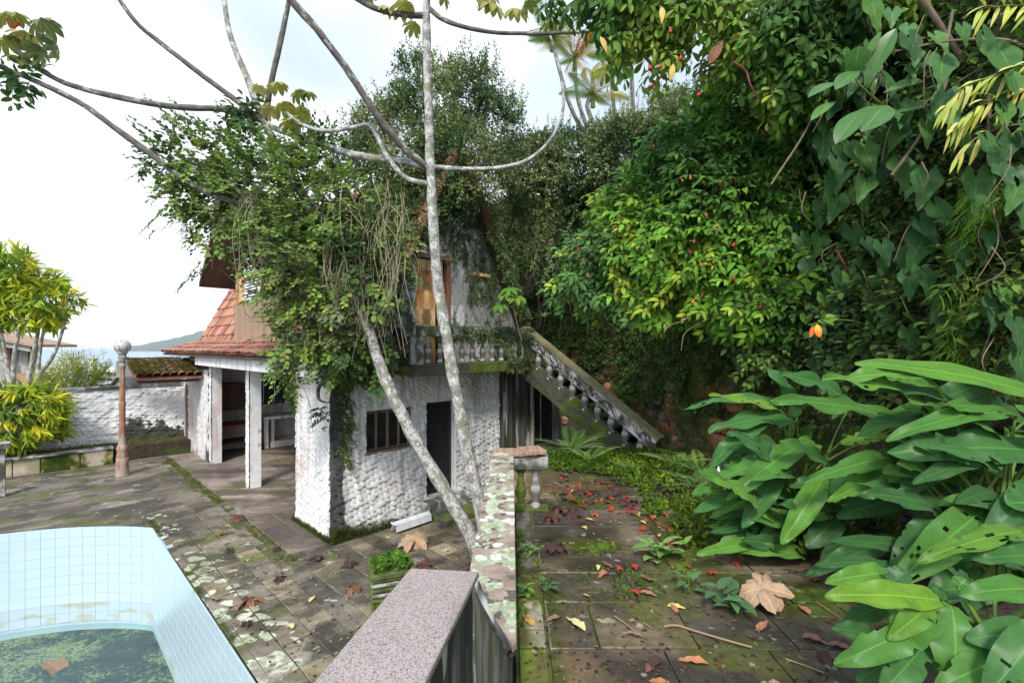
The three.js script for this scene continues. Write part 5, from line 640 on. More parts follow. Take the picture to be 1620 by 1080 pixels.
// ---------------------------------------------------------------- hedge mass behind the stair, with hanging strands
{
  seed(131); const cols = [[0.056, 0.106, 0.037], [0.090, 0.160, 0.050], [0.144, 0.222, 0.073], [0.206, 0.275, 0.106], [0.269, 0.312, 0.156]];
  const t = thing('overgrown_hedge', 'wide grey green hedge of small leaves overhanging the dark hollow beside the gable', 'hedge', [0, 0, 0]);
  const it = clumps([[850, 268, 11.6, 50, 46, 0.7], [915, 262, 11.3, 62, 55, 0.9], [985, 258, 10.6, 66, 62, 0.9], [1050, 225, 9.6, 50, 62, 0.8], [870, 318, 11.5, 56, 46, 0.5], [955, 318, 11, 60, 40, 0.6], [1100, 190, 9.2, 50, 50, 0.7], [1010, 215, 10.2, 60, 20, 0.6], [820, 260, 11.4, 36, 40, 0.4], [900, 236, 11.8, 80, 18, 0.6], [840, 350, 11.3, 26, 40, 0.2]], 6800, { cols, out: 0.9, down: 0.1, shell: 0.5, size: [0.65, 1.1], rough: 0.3 }); split('foliage', S.small, M.leafGloss, it, t);
  const up = []; for (let i = 0; i < 90; i++) { const x = rr(825, 1090), b = P(x, mix(232, 172, sst(830, 1060, x)) + rr(-6, 22), mix(11.8, 9.8, (x - 825) / 265)), n = Math.floor(rr(2, 5)); for (let k = 0; k < n; k++) up.push([basis(b.clone().add(V(rr(-0.02, 0.02), k * 0.17, 0)), V(rr(-0.2, 0.2), 1, rr(-0.1, 0.1)), V(0, 0, 1), rr(0.4, 0.6)), mul3(pick(cols), 0.9)]); } split('foliage', S.box, M.leafGloss, up, t);
  const hang = []; for (let i = 0; i < 22; i++) { const x = rr(835, 1000), y0 = rr(335, 370), n = rr(3, 11), d = rr(10.6, 11.4), p = P(x, y0, d); for (let k = 0; k < n; k++) hang.push([basis(p.clone().add(V(rr(-0.07, 0.07), -k * 0.16, rr(-0.05, 0.08))), V(rr(-0.4, 0.4), -1, 0.4), V(0, 0.4, 1), rr(0.5, 0.9)), mul3(pick(cols), 0.75)]); } split('foliage', S.small, M.leafGloss, hang, t);
  const vs = []; for (let i = 0; i < 20; i++) { const p = P(rr(815, 960), rr(330, 380), rr(11, 12)), q = p.clone().add(V(rr(-0.4, 0.4), -rr(1.2, 3), rr(-0.4, 0.2))); vs.push(tube([p, p.clone().lerp(q, 0.5).add(V(rr(-0.3, 0.3), 0, 0)), q], [0.014, 0.006], 14, 5, 0.2)); } stuff(obj('hanging_stems', vs, M.vineStem, t));
  const b = thing('bank_creeper', 'dark creeper covering the shaded bank and the upper retaining wall', 'climbing plant', [0, 0, 0]), its = []; seed(133);
  for (let i = 0; i < 13000; i++) { const u = rr(0.20, 0.72), p = WALL.getPointAt(u), n = wallN(u); if (n.x > 0 && u < 0.5) n.negate(); const k = n.x < 0 || u > 0.5 ? 1 : -1; const y = u > 0.45 ? rr(2.2, 8.4) : 1.3 + 5.2 * Math.pow(rnd(), 0.8), o = y > 4 ? 0.2 + 0.24 * (y - 4) : 0.02; if (y < 3.3 && f2(u * 40, y * 1.2, 4, 21) < 0.47 + 0.22 * sst(3.2, 2.4, y) * sst(0.5, 0.4, u)) continue; p.setY(y).addScaledVector(n, k * (-o + 0.06)); its.push([basis(p, n.clone().multiplyScalar(k * 0.8).add(V(rr(-0.7, 0.7), rr(-1.1, 0.2), rr(-0.7, 0.7))), V(0, 1, 0.4), rr(0.6, 1.3)), mul3(pick([[0.031, 0.072, 0.014], [0.055, 0.120, 0.019], [0.085, 0.157, 0.026]]), rr(0.7, 1.3))]); } split('foliage', S.small, M.leaf, its, b);
  const moss = []; for (let i = 0; i < 5200; i++) { const u = rr(0.22, 0.5), p = WALL.getPointAt(u), n = V(-1, 0, 0.1), y = rr(1.35, 3.2); if (f2(u * 34 + 4, y * 1.4, 4, 31) < 0.5) continue; p.setY(y).addScaledVector(n, 0.06); moss.push([basis(p, V(rr(-1, 0.1), rr(-1.2, 0.1), rr(-0.6, 0.6)), V(-1, 0.5, 0.3), rr(0.4, 0.9)), mul3(pick([[0.098, 0.131, 0.010], [0.069, 0.105, 0.010], [0.138, 0.158, 0.014]]), rr(0.6, 1.2))]); } stuff(scatter('moss', M.tuftGeo, M.leafMatt, moss, b));
}
// ---------------------------------------------------------------- shrub with hanging red lantern flowers
const lantern = merge([tint(new THREE.ConeGeometry(0.020, 0.05, 6, 1).translate(0, -0.025, 0), [1, 1, 1]), tint(new THREE.SphereGeometry(0.021, 7, 5).translate(0, -0.055, 0), [1, 0.9, 0.9])]);
{
  seed(141); const cols = [[0.049, 0.134, 0.020], [0.077, 0.198, 0.024], [0.115, 0.275, 0.028], [0.166, 0.339, 0.033], [0.282, 0.403, 0.041], [0.077, 0.186, 0.051]];
  const t = thing('lantern_flower_shrub', 'big yellow green shrub hung with small red lantern flowers', 'shrub', [0, 0, 0]), bl = [[960, 415, 6.9, 66, 56, 0.5], [1050, 395, 6.5, 88, 95, 0.7], [1130, 330, 6.2, 90, 110, 0.7], [1160, 430, 6.0, 88, 78, 0.6], [1100, 255, 6.8, 78, 70, 0.6], [1010, 330, 7.0, 56, 56, 0.5], [925, 455, 7.1, 40, 32, 0.3], [1190, 230, 6.2, 78, 80, 0.6], [1215, 480, 5.7, 66, 48, 0.5], [1060, 465, 6.4, 78, 34, 0.4], [1175, 160, 6.2, 60, 50, 0.5], [1240, 400, 5.8, 50, 70, 0.4]];
  const it = clumps(bl, 4700, { cols, out: 0.7, down: 0.45, shell: 0.55, size: [0.65, 1.05], rough: 0.35, up: V(0, 1, 0.8), colf: 0.9 });
  split('foliage', S.abut, M.leaf, it, t);
  for (let i = 0; i < 100; i++) { const b = pick(bl), a = rr(0, 6.28), q = Math.sqrt(rnd()), m = part('flower', lantern, pick([...M.redPetal, M.orangePetal]), t), d = b[2] - Math.sqrt(Math.max(0, 1 - q * q)) * b[5] * 1.05 - 0.06; m.position.copy(P(b[0] + Math.cos(a) * q * b[3], b[1] + Math.sin(a) * q * b[4], d)); m.rotation.set(rr(-0.6, 0.6), 0, rr(-0.6, 0.6)); m.scale.set(0.75, 1.15, 0.75).multiplyScalar(rr(0.6, 1.15)); }
  const st = []; for (let i = 0; i < 50; i++) { const b = pick(bl), p = P(b[0], b[1], b[2] + 0.2), q = p.clone().add(V(rr(-0.8, 0.4), rr(-0.5, 0.6), rr(-0.2, 0.6))); st.push(tube([p, p.clone().lerp(q, 0.5).add(V(0, 0.1, 0)), q], [0.01, 0.004], 10, 5, 0)); } st.push(tube([P(1110, 480, 5.9), P(1085, 505, 5.7), P(1060, 515, 5.6), P(1050, 526, 5.5)], [0.01, 0.004], 14, 5, 0), tube([P(1130, 500, 5.8), P(1100, 515, 5.7), P(1082, 530, 5.6), P(1078, 555, 5.6)], [0.008, 0.004], 14, 5, 0)); obj('branches', st, M.twig, t);
}
// ---------------------------------------------------------------- overhanging canopy along the top
{
  seed(151); const cols = [[0.040, 0.105, 0.020], [0.060, 0.150, 0.024], [0.090, 0.205, 0.028], [0.135, 0.260, 0.034], [0.200, 0.300, 0.042]];
  const t = thing('overhanging_tree', 'dense tree crown hanging into view along the upper edge above the shrub', 'tree', [0, 0, 0]);
  const it = clumps([[950, 4, 5.6, 36, 22, 0.3], [985, 52, 5.5, 22, 40, 0.25], [1045, 26, 5.4, 50, 34, 0.4], [1110, 14, 5.3, 60, 26, 0.4], [1045, 92, 5.4, 14, 22, 0.2], [1195, 60, 5.2, 60, 46, 0.5], [1250, 120, 5.1, 50, 50, 0.5], [1040, -10, 5.4, 90, 22, 0.3], [1290, 20, 5.0, 90, 50, 0.6], [880, -6, 5.8, 16, 12, 0.2], [1150, 90, 5.3, 26, 20, 0.25], [1390, 20, 4.9, 80, 50, 0.5]], 1050, { cols, out: 0.5, down: 0.75, shell: 0.75, size: [0.62, 0.95], rough: 0.3, up: V(0, 1, 0.6) }); split('foliage', S.canopy, M.leaf, it, t);
  obj('branch', [tube([P(1500, -60, 5.6), P(1300, -10, 5.4), P(1150, 10, 5.4), P(1020, 20, 5.5), P(930, 20, 5.6)], [0.06, 0.015], 50, 7, 0.15), tube([P(1150, 10, 5.4), P(1110, 60, 5.4), P(1060, 110, 5.5)], [0.02, 0.008], 20, 5, 0.1), tube([P(1300, -10, 5.4), P(1240, 70, 5.3), P(1190, 120, 5.3)], [0.025, 0.008], 20, 5, 0.1)], M.darkBark, t);
  const lf = leafGeo({ L: 0.22, W: 0.08, type: 'obov', nl: 6, droop: 0.6 }); [[1145, 62, 1126, 90, 0], [1150, 70, 1165, 60, 0], [1047, 38, 1049, 12, 1], [1060, 130, 1064, 112, 1], [960, 85, 957, 70, 1], [1225, 70, 1205, 96, 0]].forEach(([x, y, tx, ty, k]) => { const m = part('leaf', lf, k ? M.yellowLeaf[0] : M.deadLeaf[0], t), b = P(x, y, 5.0), e = P(tx, ty, 4.95).sub(b); basis(b, e, V(0, 0.4, 1), Math.max(0.8, e.length() / 0.2)).decompose(m.position, m.quaternion, m.scale); });
  for (const [x, y] of [[1078, 85], [1026, 100], [1048, 98], [1036, 132], [1060, 42], [1112, 145]]) { const m = part('flower', lantern, M.redPetal[0], t); m.position.copy(P(x, y, 5.0)); m.rotation.z = rr(-1, 1); }
  obj('red_shoot', [tube([P(1160, 98, 4.9), P(1180, 112, 4.9), P(1188, 135, 4.9), P(1205, 160, 4.95)], [0.014, 0.007], 20, 7, 0.1)], std({ c: [0.17, 0.03, 0.025], roughness: 0.6 }), t);
}
// ---------------------------------------------------------------- dark bank greenery and heart-leaved climber
{
  seed(161); const cols = [[0.049, 0.104, 0.030], [0.079, 0.169, 0.043], [0.116, 0.234, 0.059], [0.197, 0.336, 0.067]];
  const t = thing('bank_undergrowth', 'dark leafy undergrowth filling the shaded bank behind the heart leaves', 'undergrowth', [0, 0, 0]);
  const it = clumps([[1330, 80, 5.6, 110, 110, 0.5], [1450, 60, 5.2, 120, 110, 0.5], [1580, 60, 4.7, 110, 120, 0.5], [1320, 250, 5.8, 90, 110, 0.35], [1430, 250, 5.2, 100, 120, 0.35], [1560, 260, 4.6, 110, 120, 0.35], [1300, 420, 5.9, 90, 100, 0.3], [1420, 420, 5.0, 100, 110, 0.3], [1560, 430, 4.3, 110, 110, 0.3], [1260, 540, 5.8, 100, 50, 0.3], [1400, 540, 4.7, 110, 60, 0.3], [1600, 560, 3.9, 90, 70, 0.3]], 4200, { cols, out: 0.6, down: 0.4, shell: 0.7, size: [0.8, 1.4], rough: 0.6 }); split('foliage', S.small, M.leaf, it, t);
  const e = []; for (let i = 0; i < 260; i++) e.push([basis(P(rr(1500, 1640), rr(330, 580), rr(3.5, 4.1)), V(rr(-1, 0.3), rr(-0.8, 0.6), 0.6), V(0, 1, 0.5), rr(0.5, 0.85)), mul3(pick([[0.057, 0.137, 0.014], [0.098, 0.189, 0.014], [0.040, 0.095, 0.014]]), rr(0.7, 1.3))]); split('foliage', S.abut, M.leaf, e, t);
  const vine = thing('heart_leaved_climber', 'climber with large dark green heart shaped leaves hanging down the bank', 'climbing plant', [0, 0, 0]);
  const hg = [0, 1, 2, 3].map((k) => leafGeo({ L: 0.36, W: rr(0.22, 0.27), type: 'heart', nl: 12, nw: 5, fold: rr(0.0, 0.25), droop: rr(0.2, 0.7), lobe: 0.34, wave: 0.5, sd: k * 3 + 1 }));
  const spots = [[1245, 135, 1.0], [1300, 120, 1.3], [1325, 330, 1.1], [1345, 385, 1.2], [1270, 395, 1.0], [1298, 395, 1], [1470, 300, 1.4], [1440, 290, 1.1], [1480, 345, 1.2], [1465, 395, 1.5], [1360, 430, 1], [1440, 430, 1.5], [1385, 470, 1.2], [1345, 485, 1.1], [1280, 470, 1.1], [1310, 490, 1], [1330, 500, 1], [1385, 515, 1.1], [1410, 510, 1.1], [1440, 545, 1.2], [1485, 575, 1.6], [1330, 575, 1], [1255, 545, 1], [1240, 500, 1], [1345, 560, 0.9], [1400, 400, 1], [1275, 430, 0.9], [1500, 480, 1.2], [1530, 420, 1.1], [1545, 300, 1.1], [1555, 80, 1.3], [1580, 100, 1.5], [1490, 120, 1.5], [1505, 175, 1.3], [1440, 80, 1.2], [1425, 180, 1.2], [1350, 250, 1.1], [1330, 285, 1.1], [1295, 215, 1.0], [1370, 300, 1], [1300, 255, 1], [1400, 230, 1.1]];
  for (let i = 0; i < 120; i++) spots.push([rr(1225, 1625), rr(20, 600), rr(0.45, 1.15)]);
  for (const [x, y, s] of spots) { const d = Math.min(5.9, 760 * 3.45 / (x - 810)) - rr(0.12, 0.42), m = part('leaf', pick(hg), pick(M.philo), vine); basis(P(x + rr(-4, 4), y - 16 * s + rr(-4, 4), d), V(rr(-0.75, 0.4), -1, rr(0.1, 0.7)), V(rr(-0.5, 0.2), rr(0.35, 0.8), 1), s * rr(0.72, 0.95) * clamp(d / 5, 0.75, 1.1)).decompose(m.position, m.quaternion, m.scale); }
  const w = (pts, r0, r1, mat = M.twig) => obj('stem', tube(pts.map(([x, y, d]) => P(x, y, d)), [r0, r1], 40, 7, 0.15), mat, vine, true);
  w([[1450, -20, 4.1], [1461, 0, 4.1], [1501, 59, 4.1], [1538, 118, 4.1]], 0.03, 0.02); w([[1507, 20, 3.9], [1494, 107, 3.9], [1498, 126, 3.9], [1475, 178, 3.9], [1457, 215, 3.9], [1411, 278, 3.95]], 0.012, 0.016); w([[1566, 140, 3.6], [1564, 260, 3.6], [1555, 308, 3.7], [1531, 352, 3.8], [1479, 423, 3.9], [1427, 452, 4.0], [1385, 462, 4.1]], 0.014, 0.006); w([[1540, 345, 3.7], [1531, 397, 3.8], [1509, 441, 3.9], [1405, 503, 4.1]], 0.010, 0.006); w([[1301, 150, 4.9], [1275, 207, 4.9], [1220, 292, 4.9]], 0.010, 0.012); w([[1416, 81, 3.8], [1501, 65, 3.7], [1590, 63, 3.5], [1640, 82, 3.4]], 0.007, 0.012); w([[1600, 520, 3.4], [1590, 560, 3.4], [1572, 600, 3.4]], 0.022, 0.024); w([[1323, 395, 4.6], [1338, 420, 4.6], [1350, 445, 4.7]], 0.010, 0.007, std({ c: [0.16, 0.04, 0.03], roughness: 0.7 })); w([[1420, 455, 4.2], [1424, 480, 4.2], [1422, 504, 4.2]], 0.005, 0.005); w([[1310, 590, 4.9], [1322, 600, 4.9], [1324, 622, 4.9], [1335, 610, 4.8]], 0.006, 0.004); seed(163); for (let i = 0; i < 44; i++) { const x = rr(1240, 1610), y = rr(10, 540), d = Math.min(5.6, 760 * 3.3 / (x - 810)) - rr(0, 0.3); w([[x, y, d], [x + rr(-22, 22), y + rr(15, 40), d - 0.05], [x + rr(-45, 45), y + rr(40, 95), d]], rr(0.003, 0.007), 0.003); }
  // glossy broad leaves at the top of the bank
  const f = thing('glossy_leaved_branch', 'bright glossy broad leaved sprig standing out against the dark bank', 'branch', [0, 0, 0]);
  for (const [bx_, by, tx, ty, wd, k] of [[1330, 131, 1278, 154, 15, 0], [1360, 112, 1322, 142, 22, 0], [1349, 116, 1360, 72, 30, 1], [1367, 137, 1418, 44, 22, 0], [1362, 110, 1395, 49, 10, 1], [1398, 147, 1464, 128, 22, 1], [1404, 166, 1364, 209, 40, 0], [1368, 172, 1322, 228, 26, 0], [1324, 160, 1283, 191, 14, 1], [1431, 126, 1487, 90, 12, 0], [1415, 180, 1475, 166, 20, 0], [1440, 130, 1452, 100, 13, 1], [1455, 146, 1486, 137, 11, 0]]) { const d = 3.95, b = P(bx_, by, d), e = P(tx, ty, d - 0.12).sub(b), L = e.length(), g = leafGeo({ L: 1, W: wd / 760 * d / L * 1.25, type: 'obov', nl: 9, nw: 3, fold: 0.22, droop: 0.5, sd: bx_ }); g.rotateX(-0.25); const m = part('leaf', g, M.ficus[k], f); basis(b, e, V(-0.2, 0.75, 0.8), L).decompose(m.position, m.quaternion, m.scale); }
  obj('stem', [tube([P(1352, 122, 3.95), P(1361, 134, 3.95), P(1380, 152, 4), P(1395, 165, 4.05), P(1420, 180, 4.2)], [0.007, 0.013], 24, 6, 0.1), tube([P(1395, 165, 4.05), P(1410, 155, 4), P(1431, 128, 4)], [0.008, 0.005], 16, 5, 0)], std({ c: [0.115, 0.147, 0.022], roughness: 0.7 }), f);
}
// ---------------------------------------------------------------- bamboo sprays, feathery fern, orange flower
{
  seed(171); const lf = [0.35, 0.8].map((dr) => leafGeo({ L: 0.20, W: 0.026, type: 'lance', nl: 5, nw: 1, fold: 0.3, droop: dr })), cols = [[0.535, 0.538, 0.050], [0.356, 0.471, 0.045], [0.558, 0.512, 0.109]].map((c) => std({ c, roughness: 0.85, transmission: 0.35, clearcoat: 0.2, clearcoatRoughness: 0.4 }));
  const sprays = [['uppermost yellowish bamboo spray reaching in at the picture corner', [[1650, 10], [1600, 8], [1550, 14]]], ['long yellow green bamboo spray arching over the bank', [[1650, 92], [1575, 118], [1525, 140], [1490, 175]]], ['drooping bamboo spray of pale leaves below the arching one', [[1650, 128], [1590, 150], [1535, 178], [1500, 212]]], ['sparse bamboo twig hanging lowest, with few long leaves', [[1650, 195], [1590, 200], [1540, 222], [1508, 258]]]];
  sprays.forEach(([label, pts], k) => { const t = thing('bamboo_spray', label, 'bamboo', [0, 0, 0]), c = new THREE.CatmullRomCurve3(pts.map(([x, y]) => P(x, y, 3.1 + k * 0.06))); obj('stem', tube(c.points, [0.006, 0.003], 30, 5, 0), std({ c: [0.25, 0.22, 0.06], roughness: 0.8 }), t, true); const n = k === 3 ? 9 : k === 0 ? 14 : 24; for (let i = 0; i < n; i++) { const u = (i + 0.5) / n, p = c.getPointAt(u), tg = c.getTangentAt(u), m = part('leaf', pick(lf), pick(cols), t), sd = i % 2 ? 1 : -1; basis(p, tg.clone().multiplyScalar(0.8).add(V(rr(-0.2, 0.2), sd > 0 ? rr(-1.2, -0.6) : rr(-0.2, 0.5), rr(0, 0.6))), V(0, 1, 0.6), rr(0.7, 1.25)).decompose(m.position, m.quaternion, m.scale); } });
  const fr = thing('feathery_climber', 'thread leaved bright green climber trailing down beside the bamboo', 'climbing plant', [0, 0, 0]), it = []; const th = merge([0, 1, 2, 3, 4, 5, 6].map((k) => tint(put(leafGeo({ L: 0.11, W: 0.006, type: 'strap', nl: 3, droop: 1.2 }), V(0, 0, k * 0.02), V(Math.cos(k * 2), Math.sin(k * 2) * 0.6, 0.7)), [1, 1, 1])));
  for (let i = 0; i < 330; i++) { const q = rnd(), [x, y] = q < 0.35 ? [rr(1530, 1590), rr(290, 345)] : q < 0.7 ? [1545 - 50 * rnd() * rnd() + rr(-10, 25), rr(340, 470)] : [rr(1500, 1560), rr(470, 560)]; it.push([basis(P(x, y, rr(3.3, 3.6)), V(rr(-0.8, 0.5), rr(-1.3, 0.2), 0.4), V(0, 1, 0.4), rr(0.6, 1.4)), mul3([0.138, 0.273, 0.022], rr(0.6, 1.3))]); } scatter('foliage', th, M.leafMatt, it, fr);
  const of = thing('orange_flower', 'orange and yellow drooping flower with light green leaves on a thin stalk', 'flower', P(1290, 515, 4.3)); const pl = leafGeo({ L: 0.10, W: 0.045, type: 'lance', nl: 5, droop: 0.3 }); for (let k = 0; k < 6; k++) { const m = part('petal', pl, k % 2 ? M.orangePetal : k % 3 ? M.yellowPetal : M.orangePetal, of); basis(V(rr(-0.02, 0.02), rr(-0.02, 0.02), 0), V(rr(-0.6, 0.35), -1, rr(0, 0.5)), V(0, 0.2, 1), rr(0.9, 1.3)).decompose(m.position, m.quaternion, m.scale); } for (let k = 0; k < 7; k++) { const m = part('leaf', pl, M.helicLime[k % 2], of); basis(V(rr(-0.03, 0.08), rr(0, 0.08), 0), V(rr(-0.8, 1), rr(-0.6, 1), 0.5), V(0, 0.6, 1), rr(0.9, 1.3)).decompose(m.position, m.quaternion, m.scale); } obj('stalk', tube([V(0, 0.02, 0), V(0.25, 0.05, 0.02), V(0.6, -0.05, 0), V(0.9, -0.28, -0.05)], [0.004, 0.006], 24, 5, 0), M.helicLime[0], of, true);
  const young = thing('young_cecropia', 'bright lime young cecropia leaves sprouting in front of the gable edge', 'sapling', P(806, 470, 9.6)); seed(173); const pg = palmate({ n: 8, R: 0.24, w: 0.09, droop: 0.5 }); for (const [x, y, k] of [[806, 455, 1], [818, 468, 0], [790, 482, 1], [800, 462, 0]]) { const m = part('leaf', pg, M.helicLime[k], young); basis(P(x, y, 9.6).sub(young.position), V(rr(-1, 1), -0.3, 0.7), V(0, 0.8, 0.8), rr(0.9, 1.2)).decompose(m.position, m.quaternion, m.scale); } obj('stem', tube([V(0, 0.2, 0), V(0.1, -0.3, 0), V(0.25, -0.9, 0)], [0.008, 0.012], 12, 5, 0), M.twig, young, true);
  const sp = thing('spiky_plant', 'small pale green spiky plant rooted above the stair rail', 'plant', P(862, 502, 9.6)); const sg = leafGeo({ L: 0.36, W: 0.035, type: 'strap', nl: 5, droop: 0.9 }); for (let k = 0; k < 14; k++) { const m = part('leaf', sg, M.helicLime[1], sp); basis(V(0, 0, 0), V(Math.cos(k * 2.4), rr(0.3, 1.3), Math.sin(k * 2.4)), V(0, 1, 0), rr(0.7, 1)).decompose(m.position, m.quaternion, m.scale); }
}
// ---------------------------------------------------------------- heliconias beside the path
{
  seed(181);
  const big = (parent, root, [bx_, by, bd], [tx, ty, td], wPx, mat, o = {}) => { const b = P(bx_, by, bd), e = P(tx, ty, td).sub(b), L = e.length() * 1.04, dr = o.droop ?? rr(0.5, 0.95), g = leafGeo({ L: 1, W: wPx / 760 * (bd + td) / 2 / L * (o.wk ?? 1.15), type: o.type ?? 'paddle', nl: 30, nw: 4, holes: rnd() < 0.25 ? rr(0.05, 0.14) : 0, fold: o.fold ?? rr(0.02, 0.25), droop: dr, wave: o.wave ?? rr(0.2, 0.65), tear: o.tear ?? (rnd() < 0.5 ? rr(0.25, 0.6) : 0), twist: o.twist ?? rr(-0.25, 0.25), sd: Math.floor(bx_ + ty) }); g.rotateX(-dr / 2); const m = part('leaf', g, mat, parent); basis(b.clone().sub(root), e, o.up ?? V(rr(-0.35, 0.15), rr(0.7, 1), rr(0.5, 0.9)), L).decompose(m.position, m.quaternion, m.scale); if (o.stalk !== false) { const r = V(rr(-0.12, 0.12), 0, rr(-0.12, 0.12)), bl = b.clone().sub(root); parent.add(Object.assign(new THREE.Mesh(tube([r, V(mix(r.x, bl.x, 0.3), bl.y * 0.6, mix(r.z, bl.z, 0.3)), bl], [0.016, 0.008], 16, 6, 0), M.stalk), { name: 'stalk', castShadow: true, receiveShadow: true })); } };
  M.stalk = std({ c: [0.098, 0.179, 0.022], roughness: 0.6, clearcoat: 0.3 });
  const G = M.helic, Y = M.helicLime;
  const r1 = V(2.35, 1.75, -3.95), h1 = thing('heliconia_clump', 'heliconia clump with long arching leaves beside the path step', 'plant', r1);
  [[[1345, 640, 3.9], [1235, 593, 3.7], 30, G[1], { tear: 0.5 }], [[1262, 660, 3.9], [1213, 580, 3.9], 25, G[1]], [[1238, 650, 3.9], [1126, 626, 3.7], 20, Y[0], { droop: 0.3 }], [[1430, 672, 3.8], [1225, 636, 3.6], 34, G[0]], [[1250, 640, 4], [1080, 648, 4], 14, G[1], { droop: 1.0 }], [[1262, 668, 3.9], [1122, 684, 3.8], 30, G[1], { droop: 0.9 }], [[1232, 655, 3.9], [1120, 742, 3.8], 27, G[1], { droop: 1.1 }], [[1285, 696, 3.8], [1152, 790, 3.5], 32, G[0], { droop: 0.8 }], [[1235, 745, 3.8], [1176, 834, 3.6], 30, G[1], { droop: 0.8 }], [[1305, 752, 3.6], [1238, 858, 3.4], 32, G[2], { droop: 0.7 }], [[1460, 720, 3.5], [1276, 762, 3.2], 29, G[0], { droop: 0.8 }], [[1432, 738, 3.5], [1314, 792, 3.2], 28, G[2]], [[1455, 785, 3.6], [1325, 818, 3.4], 36, G[3]], [[1522, 770, 3.6], [1360, 774, 3.5], 34, G[3]], [[1330, 815, 3.6], [1278, 865, 3.5], 34, G[3]], [[1142, 776, 3.9], [1096, 782, 3.8], 20, G[0]], [[1180, 842, 3.8], [1140, 874, 3.7], 28, G[0]], [[1242, 836, 3.7], [1203, 878, 3.6], 34, G[0]], [[1300, 705, 3.8], [1236, 735, 3.7], 14, Y[1], { droop: 0.3 }], [[1330, 700, 3.6], [1405, 690, 3.5], 20, Y[0], { droop: 0.4 }], [[1260, 790, 3.8], [1180, 780, 3.7], 34, G[1]], [[1270, 830, 3.7], [1190, 820, 3.6], 32, G[0]], [[1350, 860, 3.5], [1300, 900, 3.4], 34, G[3]]].forEach((a) => big(h1, r1, ...a));
  for (let i = 0; i < 70; i++) { const x = rr(1120, 1400), y = rr(700, 890), d = rr(3.5, 4.3); if (x < 1140 + (y - 700) * 0.2) continue; big(h1, r1, [x, y, d], [Math.max(1100 + 30 * rnd(), x + rr(-120, 30)), y + rr(-50, 55), d - rr(0, 0.3)], rr(18, 28), pick(G), { stalk: rnd() < 0.4 }); }
  const r2 = V(2.95, 1.9, -3.0), h2 = thing('heliconia_clump', 'heliconia with the longest light green blade stretched across the bank', 'plant', r2);
  [[[1660, 632, 2.9], [1362, 576, 3.0], 36, G[2], { droop: 0.45, fold: 0.1, tear: 0, wave: 0.15, twist: 0, up: V(-0.1, 0.75, 0.75) }], [[1608, 656, 2.9], [1403, 697, 2.9], 30, G[0], { droop: 0.9 }], [[1660, 715, 2.8], [1412, 716, 2.9], 52, G[1], { tear: 0.75, droop: 0.5 }], [[1562, 803, 2.8], [1418, 922, 2.6], 50, G[0]], [[1650, 838, 2.6], [1455, 888, 2.5], 32, Y[1]], [[1478, 818, 2.9], [1410, 902, 2.8], 36, G[3]], [[1660, 880, 2.5], [1540, 886, 2.5], 30, G[1]], [[1660, 800, 2.6], [1594, 796, 2.6], 60, G[1]], [[1580, 805, 2.8], [1495, 790, 2.8], 22, G[0]], [[1600, 700, 2.9], [1490, 745, 3.0], 34, G[3]], [[1660, 690, 2.7], [1608, 640, 2.8], 34, G[0]], [[1540, 890, 2.7], [1470, 960, 2.6], 40, G[3]], [[1660, 760, 2.7], [1560, 850, 2.6], 40, G[3]]].forEach((a) => big(h2, r2, ...a));
  for (let i = 0; i < 44; i++) { const x = rr(1400, 1650), y = rr(700, 930), d = rr(2.8, 3.4); big(h2, r2, [x, y, d], [x + rr(-160, 20), y + rr(-50, 60), d - rr(0, 0.2)], rr(20, 32), pick([G[3], G[3], G[1]]), { stalk: rnd() < 0.4 }); }
  for (let i = 0; i < 34; i++) { const x = rr(1420, 1650), y = rr(590, 760), d = rr(2.9, 3.5); big(h2, r2, [x, y, d], [x + rr(-170, -20), y + rr(-60, 40), d - rr(0, 0.2)], rr(22, 36), pick([G[3], G[1], G[0], G[2]]), { stalk: rnd() < 0.5 }); }
  const r3 = V(2.2, 1.78, -2.15), h3 = thing('heliconia_clump', 'heliconia nearest the path end, with insect holes in its drooping leaves', 'plant', r3);
  [[[1418, 908, 2.3], [1308, 922, 2.2], 30, G[2]], [[1488, 950, 2.1], [1310, 943, 2.1], 38, Y[0], { droop: 0.6 }], [[1478, 952, 2.1], [1408, 1010, 2.0], 32, Y[1]], [[1488, 975, 2.1], [1324, 1050, 2.0], 46, G[0]], [[1506, 958, 2.1], [1506, 1085, 2.0], 58, G[0], { droop: 0.9 }], [[1462, 1022, 2.1], [1392, 1100, 2.0], 40, G[1]], [[1660, 936, 2.1], [1520, 942, 2.1], 38, G[0]], [[1660, 1005, 2.0], [1532, 1012, 2.0], 46, G[1]], [[1660, 985, 1.9], [1562, 1100, 1.85], 52, G[1]], [[1600, 1040, 2.0], [1480, 1090, 1.95], 44, G[0]], [[1400, 960, 2.3], [1335, 990, 2.2], 28, G[3]], [[1450, 985, 2.3], [1380, 960, 2.3], 30, G[2]], [[1560, 960, 2.2], [1500, 900, 2.2], 36, G[3]]].forEach((a) => big(h3, r3, ...a));
  for (let i = 0; i < 20; i++) { const x = rr(1390, 1650), y = rr(920, 1090), d = rr(2.1, 2.4); big(h3, r3, [x, y, d], [x + rr(-80, 40), y + rr(-30, 50), d], rr(22, 34), pick([G[3], G[1], G[0]]), { stalk: rnd() < 0.4 }); }
  const wb = thing('white_flower_bud', 'single white pointed flower bud at the edge of the heliconia leaves', 'flower', P(1137, 752, 3.7)); obj('bud', lathe([[0, -0.06], [0.016, -0.03], [0.02, 0], [0.014, 0.04], [0.001, 0.075]], 10), M.whitePetal, wb); obj('stalk', cyl(0.003, 0.003, 0.2, 0, -0.25, 0, 6), M.stalk, wb);
}
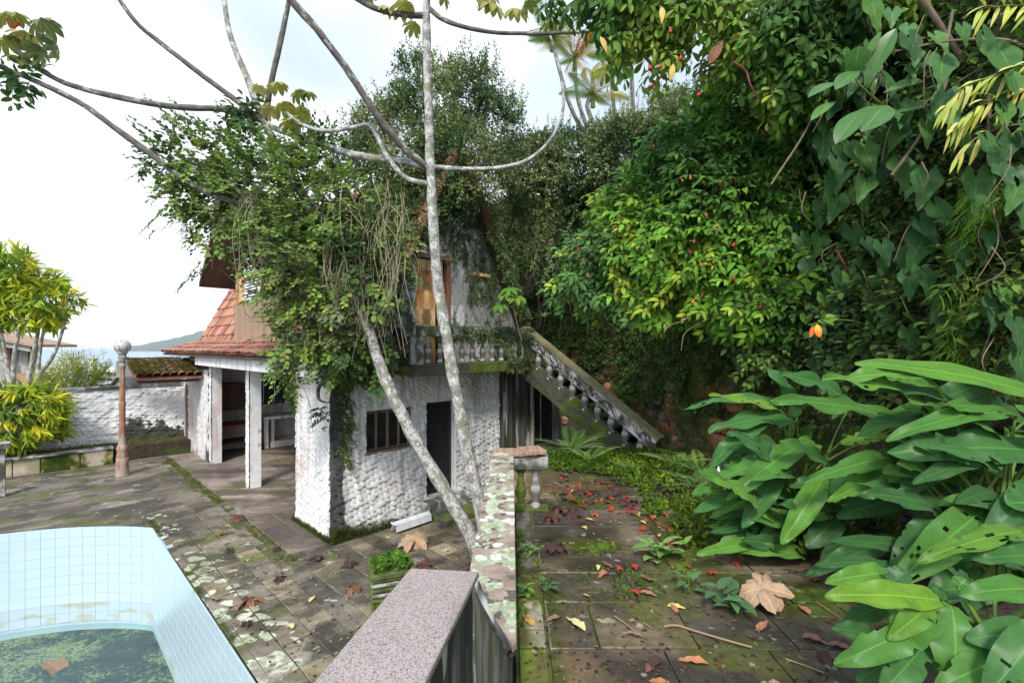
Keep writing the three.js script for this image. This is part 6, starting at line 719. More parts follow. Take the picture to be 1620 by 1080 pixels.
// ---------------------------------------------------------------- ferns, ground cover, weeds
{
  seed(191); const frondGeo = (L, n = 17) => { const gs = []; for (let i = 0; i < n; i++) { const u = (i + 1) / (n + 1), l = L * 0.21 * Math.sin(Math.PI * Math.pow(u, 0.7)) + 0.01, a = 1.1 * u, p = V(0, -Math.sin(a * 0.5) * L * u * 0.8 + 0.0, L * u * Math.cos(a * 0.4)); for (const s of [-1, 1]) gs.push(tint(put(leafGeo({ L: l, W: l * 0.16, type: 'lance', nl: 2, droop: 0.4 }), p, V(s, -0.1, 0.55)), [1, 1, 1])); } return merge(gs); };
  const fg = [0.575, 0.630, 0.302].map((l) => frondGeo(l)), fm = [[0.115, 0.252, 0.014], [0.081, 0.189, 0.014], [0.161, 0.294, 0.018]].map((c) => std({ c, roughness: 0.94, transmission: 0.4 }));
  const fern = (label, x, y, d, n, s) => { const f = thing('fern', label, 'fern', P(x, y, d), 0, undefined); for (let k = 0; k < n; k++) { const m = part('frond', pick(fg), pick(fm), f), a = k / n * 6.28 + rr(-0.3, 0.3); basis(V(0, 0, 0), V(Math.cos(a), rr(0.5, 1.3), Math.sin(a)), V(0, 1, 0), s * rr(0.8, 1.15)).decompose(m.position, m.quaternion, m.scale); } };
  fern('bright green fern under the stair flight, beside the louvred door', 905, 712, 8.6, 15, 1.35); fern('fern hanging lower under the stair, nearer its foot', 930, 728, 8.0, 11, 1.0); fern('fern against the retaining wall foot, uppermost of that bank', 1072, 735, 7.0, 12, 1.1); fern('fern at the edge of the heliconia leaves by the red petals', 1098, 770, 6.2, 12, 0.95); fern('yellowish fern between the wall foot and the heliconia', 1110, 748, 6.6, 10, 0.9); fern('small fern beside the stair foot post', 1000, 745, 7.7, 10, 0.8);
  const gc = thing('ground_cover', 'bright green low ground cover along the bank side of the path', 'ground cover', [0, 0, 0]); stuff(gc); const it = [];
  for (let i = 0; i < 1350; i++) { const d = 3.5 + 5.7 * Math.pow(rnd(), 0.9), q = Math.pow(rnd(), 1.6), x = bedX(d) + (d < 5.2 ? 0.04 : -0.12) + q * 1.3 + 0.25 * (n2(d * 3, 4, 2) - 0.5); if (n3(x * 4, d * 4, 1) < 0.3) continue; it.push([basis(V(x, pathY(d) + 0.02 + 0.22 * Math.pow(Math.max(0, (x - bedX(d)) / 1.6), 0.6), -d), V(rr(-1, 1), rr(0.4, 1.6), rr(-0.6, 1)), V(0, 1, 0.3), rr(0.7, 1.5)), mul3(pick([[0.115, 0.231, 0.013], [0.086, 0.173, 0.013], [0.161, 0.263, 0.016], [0.052, 0.105, 0.011]]), rr(0.7, 1.25))]); }
  for (let i = 0; i < 520; i++) { const x = rr(0.6, 2.6), d = 8.4 + rr(-0.5, 0.7) - 0.35 * (x - 1); it.push([basis(V(x, 1.32 + rr(0, 0.06), -d), V(rr(-1, 1), rr(0.4, 1.6), rr(-0.2, 1)), V(0, 1, 0.3), rr(0.8, 1.5)), mul3([0.115, 0.231, 0.013], rr(0.6, 1.3))]); }
  split('leaves', S.cover, M.leafMatt, it, gc);
  const ws = thing('path_moss', 'mossy tufts and tiny weeds in the joints of the path', 'moss', [0, 0, 0]); stuff(ws); const wi = [], tu = []; for (let i = 0; i < 420; i++) { const q = rnd(), [x, d] = q < 0.3 ? [rr(0.03, 0.1), rr(1.8, 5.4)] : q < 0.6 ? [rr(0.1, 1.5), 3.86 + rr(-0.05, 0.1)] : q < 0.75 ? [0.2 + rr(-0.02, 0.03), rr(2.4, 3.9)] : [rr(0.2, 1.0), rr(3.1, 3.85)]; if (n2(x * 3, d * 3, 9) < 0.42) continue; wi.push([basis(V(x, pathY(d), -d), V(rr(-1, 1), rr(0.5, 1.5), rr(-1, 1)), V(0, 1, 0), rr(0.25, 0.65)), mul3([0.092, 0.179, 0.014], rr(0.6, 1.3))]); } split('leaves', S.cover, M.leafMatt, wi, ws);
  for (let i = 0; i < 5200; i++) { const x = rr(0.2, 1.5), d = rr(2.9, 4.3); if (f2(x * 1.9, d * 2.6, 4, 77) < 0.555) continue; tu.push([basis(V(x, pathY(d) - 0.004, -d), V(rr(-1, 1), rr(0.6, 1.5), rr(-1, 1)), V(0, 1, 0), rr(0.10, 0.2)), mul3(pick([[0.138, 0.158, 0.010], [0.17, 0.15, 0.02], [0.103, 0.147, 0.010]]), rr(0.6, 1.2))]); } scatter('tufts', M.tuftGeo, M.leafMatt, tu, ws);
  const hm = thing('wall_foot_moss', 'thick green moss along the foot of the scale plaster walls', 'moss', [0, 0, 0]); stuff(hm); const hi = []; for (let i = 0; i < 5200; i++) { const q = rnd(), [t, z] = q < 0.62 ? [Math.pow(rnd(), 1.4) * 2.0 - 0.05, rr(0.0, 0.16)] : [-rr(0, 0.10), -Math.pow(rnd(), 1.3) * 1.6]; const y = q < 0.62 ? Math.pow(rnd(), 2) * 0.26 * (1 - t / 2.2) : Math.pow(rnd(), 2.2) * 0.08; hi.push([basis(H2W(t, y, z), V(rr(-1, 1), rr(0.2, 1.2), rr(-0.3, 1)), V(0, 1, 0), rr(0.25, 0.55)), mul3(pick([[0.086, 0.121, 0.009], [0.127, 0.147, 0.012], [0.052, 0.079, 0.009]]), rr(0.6, 1.2))]); } scatter('tufts', M.tuftGeo, M.leafMatt, hi, hm);
  const dm = thing('drain_moss', 'moss and grass growing along the drain and pool edge', 'moss', [0, 0, 0]); stuff(dm); const di = []; for (let i = 0; i < 3600; i++) { let w; if (rnd() < 0.72) { const s = rr(-0.4, 9.5); if (f2(s * 1.1, 2, 3, 5) < 0.40) continue; w = H2W(-0.77 + rr(-0.10, 0.09) * (1 + (n2(s * 2, 1, 1) > 0.6 ? 1.5 : 0)), 0.0, -s); } else { const v = rr(-5, 0.5); if (n2(v * 3, 2, 5) < 0.5) continue; w = PUV(0.04 + rr(-0.02, 0.03), v, -0.02); } di.push([basis(w, V(rr(-1, 1), rr(0.4, 1.4), rr(-1, 1)), V(0, 1, 0), rr(0.2, 0.5)), mul3(pick([[0.127, 0.179, 0.010], [0.172, 0.200, 0.014], [0.081, 0.105, 0.009]]), rr(0.6, 1.2))]); } for (let i = 0; i < 1500; i++) { const a = rr(0.55, 2.2), u = ARC.c[0] + (ARC.r + rr(0.02, 0.07)) * Math.cos(a), v = ARC.c[1] + (ARC.r + 0.04) * Math.sin(a); if (n2(a * 14, 2, 5) < 0.3) continue; di.push([basis(PUV(u, v, -0.02), V(rr(-1, 1), rr(-0.3, 0.7), rr(-1, 1)), V(0, 1, 0), rr(0.1, 0.26)), mul3(pick([[0.05, 0.06, 0.02], [0.08, 0.11, 0.015], [0.03, 0.035, 0.02]]), rr(0.6, 1.2))]); } for (let i = 0; i < 1800; i++) { const t = rr(0.9, 3.2), z = rr(0.2, 1.4); if (f2(t * 2, z * 2, 4, 15) < 0.56) continue; di.push([basis(H2W(t, 0.006, z), V(rr(-1, 1), rr(0.4, 1.4), rr(-1, 1)), V(0, 1, 0), rr(0.12, 0.25)), mul3([0.115, 0.158, 0.010], rr(0.6, 1.2))]); } scatter('tufts', M.tuftGeo, M.leafMatt, di, dm);
  // weeds with leaves of their own
  const wl = leafGeo({ L: 0.13, W: 0.055, type: 'ovate', nl: 6, nw: 1, droop: 0.6 }), weed = (label, x, y, n, s, mats, lv = null) => { const d0 = (EYE - 1.755) * 760 / (y - 548), d = d0 > 3.9 ? (EYE - 1.555) * 760 / (y - 548) : d0, w = thing('weed', label, 'weed', P(x, y, d)); for (let k = 0; k < n; k++) { const m = part('leaf', lv ?? wl, pick(mats), w), a = k * 2.4; basis(V(rr(-0.05, 0.05) * s, rr(0, 0.12) * s, rr(-0.05, 0.05) * s), V(Math.cos(a), rr(0.1, 0.9), Math.sin(a)), V(0, 1, 0), s * rr(0.7, 1.2)).decompose(m.position, m.quaternion, m.scale); } obj('stem', cyl(0.005, 0.003, 0.13 * s, 0, 0, 0, 6), M.stalk, w); };
  const brt = [std({ c: [0.161, 0.315, 0.022], roughness: 0.9, transmission: 0.35 }), std({ c: [0.115, 0.252, 0.022], roughness: 0.9, transmission: 0.35 })], dk = [std({ c: [0.057, 0.168, 0.032], roughness: 0.85, transmission: 0.25, clearcoat: 0.3 }), std({ c: [0.046, 0.126, 0.029], roughness: 0.85, transmission: 0.25, clearcoat: 0.3 })];
  weed('bright lime weed seedling cluster growing at the path step', 1042, 885, 18, 1.15, brt); weed('lime seedling beside the larger cluster on the step', 1075, 880, 8, 1.0, brt); weed('dark green broad leaved weed in front of the big pale leaf', 1152, 962, 13, 1.25, dk); weed('smaller dark weed left of the broad leaved one', 1090, 935, 7, 0.8, dk); weed('tiny green seedling next to the lichen wall', 865, 935, 8, 0.6, dk); weed('weed growing in the joint at the lichen wall foot', 828, 945, 9, 0.7, brt); weed('pale weed in a path joint near the wall foot, farther in', 838, 875, 8, 0.6, brt);
}

// ---------------------------------------------------------------- lamp post, pot, loose piece of plastic
{
  const k = 12.67 / 760, Y = (py) => (752.5 - py) * k, L = thing('lamp_post', 'rusting ornamental iron lamp post with round glass globe on the deck', 'lamp post', P(193, 752, 12.67).setY(0));
  obj('base', lathe([[0.19, 0], [0.17, 0.04], [0.158, 0.3], [0.155, Y(724)], [0.0, Y(724)]], 20), M.rust, L); obj('collar', lathe([[0.14, Y(724)], [0.15, Y(722)], [0.14, Y(719)], [0.125, Y(714)], [0.145, Y(712)], [0.145, Y(708)], [0.11, Y(704)], [0.09, Y(700)]], 20), M.rust, L);
  obj('shaft', [lathe([[0.105, Y(702)], [0.085, Y(672)], [0.078, Y(642)], [0.095, Y(641)], [0.095, Y(637)], [0.075, Y(636)], [0.066, Y(583)]], 18)], M.rust, L); obj('capital', lathe([[0.066, Y(583)], [0.09, Y(582)], [0.09, Y(578)], [0.07, Y(577)], [0.075, Y(572)], [0.115, Y(567)], [0.125, Y(565)], [0.10, Y(564)], [0.105, Y(560)], [0.14, Y(559)], [0.14, Y(556)], [0.0, Y(556)]], 18), M.concrete, L);
  L.scale.set(0.86, 1, 0.86); const gl = new THREE.SphereGeometry(0.19, 28, 20); gl.translate(0, Y(558) + 0.165, 0); gl.scale(1 / 0.86, 1, 1 / 0.86); obj('globe', gl, M.globe, L);
  const pot = thing('plant_pot', 'mossy square concrete planter with ribbed sides and small green fern', 'planter', V(-1.62, 0, -6.45), 0.35);
  obj('body', [rbx(0.50, 0.44, 0.50, 0, 0.22, 0, 0.02)], M.mossy, pot); for (let i = 0; i < 5; i++) obj('rib', rbx(0.55, 0.045, 0.55, 0, 0.14 + i * 0.065, 0, 0.02), i % 2 ? M.concrete : M.mossy, pot); obj('rim', [rbx(0.58, 0.06, 0.06, 0, 0.45, 0.26), rbx(0.58, 0.06, 0.06, 0, 0.45, -0.26), rbx(0.06, 0.06, 0.46, 0.26, 0.45, 0), rbx(0.06, 0.06, 0.46, -0.26, 0.45, 0)], M.mossy, pot);
  seed(201); const it = []; for (let i = 0; i < 90; i++) it.push([basis(V(rr(-0.22, 0.22), 0.46 + rr(0, 0.06), rr(-0.22, 0.22)), V(rr(-1, 1), rr(0.5, 1.5), rr(-1, 1)), V(0, 1, 0), rr(0.7, 1.3)), mul3([0.09, 0.22, 0.02], rr(0.7, 1.4))]); scatter('foliage', S.cover[0], M.leafMatt, it, pot); const lf = leafGeo({ L: 0.24, W: 0.075, type: 'lance', nl: 6, droop: 0.8 }); for (let i = 0; i < 11; i++) { const m = part('leaf', lf, M.helicLime[i % 2], pot); basis(V(0.03, 0.47, -0.02), V(Math.cos(i * 2.4), rr(0.7, 1.6), Math.sin(i * 2.4)), V(0, 1, 0), rr(0.8, 1.1)).decompose(m.position, m.quaternion, m.scale); }
  const ms = []; for (let i = 0; i < 700; i++) { const s = pick([[-0.26, 1], [0.26, 1], [0, 2]]), y = rr(0.02, 0.42), q = rr(-0.26, 0.26), p = s[1] === 1 ? V(s[0], y, q) : V(q, y, 0.26); if (f2(q * 6, y * 6, 3, 7) < 0.47 - (s[0] < 0 ? 0.2 : 0)) continue; ms.push([basis(p, V(p.x * 3, rr(-0.8, 0.8), p.z * 3), V(0, 1, 0), rr(0.2, 0.45)), mul3([0.09, 0.17, 0.014], rr(0.6, 1.3))]); } scatter('moss', M.tuftGeo, M.leafMatt, ms, pot);
  const pv = thing('white_gutter_piece', 'loose white plastic gutter piece lying at the wall foot below the window', 'gutter', H2W(1.35, 0.06, 0.42), Math.PI / 4 + 0.06); const pr = prism([[-0.09, 0.0], [-0.07, 0.12], [0.02, 0.16], [0.09, 0.0], [0.078, 0.0], [0.015, 0.148], [-0.06, 0.11], [-0.078, 0.0]], 0.80); pr.rotateY(Math.PI / 2); pr.translate(-0.4, 0, 0); obj('channel', pr, M.pvc, pv); obj('end_lip', [rbx(0.02, 0.04, 0.18, -0.40, 0.13, 0.0, 0.005)], M.pvc, pv);
}
// ---------------------------------------------------------------- palms behind the hedge
{
  seed(211); const frond = (L) => { const gs = [], n = 26; for (let i = 0; i < n; i++) { const u = (i + 1) / n, a = 1.5 * u, p = V(0, Math.sin(1.2 * u) * L * 0.22 - u * u * L * 0.45, L * (u - 0.22 * u * u)); for (const s of [-1, 1]) gs.push(put(leafGeo({ L: L * 0.34 * Math.sin(Math.PI * (0.12 + 0.82 * u)), W: 0.06, type: 'strap', nl: 3, droop: 1.0 }), p, V(s, -0.35, 0.6 - 0.4 * u))); } gs.push(tube([V(0, 0, 0), V(0, L * 0.12, L * 0.4), V(0, -L * 0.25, L * 0.78)], [0.03, 0.008], 12, 5, 0)); return merge(gs); };
  const fg = [1.9, 1.5, 2.2].map(frond), fm = [[0.22, 0.33, 0.07], [0.38, 0.42, 0.08], [0.18, 0.28, 0.08], [0.48, 0.40, 0.10]].map((c) => std({ c, roughness: 0.95, specularIntensity: 0.3, transmission: 0.55 }));
  [[[[932, 240], [899, 159], [873, 62]], 20, 'tallest leaning palm behind the hedge, nearest the gable', 0.85], [[[936, 230], [914, 155], [909, 92]], 21, 'palm with an orange dried frond behind the hedge', 0.9], [[[952, 230], [929, 165], [938, 150]], 19, 'shorter palm with spread fronds above the hedge', 0.8], [[[975, 225], [968, 130], [966, 95]], 22, 'slender palm half hidden by the overhanging crown', 0.8], [[[1003, 220], [1000, 130], [998, 100]], 20, 'palm farthest along the hedge under the overhanging crown', 0.9]].forEach(([pts, d, label, s], i) => { const w = pts.map(([x, y]) => P(x, y, d)), root = w[0].clone(), p = thing('palm_tree', label, 'palm', root); obj('trunk', tube([V(0, -3, 0), ...w.map((q) => q.clone().sub(root))], [0.10, 0.075], 30, 8, 0.1), M.darkBark, p, true); const top = w[2].clone().sub(root), cr = new THREE.Vector3(0, 0.3, 0).add(top); for (let k = 0; k < 9; k++) { const m = part('frond', pick(fg), i === 1 && k === 0 ? M.orangePetal : pick(fm), p), a = k * 0.72 + i; basis(top, V(Math.cos(a), rr(0.1, 1.4), Math.sin(a)), V(0, 1, 0), s * rr(0.8, 1.2)).decompose(m.position, m.quaternion, m.scale); } obj('crownshaft', tube([top.clone().add(V(0, -0.5, 0)), cr], [0.10, 0.06], 8, 8, 0), fm[0], p, true); });
}
// ---------------------------------------------------------------- planter plants by the boundary wall, bamboo beyond it
{
  seed(221); const cols = [[0.30, 0.42, 0.02], [0.42, 0.52, 0.03], [0.22, 0.34, 0.025], [0.52, 0.54, 0.035], [0.14, 0.24, 0.03]];
  const t = thing('yellow_leaved_tree', 'small tree with several thin pale stems and yellow green leaf crown', 'tree', P(40, 712, 13.3).setY(0.4)), R = t.position;
  const tr = (pts, r0, r1) => obj('trunk', tube(pts.map(([x, y]) => P(x, y, 13.3).sub(R)), [r0, r1], 30, 8, 0.12), M.bark, t, true);
  tr([[42, 715], [40, 680], [22, 620], [8, 580], [-5, 530], [-8, 480]], 0.10, 0.045); tr([[42, 715], [52, 640], [58, 600], [85, 560], [105, 500], [85, 492]].slice(0, 5), 0.09, 0.03); tr([[40, 690], [45, 600], [52, 560], [60, 520], [62, 470]], 0.07, 0.03); tr([[20, 620], [22, 560], [30, 520], [28, 470]], 0.06, 0.03); tr([[58, 600], [62, 560], [68, 525], [85, 480]], 0.05, 0.025); tr([[15, 600], [5, 545], [-2, 510]], 0.05, 0.03);
  const it = clumps([[28, 448, 13.3, 50, 38, 0.7], [70, 468, 13.3, 40, 26, 0.6], [5, 425, 13.3, 40, 32, 0.6], [20, 490, 13.3, 44, 24, 0.5], [90, 480, 13.3, 26, 18, 0.4], [-30, 460, 13.4, 60, 50, 0.8], [60, 500, 13.3, 24, 12, 0.3]], 400, { cols, out: 1, down: 0.1, shell: 0.6, size: [0.7, 1.1], rough: 0.5, back: 0.8 }); it.forEach((q) => q[0].premultiply(new THREE.Matrix4().makeTranslation(-R.x, -R.y, -R.z))); split('crown', S.tree, M.leafMatt, it, t);
  const b = thing('yellow_leaved_bush', 'dense bush of yellow strap leaves in the planter bed', 'bush', P(30, 706, 12.8)), it2 = clumps([[34, 655, 12.9, 52, 42, 0.65], [5, 665, 12.9, 50, 44, 0.6], [60, 640, 12.9, 32, 30, 0.4]], 330, { cols, out: 1, down: 0.35, shell: 0.35, size: [0.65, 0.95], rough: 0.25, back: 0.9 }); it2.forEach((q) => q[0].premultiply(new THREE.Matrix4().makeTranslation(-b.position.x, -b.position.y, -b.position.z))); split('foliage', S.drac, M.leafMatt, it2, b); obj('stem', [tube([V(0, -0.3, 0), V(0.03, 0.4, 0), V(0.1, 0.9, 0)], [0.05, 0.02], 12, 6, 0.1)], M.bark, b);
  const bb = thing('bamboo_clump', 'yellow green bamboo clump rising behind the boundary wall', 'bamboo', P(120, 640, 17)), bi = []; for (let i = 0; i < 420; i++) { const a = rr(-1, 1), h = Math.pow(rnd(), 0.7); bi.push([basis(V(a * h * 1.25 + rr(-0.15, 0.15), -0.2 + h * (1.75 - 0.5 * Math.abs(a)), rr(-0.5, 0.5)), V(a * 0.9 + rr(-0.4, 0.4), rr(0.3, 1.1), rr(-0.4, 0.4)), V(0, 1, 0), rr(0.8, 1.3)), mul3(pick([[0.30, 0.38, 0.05], [0.40, 0.43, 0.07], [0.20, 0.28, 0.05]]), rr(0.8, 1.3))]); } split('foliage', S.bamboo, M.leafMatt, bi, bb); const cs = []; for (let i = 0; i < 26; i++) { const a = rr(-1, 1); cs.push(tube([V(a * 0.15, -1.5, 0), V(a * 0.5, 0.4, rr(-0.2, 0.2)), V(a * 1.3, 1.3 - 0.3 * Math.abs(a), rr(-0.3, 0.3))], [0.016, 0.006], 12, 5, 0)); } obj('canes', cs, M.helicLime[0], bb);
}
// ---------------------------------------------------------------- litter: dead leaves, petals, twigs
{
  seed(231);
  const ground = (x, y) => { for (const [h, a, b] of [[1.762, 0, 3.9], [1.562, 3.9, 5.45], [1.312, 5.45, 12]]) { const d = (EYE - h) * 760 / (y - 548); if (d >= a - 0.01 && d < b) return P(x, y, d); } return P(x, y, (EYE - 1.312) * 760 / (y - 548)); }, deckAt = (x, y, lift = 0.014) => P(x, y, (EYE - lift) * 760 / (y - 548));
  const lay = (name, g, m, p, s, label, cat, group, tilt = 0.25) => { const o = part(name, g, m, scene); const a = rr(0, 6.28); basis(p, V(Math.cos(a), rr(-0.05, 0.1), Math.sin(a)), V(rr(-tilt, tilt), 1, rr(-tilt, tilt)), s).decompose(o.position, o.quaternion, o.scale); return tag(o, label, cat, group); };
  const pet = [0, 1].map((k) => { const g = merge([0, 1, 2, 3].map((i) => put(leafGeo({ L: 0.05, W: 0.03, type: 'ovate', nl: 3, droop: 0.5 + k }), V(0, 0.012, 0), V(Math.cos(i * 1.2), 0.2, Math.sin(i * 1.2))))); return g; });
  const lf = [0, 1, 2].map((k) => leafGeo({ L: 0.13, W: 0.052, type: 'ovate', nl: 7, nw: 2, fold: 0.3 + 0.2 * k, droop: -0.3 + 0.4 * k, wave: 0.7, sd: k + 2 }));
  // scattered red petals near the stair foot
  let n = 0; while (n < 74) { const u = rnd(), x = 905 + 215 * u + rr(-40, 40), y = 772 + 95 * Math.pow(u, 1.3) + rr(-20, 26); if (x < 868 || y < 755 || y > 872) continue; const p = ground(x, y); if (p.x > bedX(-p.z) + 0.25) continue; lay('fallen_petal', pet[n % 2], pick(M.redPetal), p, rr(0.7, 1.25), 'small fallen red flower lying on the damp far path level', 'petal', 'red flowers fallen on the far path'); n++; }
  [[1006, 898, 'red petal on the mossy patch near the step edge'], [978, 900, 'red petal beside the brown leaf pair'], [1090, 898, 'red petal just in front of the step, past the seedling'], [1128, 907, 'red petal in front of the step behind the dark weed'], [1167, 893, 'red petal at the step near the heliconia leaves'], [1288, 918, 'bright red round flower at the earth bed edge'], [1005, 938, 'red petal under the brown leaf in mid path']].forEach(([x, y, l]) => lay('fallen_petal', pet[0], M.redPetal[0], ground(x, y), 0.85, l, 'petal'));
  for (let i = 0; i < 26; i++) { const x = rr(880, 1110), y = rr(775, 870), p = ground(x, y); if (p.x > bedX(-p.z)) continue; lay('fallen_yellow_leaf', lf[i % 3], pick(M.yellowLeaf), p, rr(0.4, 0.75), 'small fallen yellow leaf among the red petals', 'leaf', 'yellow leaves fallen on the far path'); }
  for (let i = 0; i < 26; i++) { const x = rr(880, 1050), y = rr(752, 800), p = ground(x, y); lay('decayed_leaf', lf[i % 3], M.deadLeaf[3], p, rr(0.9, 1.6), 'dark rotting leaf heaped near the stair foot', 'leaf', 'rotting leaves heaped by the stair foot', 0.8); }
  [[926, 998, 1, M.yellowLeaf[2], 1.25, 'pale cream pointed leaf on a dark slab in the near path'], [845, 990, 0, M.yellowLeaf[1], 1.0, 'tan leaf on the pale border stone by the lichen wall'], [888, 975, 1, M.brownLeaf[3], 0.9, 'grey brown leaf just past the tan border leaf'], [992, 948, 2, M.brownLeaf[3], 0.95, 'mauve brown leaf lying left of the yellow leaf'], [1056, 958, 1, M.yellowLeaf[0], 0.85, 'bright yellow leaf in mid path'], [1072, 969, 0, M.brownLeaf[0], 0.7, 'small brown leaf touching the yellow one'], [990, 1003, 2, M.brownLeaf[3], 1.0, 'purple brown leaf standing on edge near the twig start'], [1122, 1050, 1, M.brownLeaf[2], 1.2, 'orange brown leaf near the lower frame edge'], [1198, 996, 0, M.brownLeaf[0], 0.9, 'reddish leaf beyond the long twig'], [1282, 972, 1, M.brownLeaf[2], 0.95, 'orange brown leaf past the big pale leaf'], [962, 905, 2, M.brownLeaf[0], 1.0, 'brown leaf of a pair on the mossy step edge'], [970, 898, 0, M.brownLeaf[1], 0.9, 'darker brown leaf of the pair on the mossy step edge'], [947, 893, 1, M.yellowLeaf[2], 0.6, 'small pale leaf beside the brown pair'], [1048, 1042, 2, M.deadLeaf[3], 1.1, 'almost black crumpled leaf below the twig'], [1022, 1064, 2, M.brownLeaf[1], 0.8, 'dark red leaf at the bottom of the near path'], [1268, 1008, 2, M.brownLeaf[1], 1.1, 'crumpled dark leaf at the bed edge beyond the twig'], [1300, 1030, 2, M.deadLeaf[3], 1.2, 'dark curled leaf beside the nearest heliconia'], [1310, 1018, 1, M.brownLeaf[1], 1.1, 'long brown leaf under the nearest heliconia'], [922, 939, 0, M.yellowLeaf[2], 0.5, 'tiny pale leaf on the dark slab row'], [1012, 936, 1, M.brownLeaf[0], 0.9, 'rusty leaf over the red petal'], [1040, 921, 0, M.brownLeaf[1], 1.0, 'flat brown leaf beside the mossy joint'], [1200, 945, 0, M.brownLeaf[3], 0.8, 'grey leaf behind the broad leaved weed'], [1060, 1078, 0, M.brownLeaf[2], 0.9, 'leaf half cut by the lower frame edge'], [1215, 1078, 2, M.brownLeaf[3], 0.9, 'grey curled leaf at the lower frame edge near the heliconia']].forEach(([x, y, g, m, s, l]) => lay('fallen_leaf', lf[g], m, ground(x, y), s, l, 'leaf'));
  // big hand-shaped dead leaves
  const flat = palmate({ n: 8, R: 0.23, w: 0.105, droop: 1.1, span: 5.0, cup: -0.5, jit: 0.34 }), curl = [0, 1, 2, 3].map(() => palmate({ n: 9, R: 0.21, w: 0.07, droop: 1.5, span: 5.8, cup: -0.25, up: 0.15, jit: 0.5 }));
  const hand = (g, m, p, s, l, up = V(0.1, 1, 0.25), dir = V(0.3, 0, 1)) => { const o = part('dead_cecropia_leaf', g, m, scene); basis(p.clone().add(V(0, 0.03, 0)), dir, up, s).decompose(o.position, o.quaternion, o.scale); tag(o, l, 'dead leaf'); };
  hand(flat, M.paleLeaf, ground(1205, 952).add(V(0, 0.05, 0)), 0.95, 'big pale tan hand shaped leaf on the near path beside the weed', V(-0.1, 0.8, 0.75), V(0.2, -0.3, 1)); hand(flat, M.paleLeaf, deckAt(655, 862).add(V(0, 0.05, 0)), 1.55, 'big pale brown hand shaped leaf on the deck below the window wall', V(0.1, 0.8, 0.9), V(0, -0.4, 1));
  [[886, 808, 1, 'purplish dark curled leaf at the second path step', 1], [905, 816, 3, 'black curled leaf touching the purplish one', 1], [880, 868, 3, 'dark curled leaf near the mossy border slab', 1], [995, 798, 3, 'dark leaf heap beyond the red petals', 1.3], [872, 824, 1, 'spiky dark dead leaf left of the curled pair', 0.8]].forEach(([x, y, k, l, s], i) => hand(curl[i % 4], M.deadLeaf[k], ground(x, y), s * 0.95, l));
  [[396, 952, 0, 1.5, 'large reddish brown curled leaf by the pool lichen'], [378, 822, 1, 1.5, 'dark curled leaf on the drain line'], [672, 895, 1, 1.3, 'dark purple curled leaf behind the granite coping'], [742, 898, 1, 1.0, 'dark curled leaf at the trunk foot'], [560, 935, 0, 1.1, 'reddish curled leaf beside the mossy pot'], [348, 846, 0, 0.6, 'small reddish dry leaf near the pool corner'], [500, 885, 3, 1.2, 'dark crumpled leaves beside the ochre stone'], [437, 870, 3, 0.7, 'black curled leaf in mid deck'], [365, 872, 3, 0.7, 'dark scrap of leaf near the pool side'], [550, 895, 3, 1.1, 'crumpled leaf heap left of the pot'], [440, 918, 3, 0.8, 'dark leaf scrap beyond the large reddish one'], [632, 893, 1, 0.6, 'mauve leaf right behind the pot'], [392, 988, 3, 0.6, 'dark leaf below the large reddish one']].forEach(([x, y, k, s, l], i) => hand(curl[i % 4], M.deadLeaf[k], deckAt(x, y), s, l, V(rr(-0.3, 0.3), 1, rr(-0.2, 0.3)), V(rr(-1, 1), 0, rr(-1, 1))));
  [[456, 986, 'pale cream leaf nearest the granite coping on the deck'], [488, 952, 'small pale leaf on the deck left of the pot'], [462, 1062, 'mauve speck of leaf near the coping start'], [468, 1018, 'small tan leaf between the pale ones']].forEach(([x, y, l], i) => lay('fallen_leaf', lf[i % 3], i === 3 ? M.brownLeaf[2] : M.yellowLeaf[2], deckAt(x, y), [1.7, 1.1, 0.7, 0.8][i], l, 'leaf'));
  const bits = []; for (let i = 0; i < 900; i++) { const x = rr(250, 760), y = rr(830, 1075), p = deckAt(x, y, 0.016); if (poolU(p.x, p.z) < 0.1 || p.x > -0.7) continue; bits.push([basis(p, V(rr(-1, 1), 0.05, rr(-1, 1)), V(0, 1, 0), rr(0.1, 0.42)), pick([[0.30, 0.33, 0.16], [0.10, 0.06, 0.045], [0.06, 0.035, 0.03], [0.17, 0.22, 0.05], [0.33, 0.29, 0.2], [0.05, 0.04, 0.03]])]); } const db = scatter('leaf_litter', tint(leafGeo({ L: 0.16, W: 0.08, nl: 4, droop: 0.5 }), [1, 1, 1]), M.leafMatt, bits, scene); stuff(tag(db, 'small scraps of leaf scattered over the deck', 'leaf litter'));
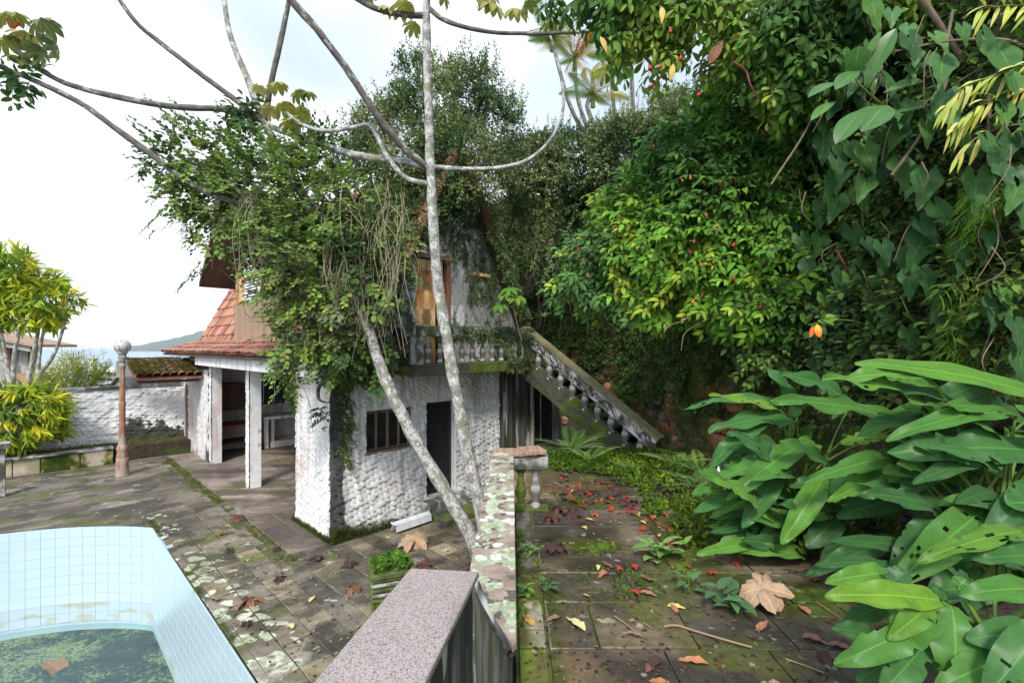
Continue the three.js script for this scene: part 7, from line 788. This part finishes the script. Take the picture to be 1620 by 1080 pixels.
  const pb = []; for (let i = 0; i < 700; i++) { const x = rr(830, 1340), y = rr(870, 1078), p = ground(x, y); if (p.x > bedX(-p.z) + 0.1) continue; pb.push([basis(p, V(rr(-1, 1), 0.05, rr(-1, 1)), V(0, 1, 0), rr(0.06, 0.25)), pick([[0.20, 0.16, 0.08], [0.12, 0.06, 0.035], [0.06, 0.035, 0.025], [0.07, 0.045, 0.03], [0.19, 0.09, 0.04], [0.10, 0.12, 0.03]])]); } const pl = scatter('leaf_litter', tint(leafGeo({ L: 0.16, W: 0.08, nl: 4, droop: 0.5 }), [1, 1, 1]), M.leafMatt, pb, scene); stuff(tag(pl, 'small scraps of leaf scattered over the path', 'leaf litter'));
  const tw = (pts, r, l) => { const o = obj('twig', tube(pts.map(([x, y]) => ground(x, y).add(V(0, r, 0))), [r, r * 0.7], 24, 6, 0.2), std({ c: [0.26, 0.18, 0.10], roughness: 0.9 }), scene, true); tag(o, l, 'twig'); }; tw([[1050, 993], [1068, 991], [1100, 1000], [1140, 1012], [1190, 1026]], 0.008, 'long pale brown twig lying across the near path'); tw([[973, 976], [990, 988], [1008, 1003]], 0.005, 'short dark twig left of the long one'); tw([[1243, 1043], [1275, 1054], [1304, 1065]], 0.004, 'thin twig near the heliconia edge'); tw([[1293, 953], [1328, 976]], 0.003, 'thin straw at the bed edge past the pale leaf'); tw([[1018, 986], [1032, 995]], 0.004, 'short cream stick near the long twig');
  const sl = lay('sunken_leaf', leafGeo({ L: 0.9, W: 0.30, type: 'lance', nl: 8, nw: 2, wave: 0.8 }), M.brownLeaf[0], P(70, 1045, 760 * 5.3 / 497).setY(-1.90), 1, 'large brown leaf sunk on the pool floor', 'leaf'); sl.rotation.set(0, 1.2, 0);
}

// ---------------------------------------------------------------- renderer
const renderer = new THREE.WebGLRenderer({ antialias: true });
renderer.setSize(1024, 682); renderer.shadowMap.enabled = true; renderer.shadowMap.type = THREE.PCFSoftShadowMap;
renderer.toneMapping = THREE.LinearToneMapping; renderer.toneMappingExposure = EXPOSURE;
camera.far = 30000; camera.updateProjectionMatrix();
renderer.render(scene, camera);
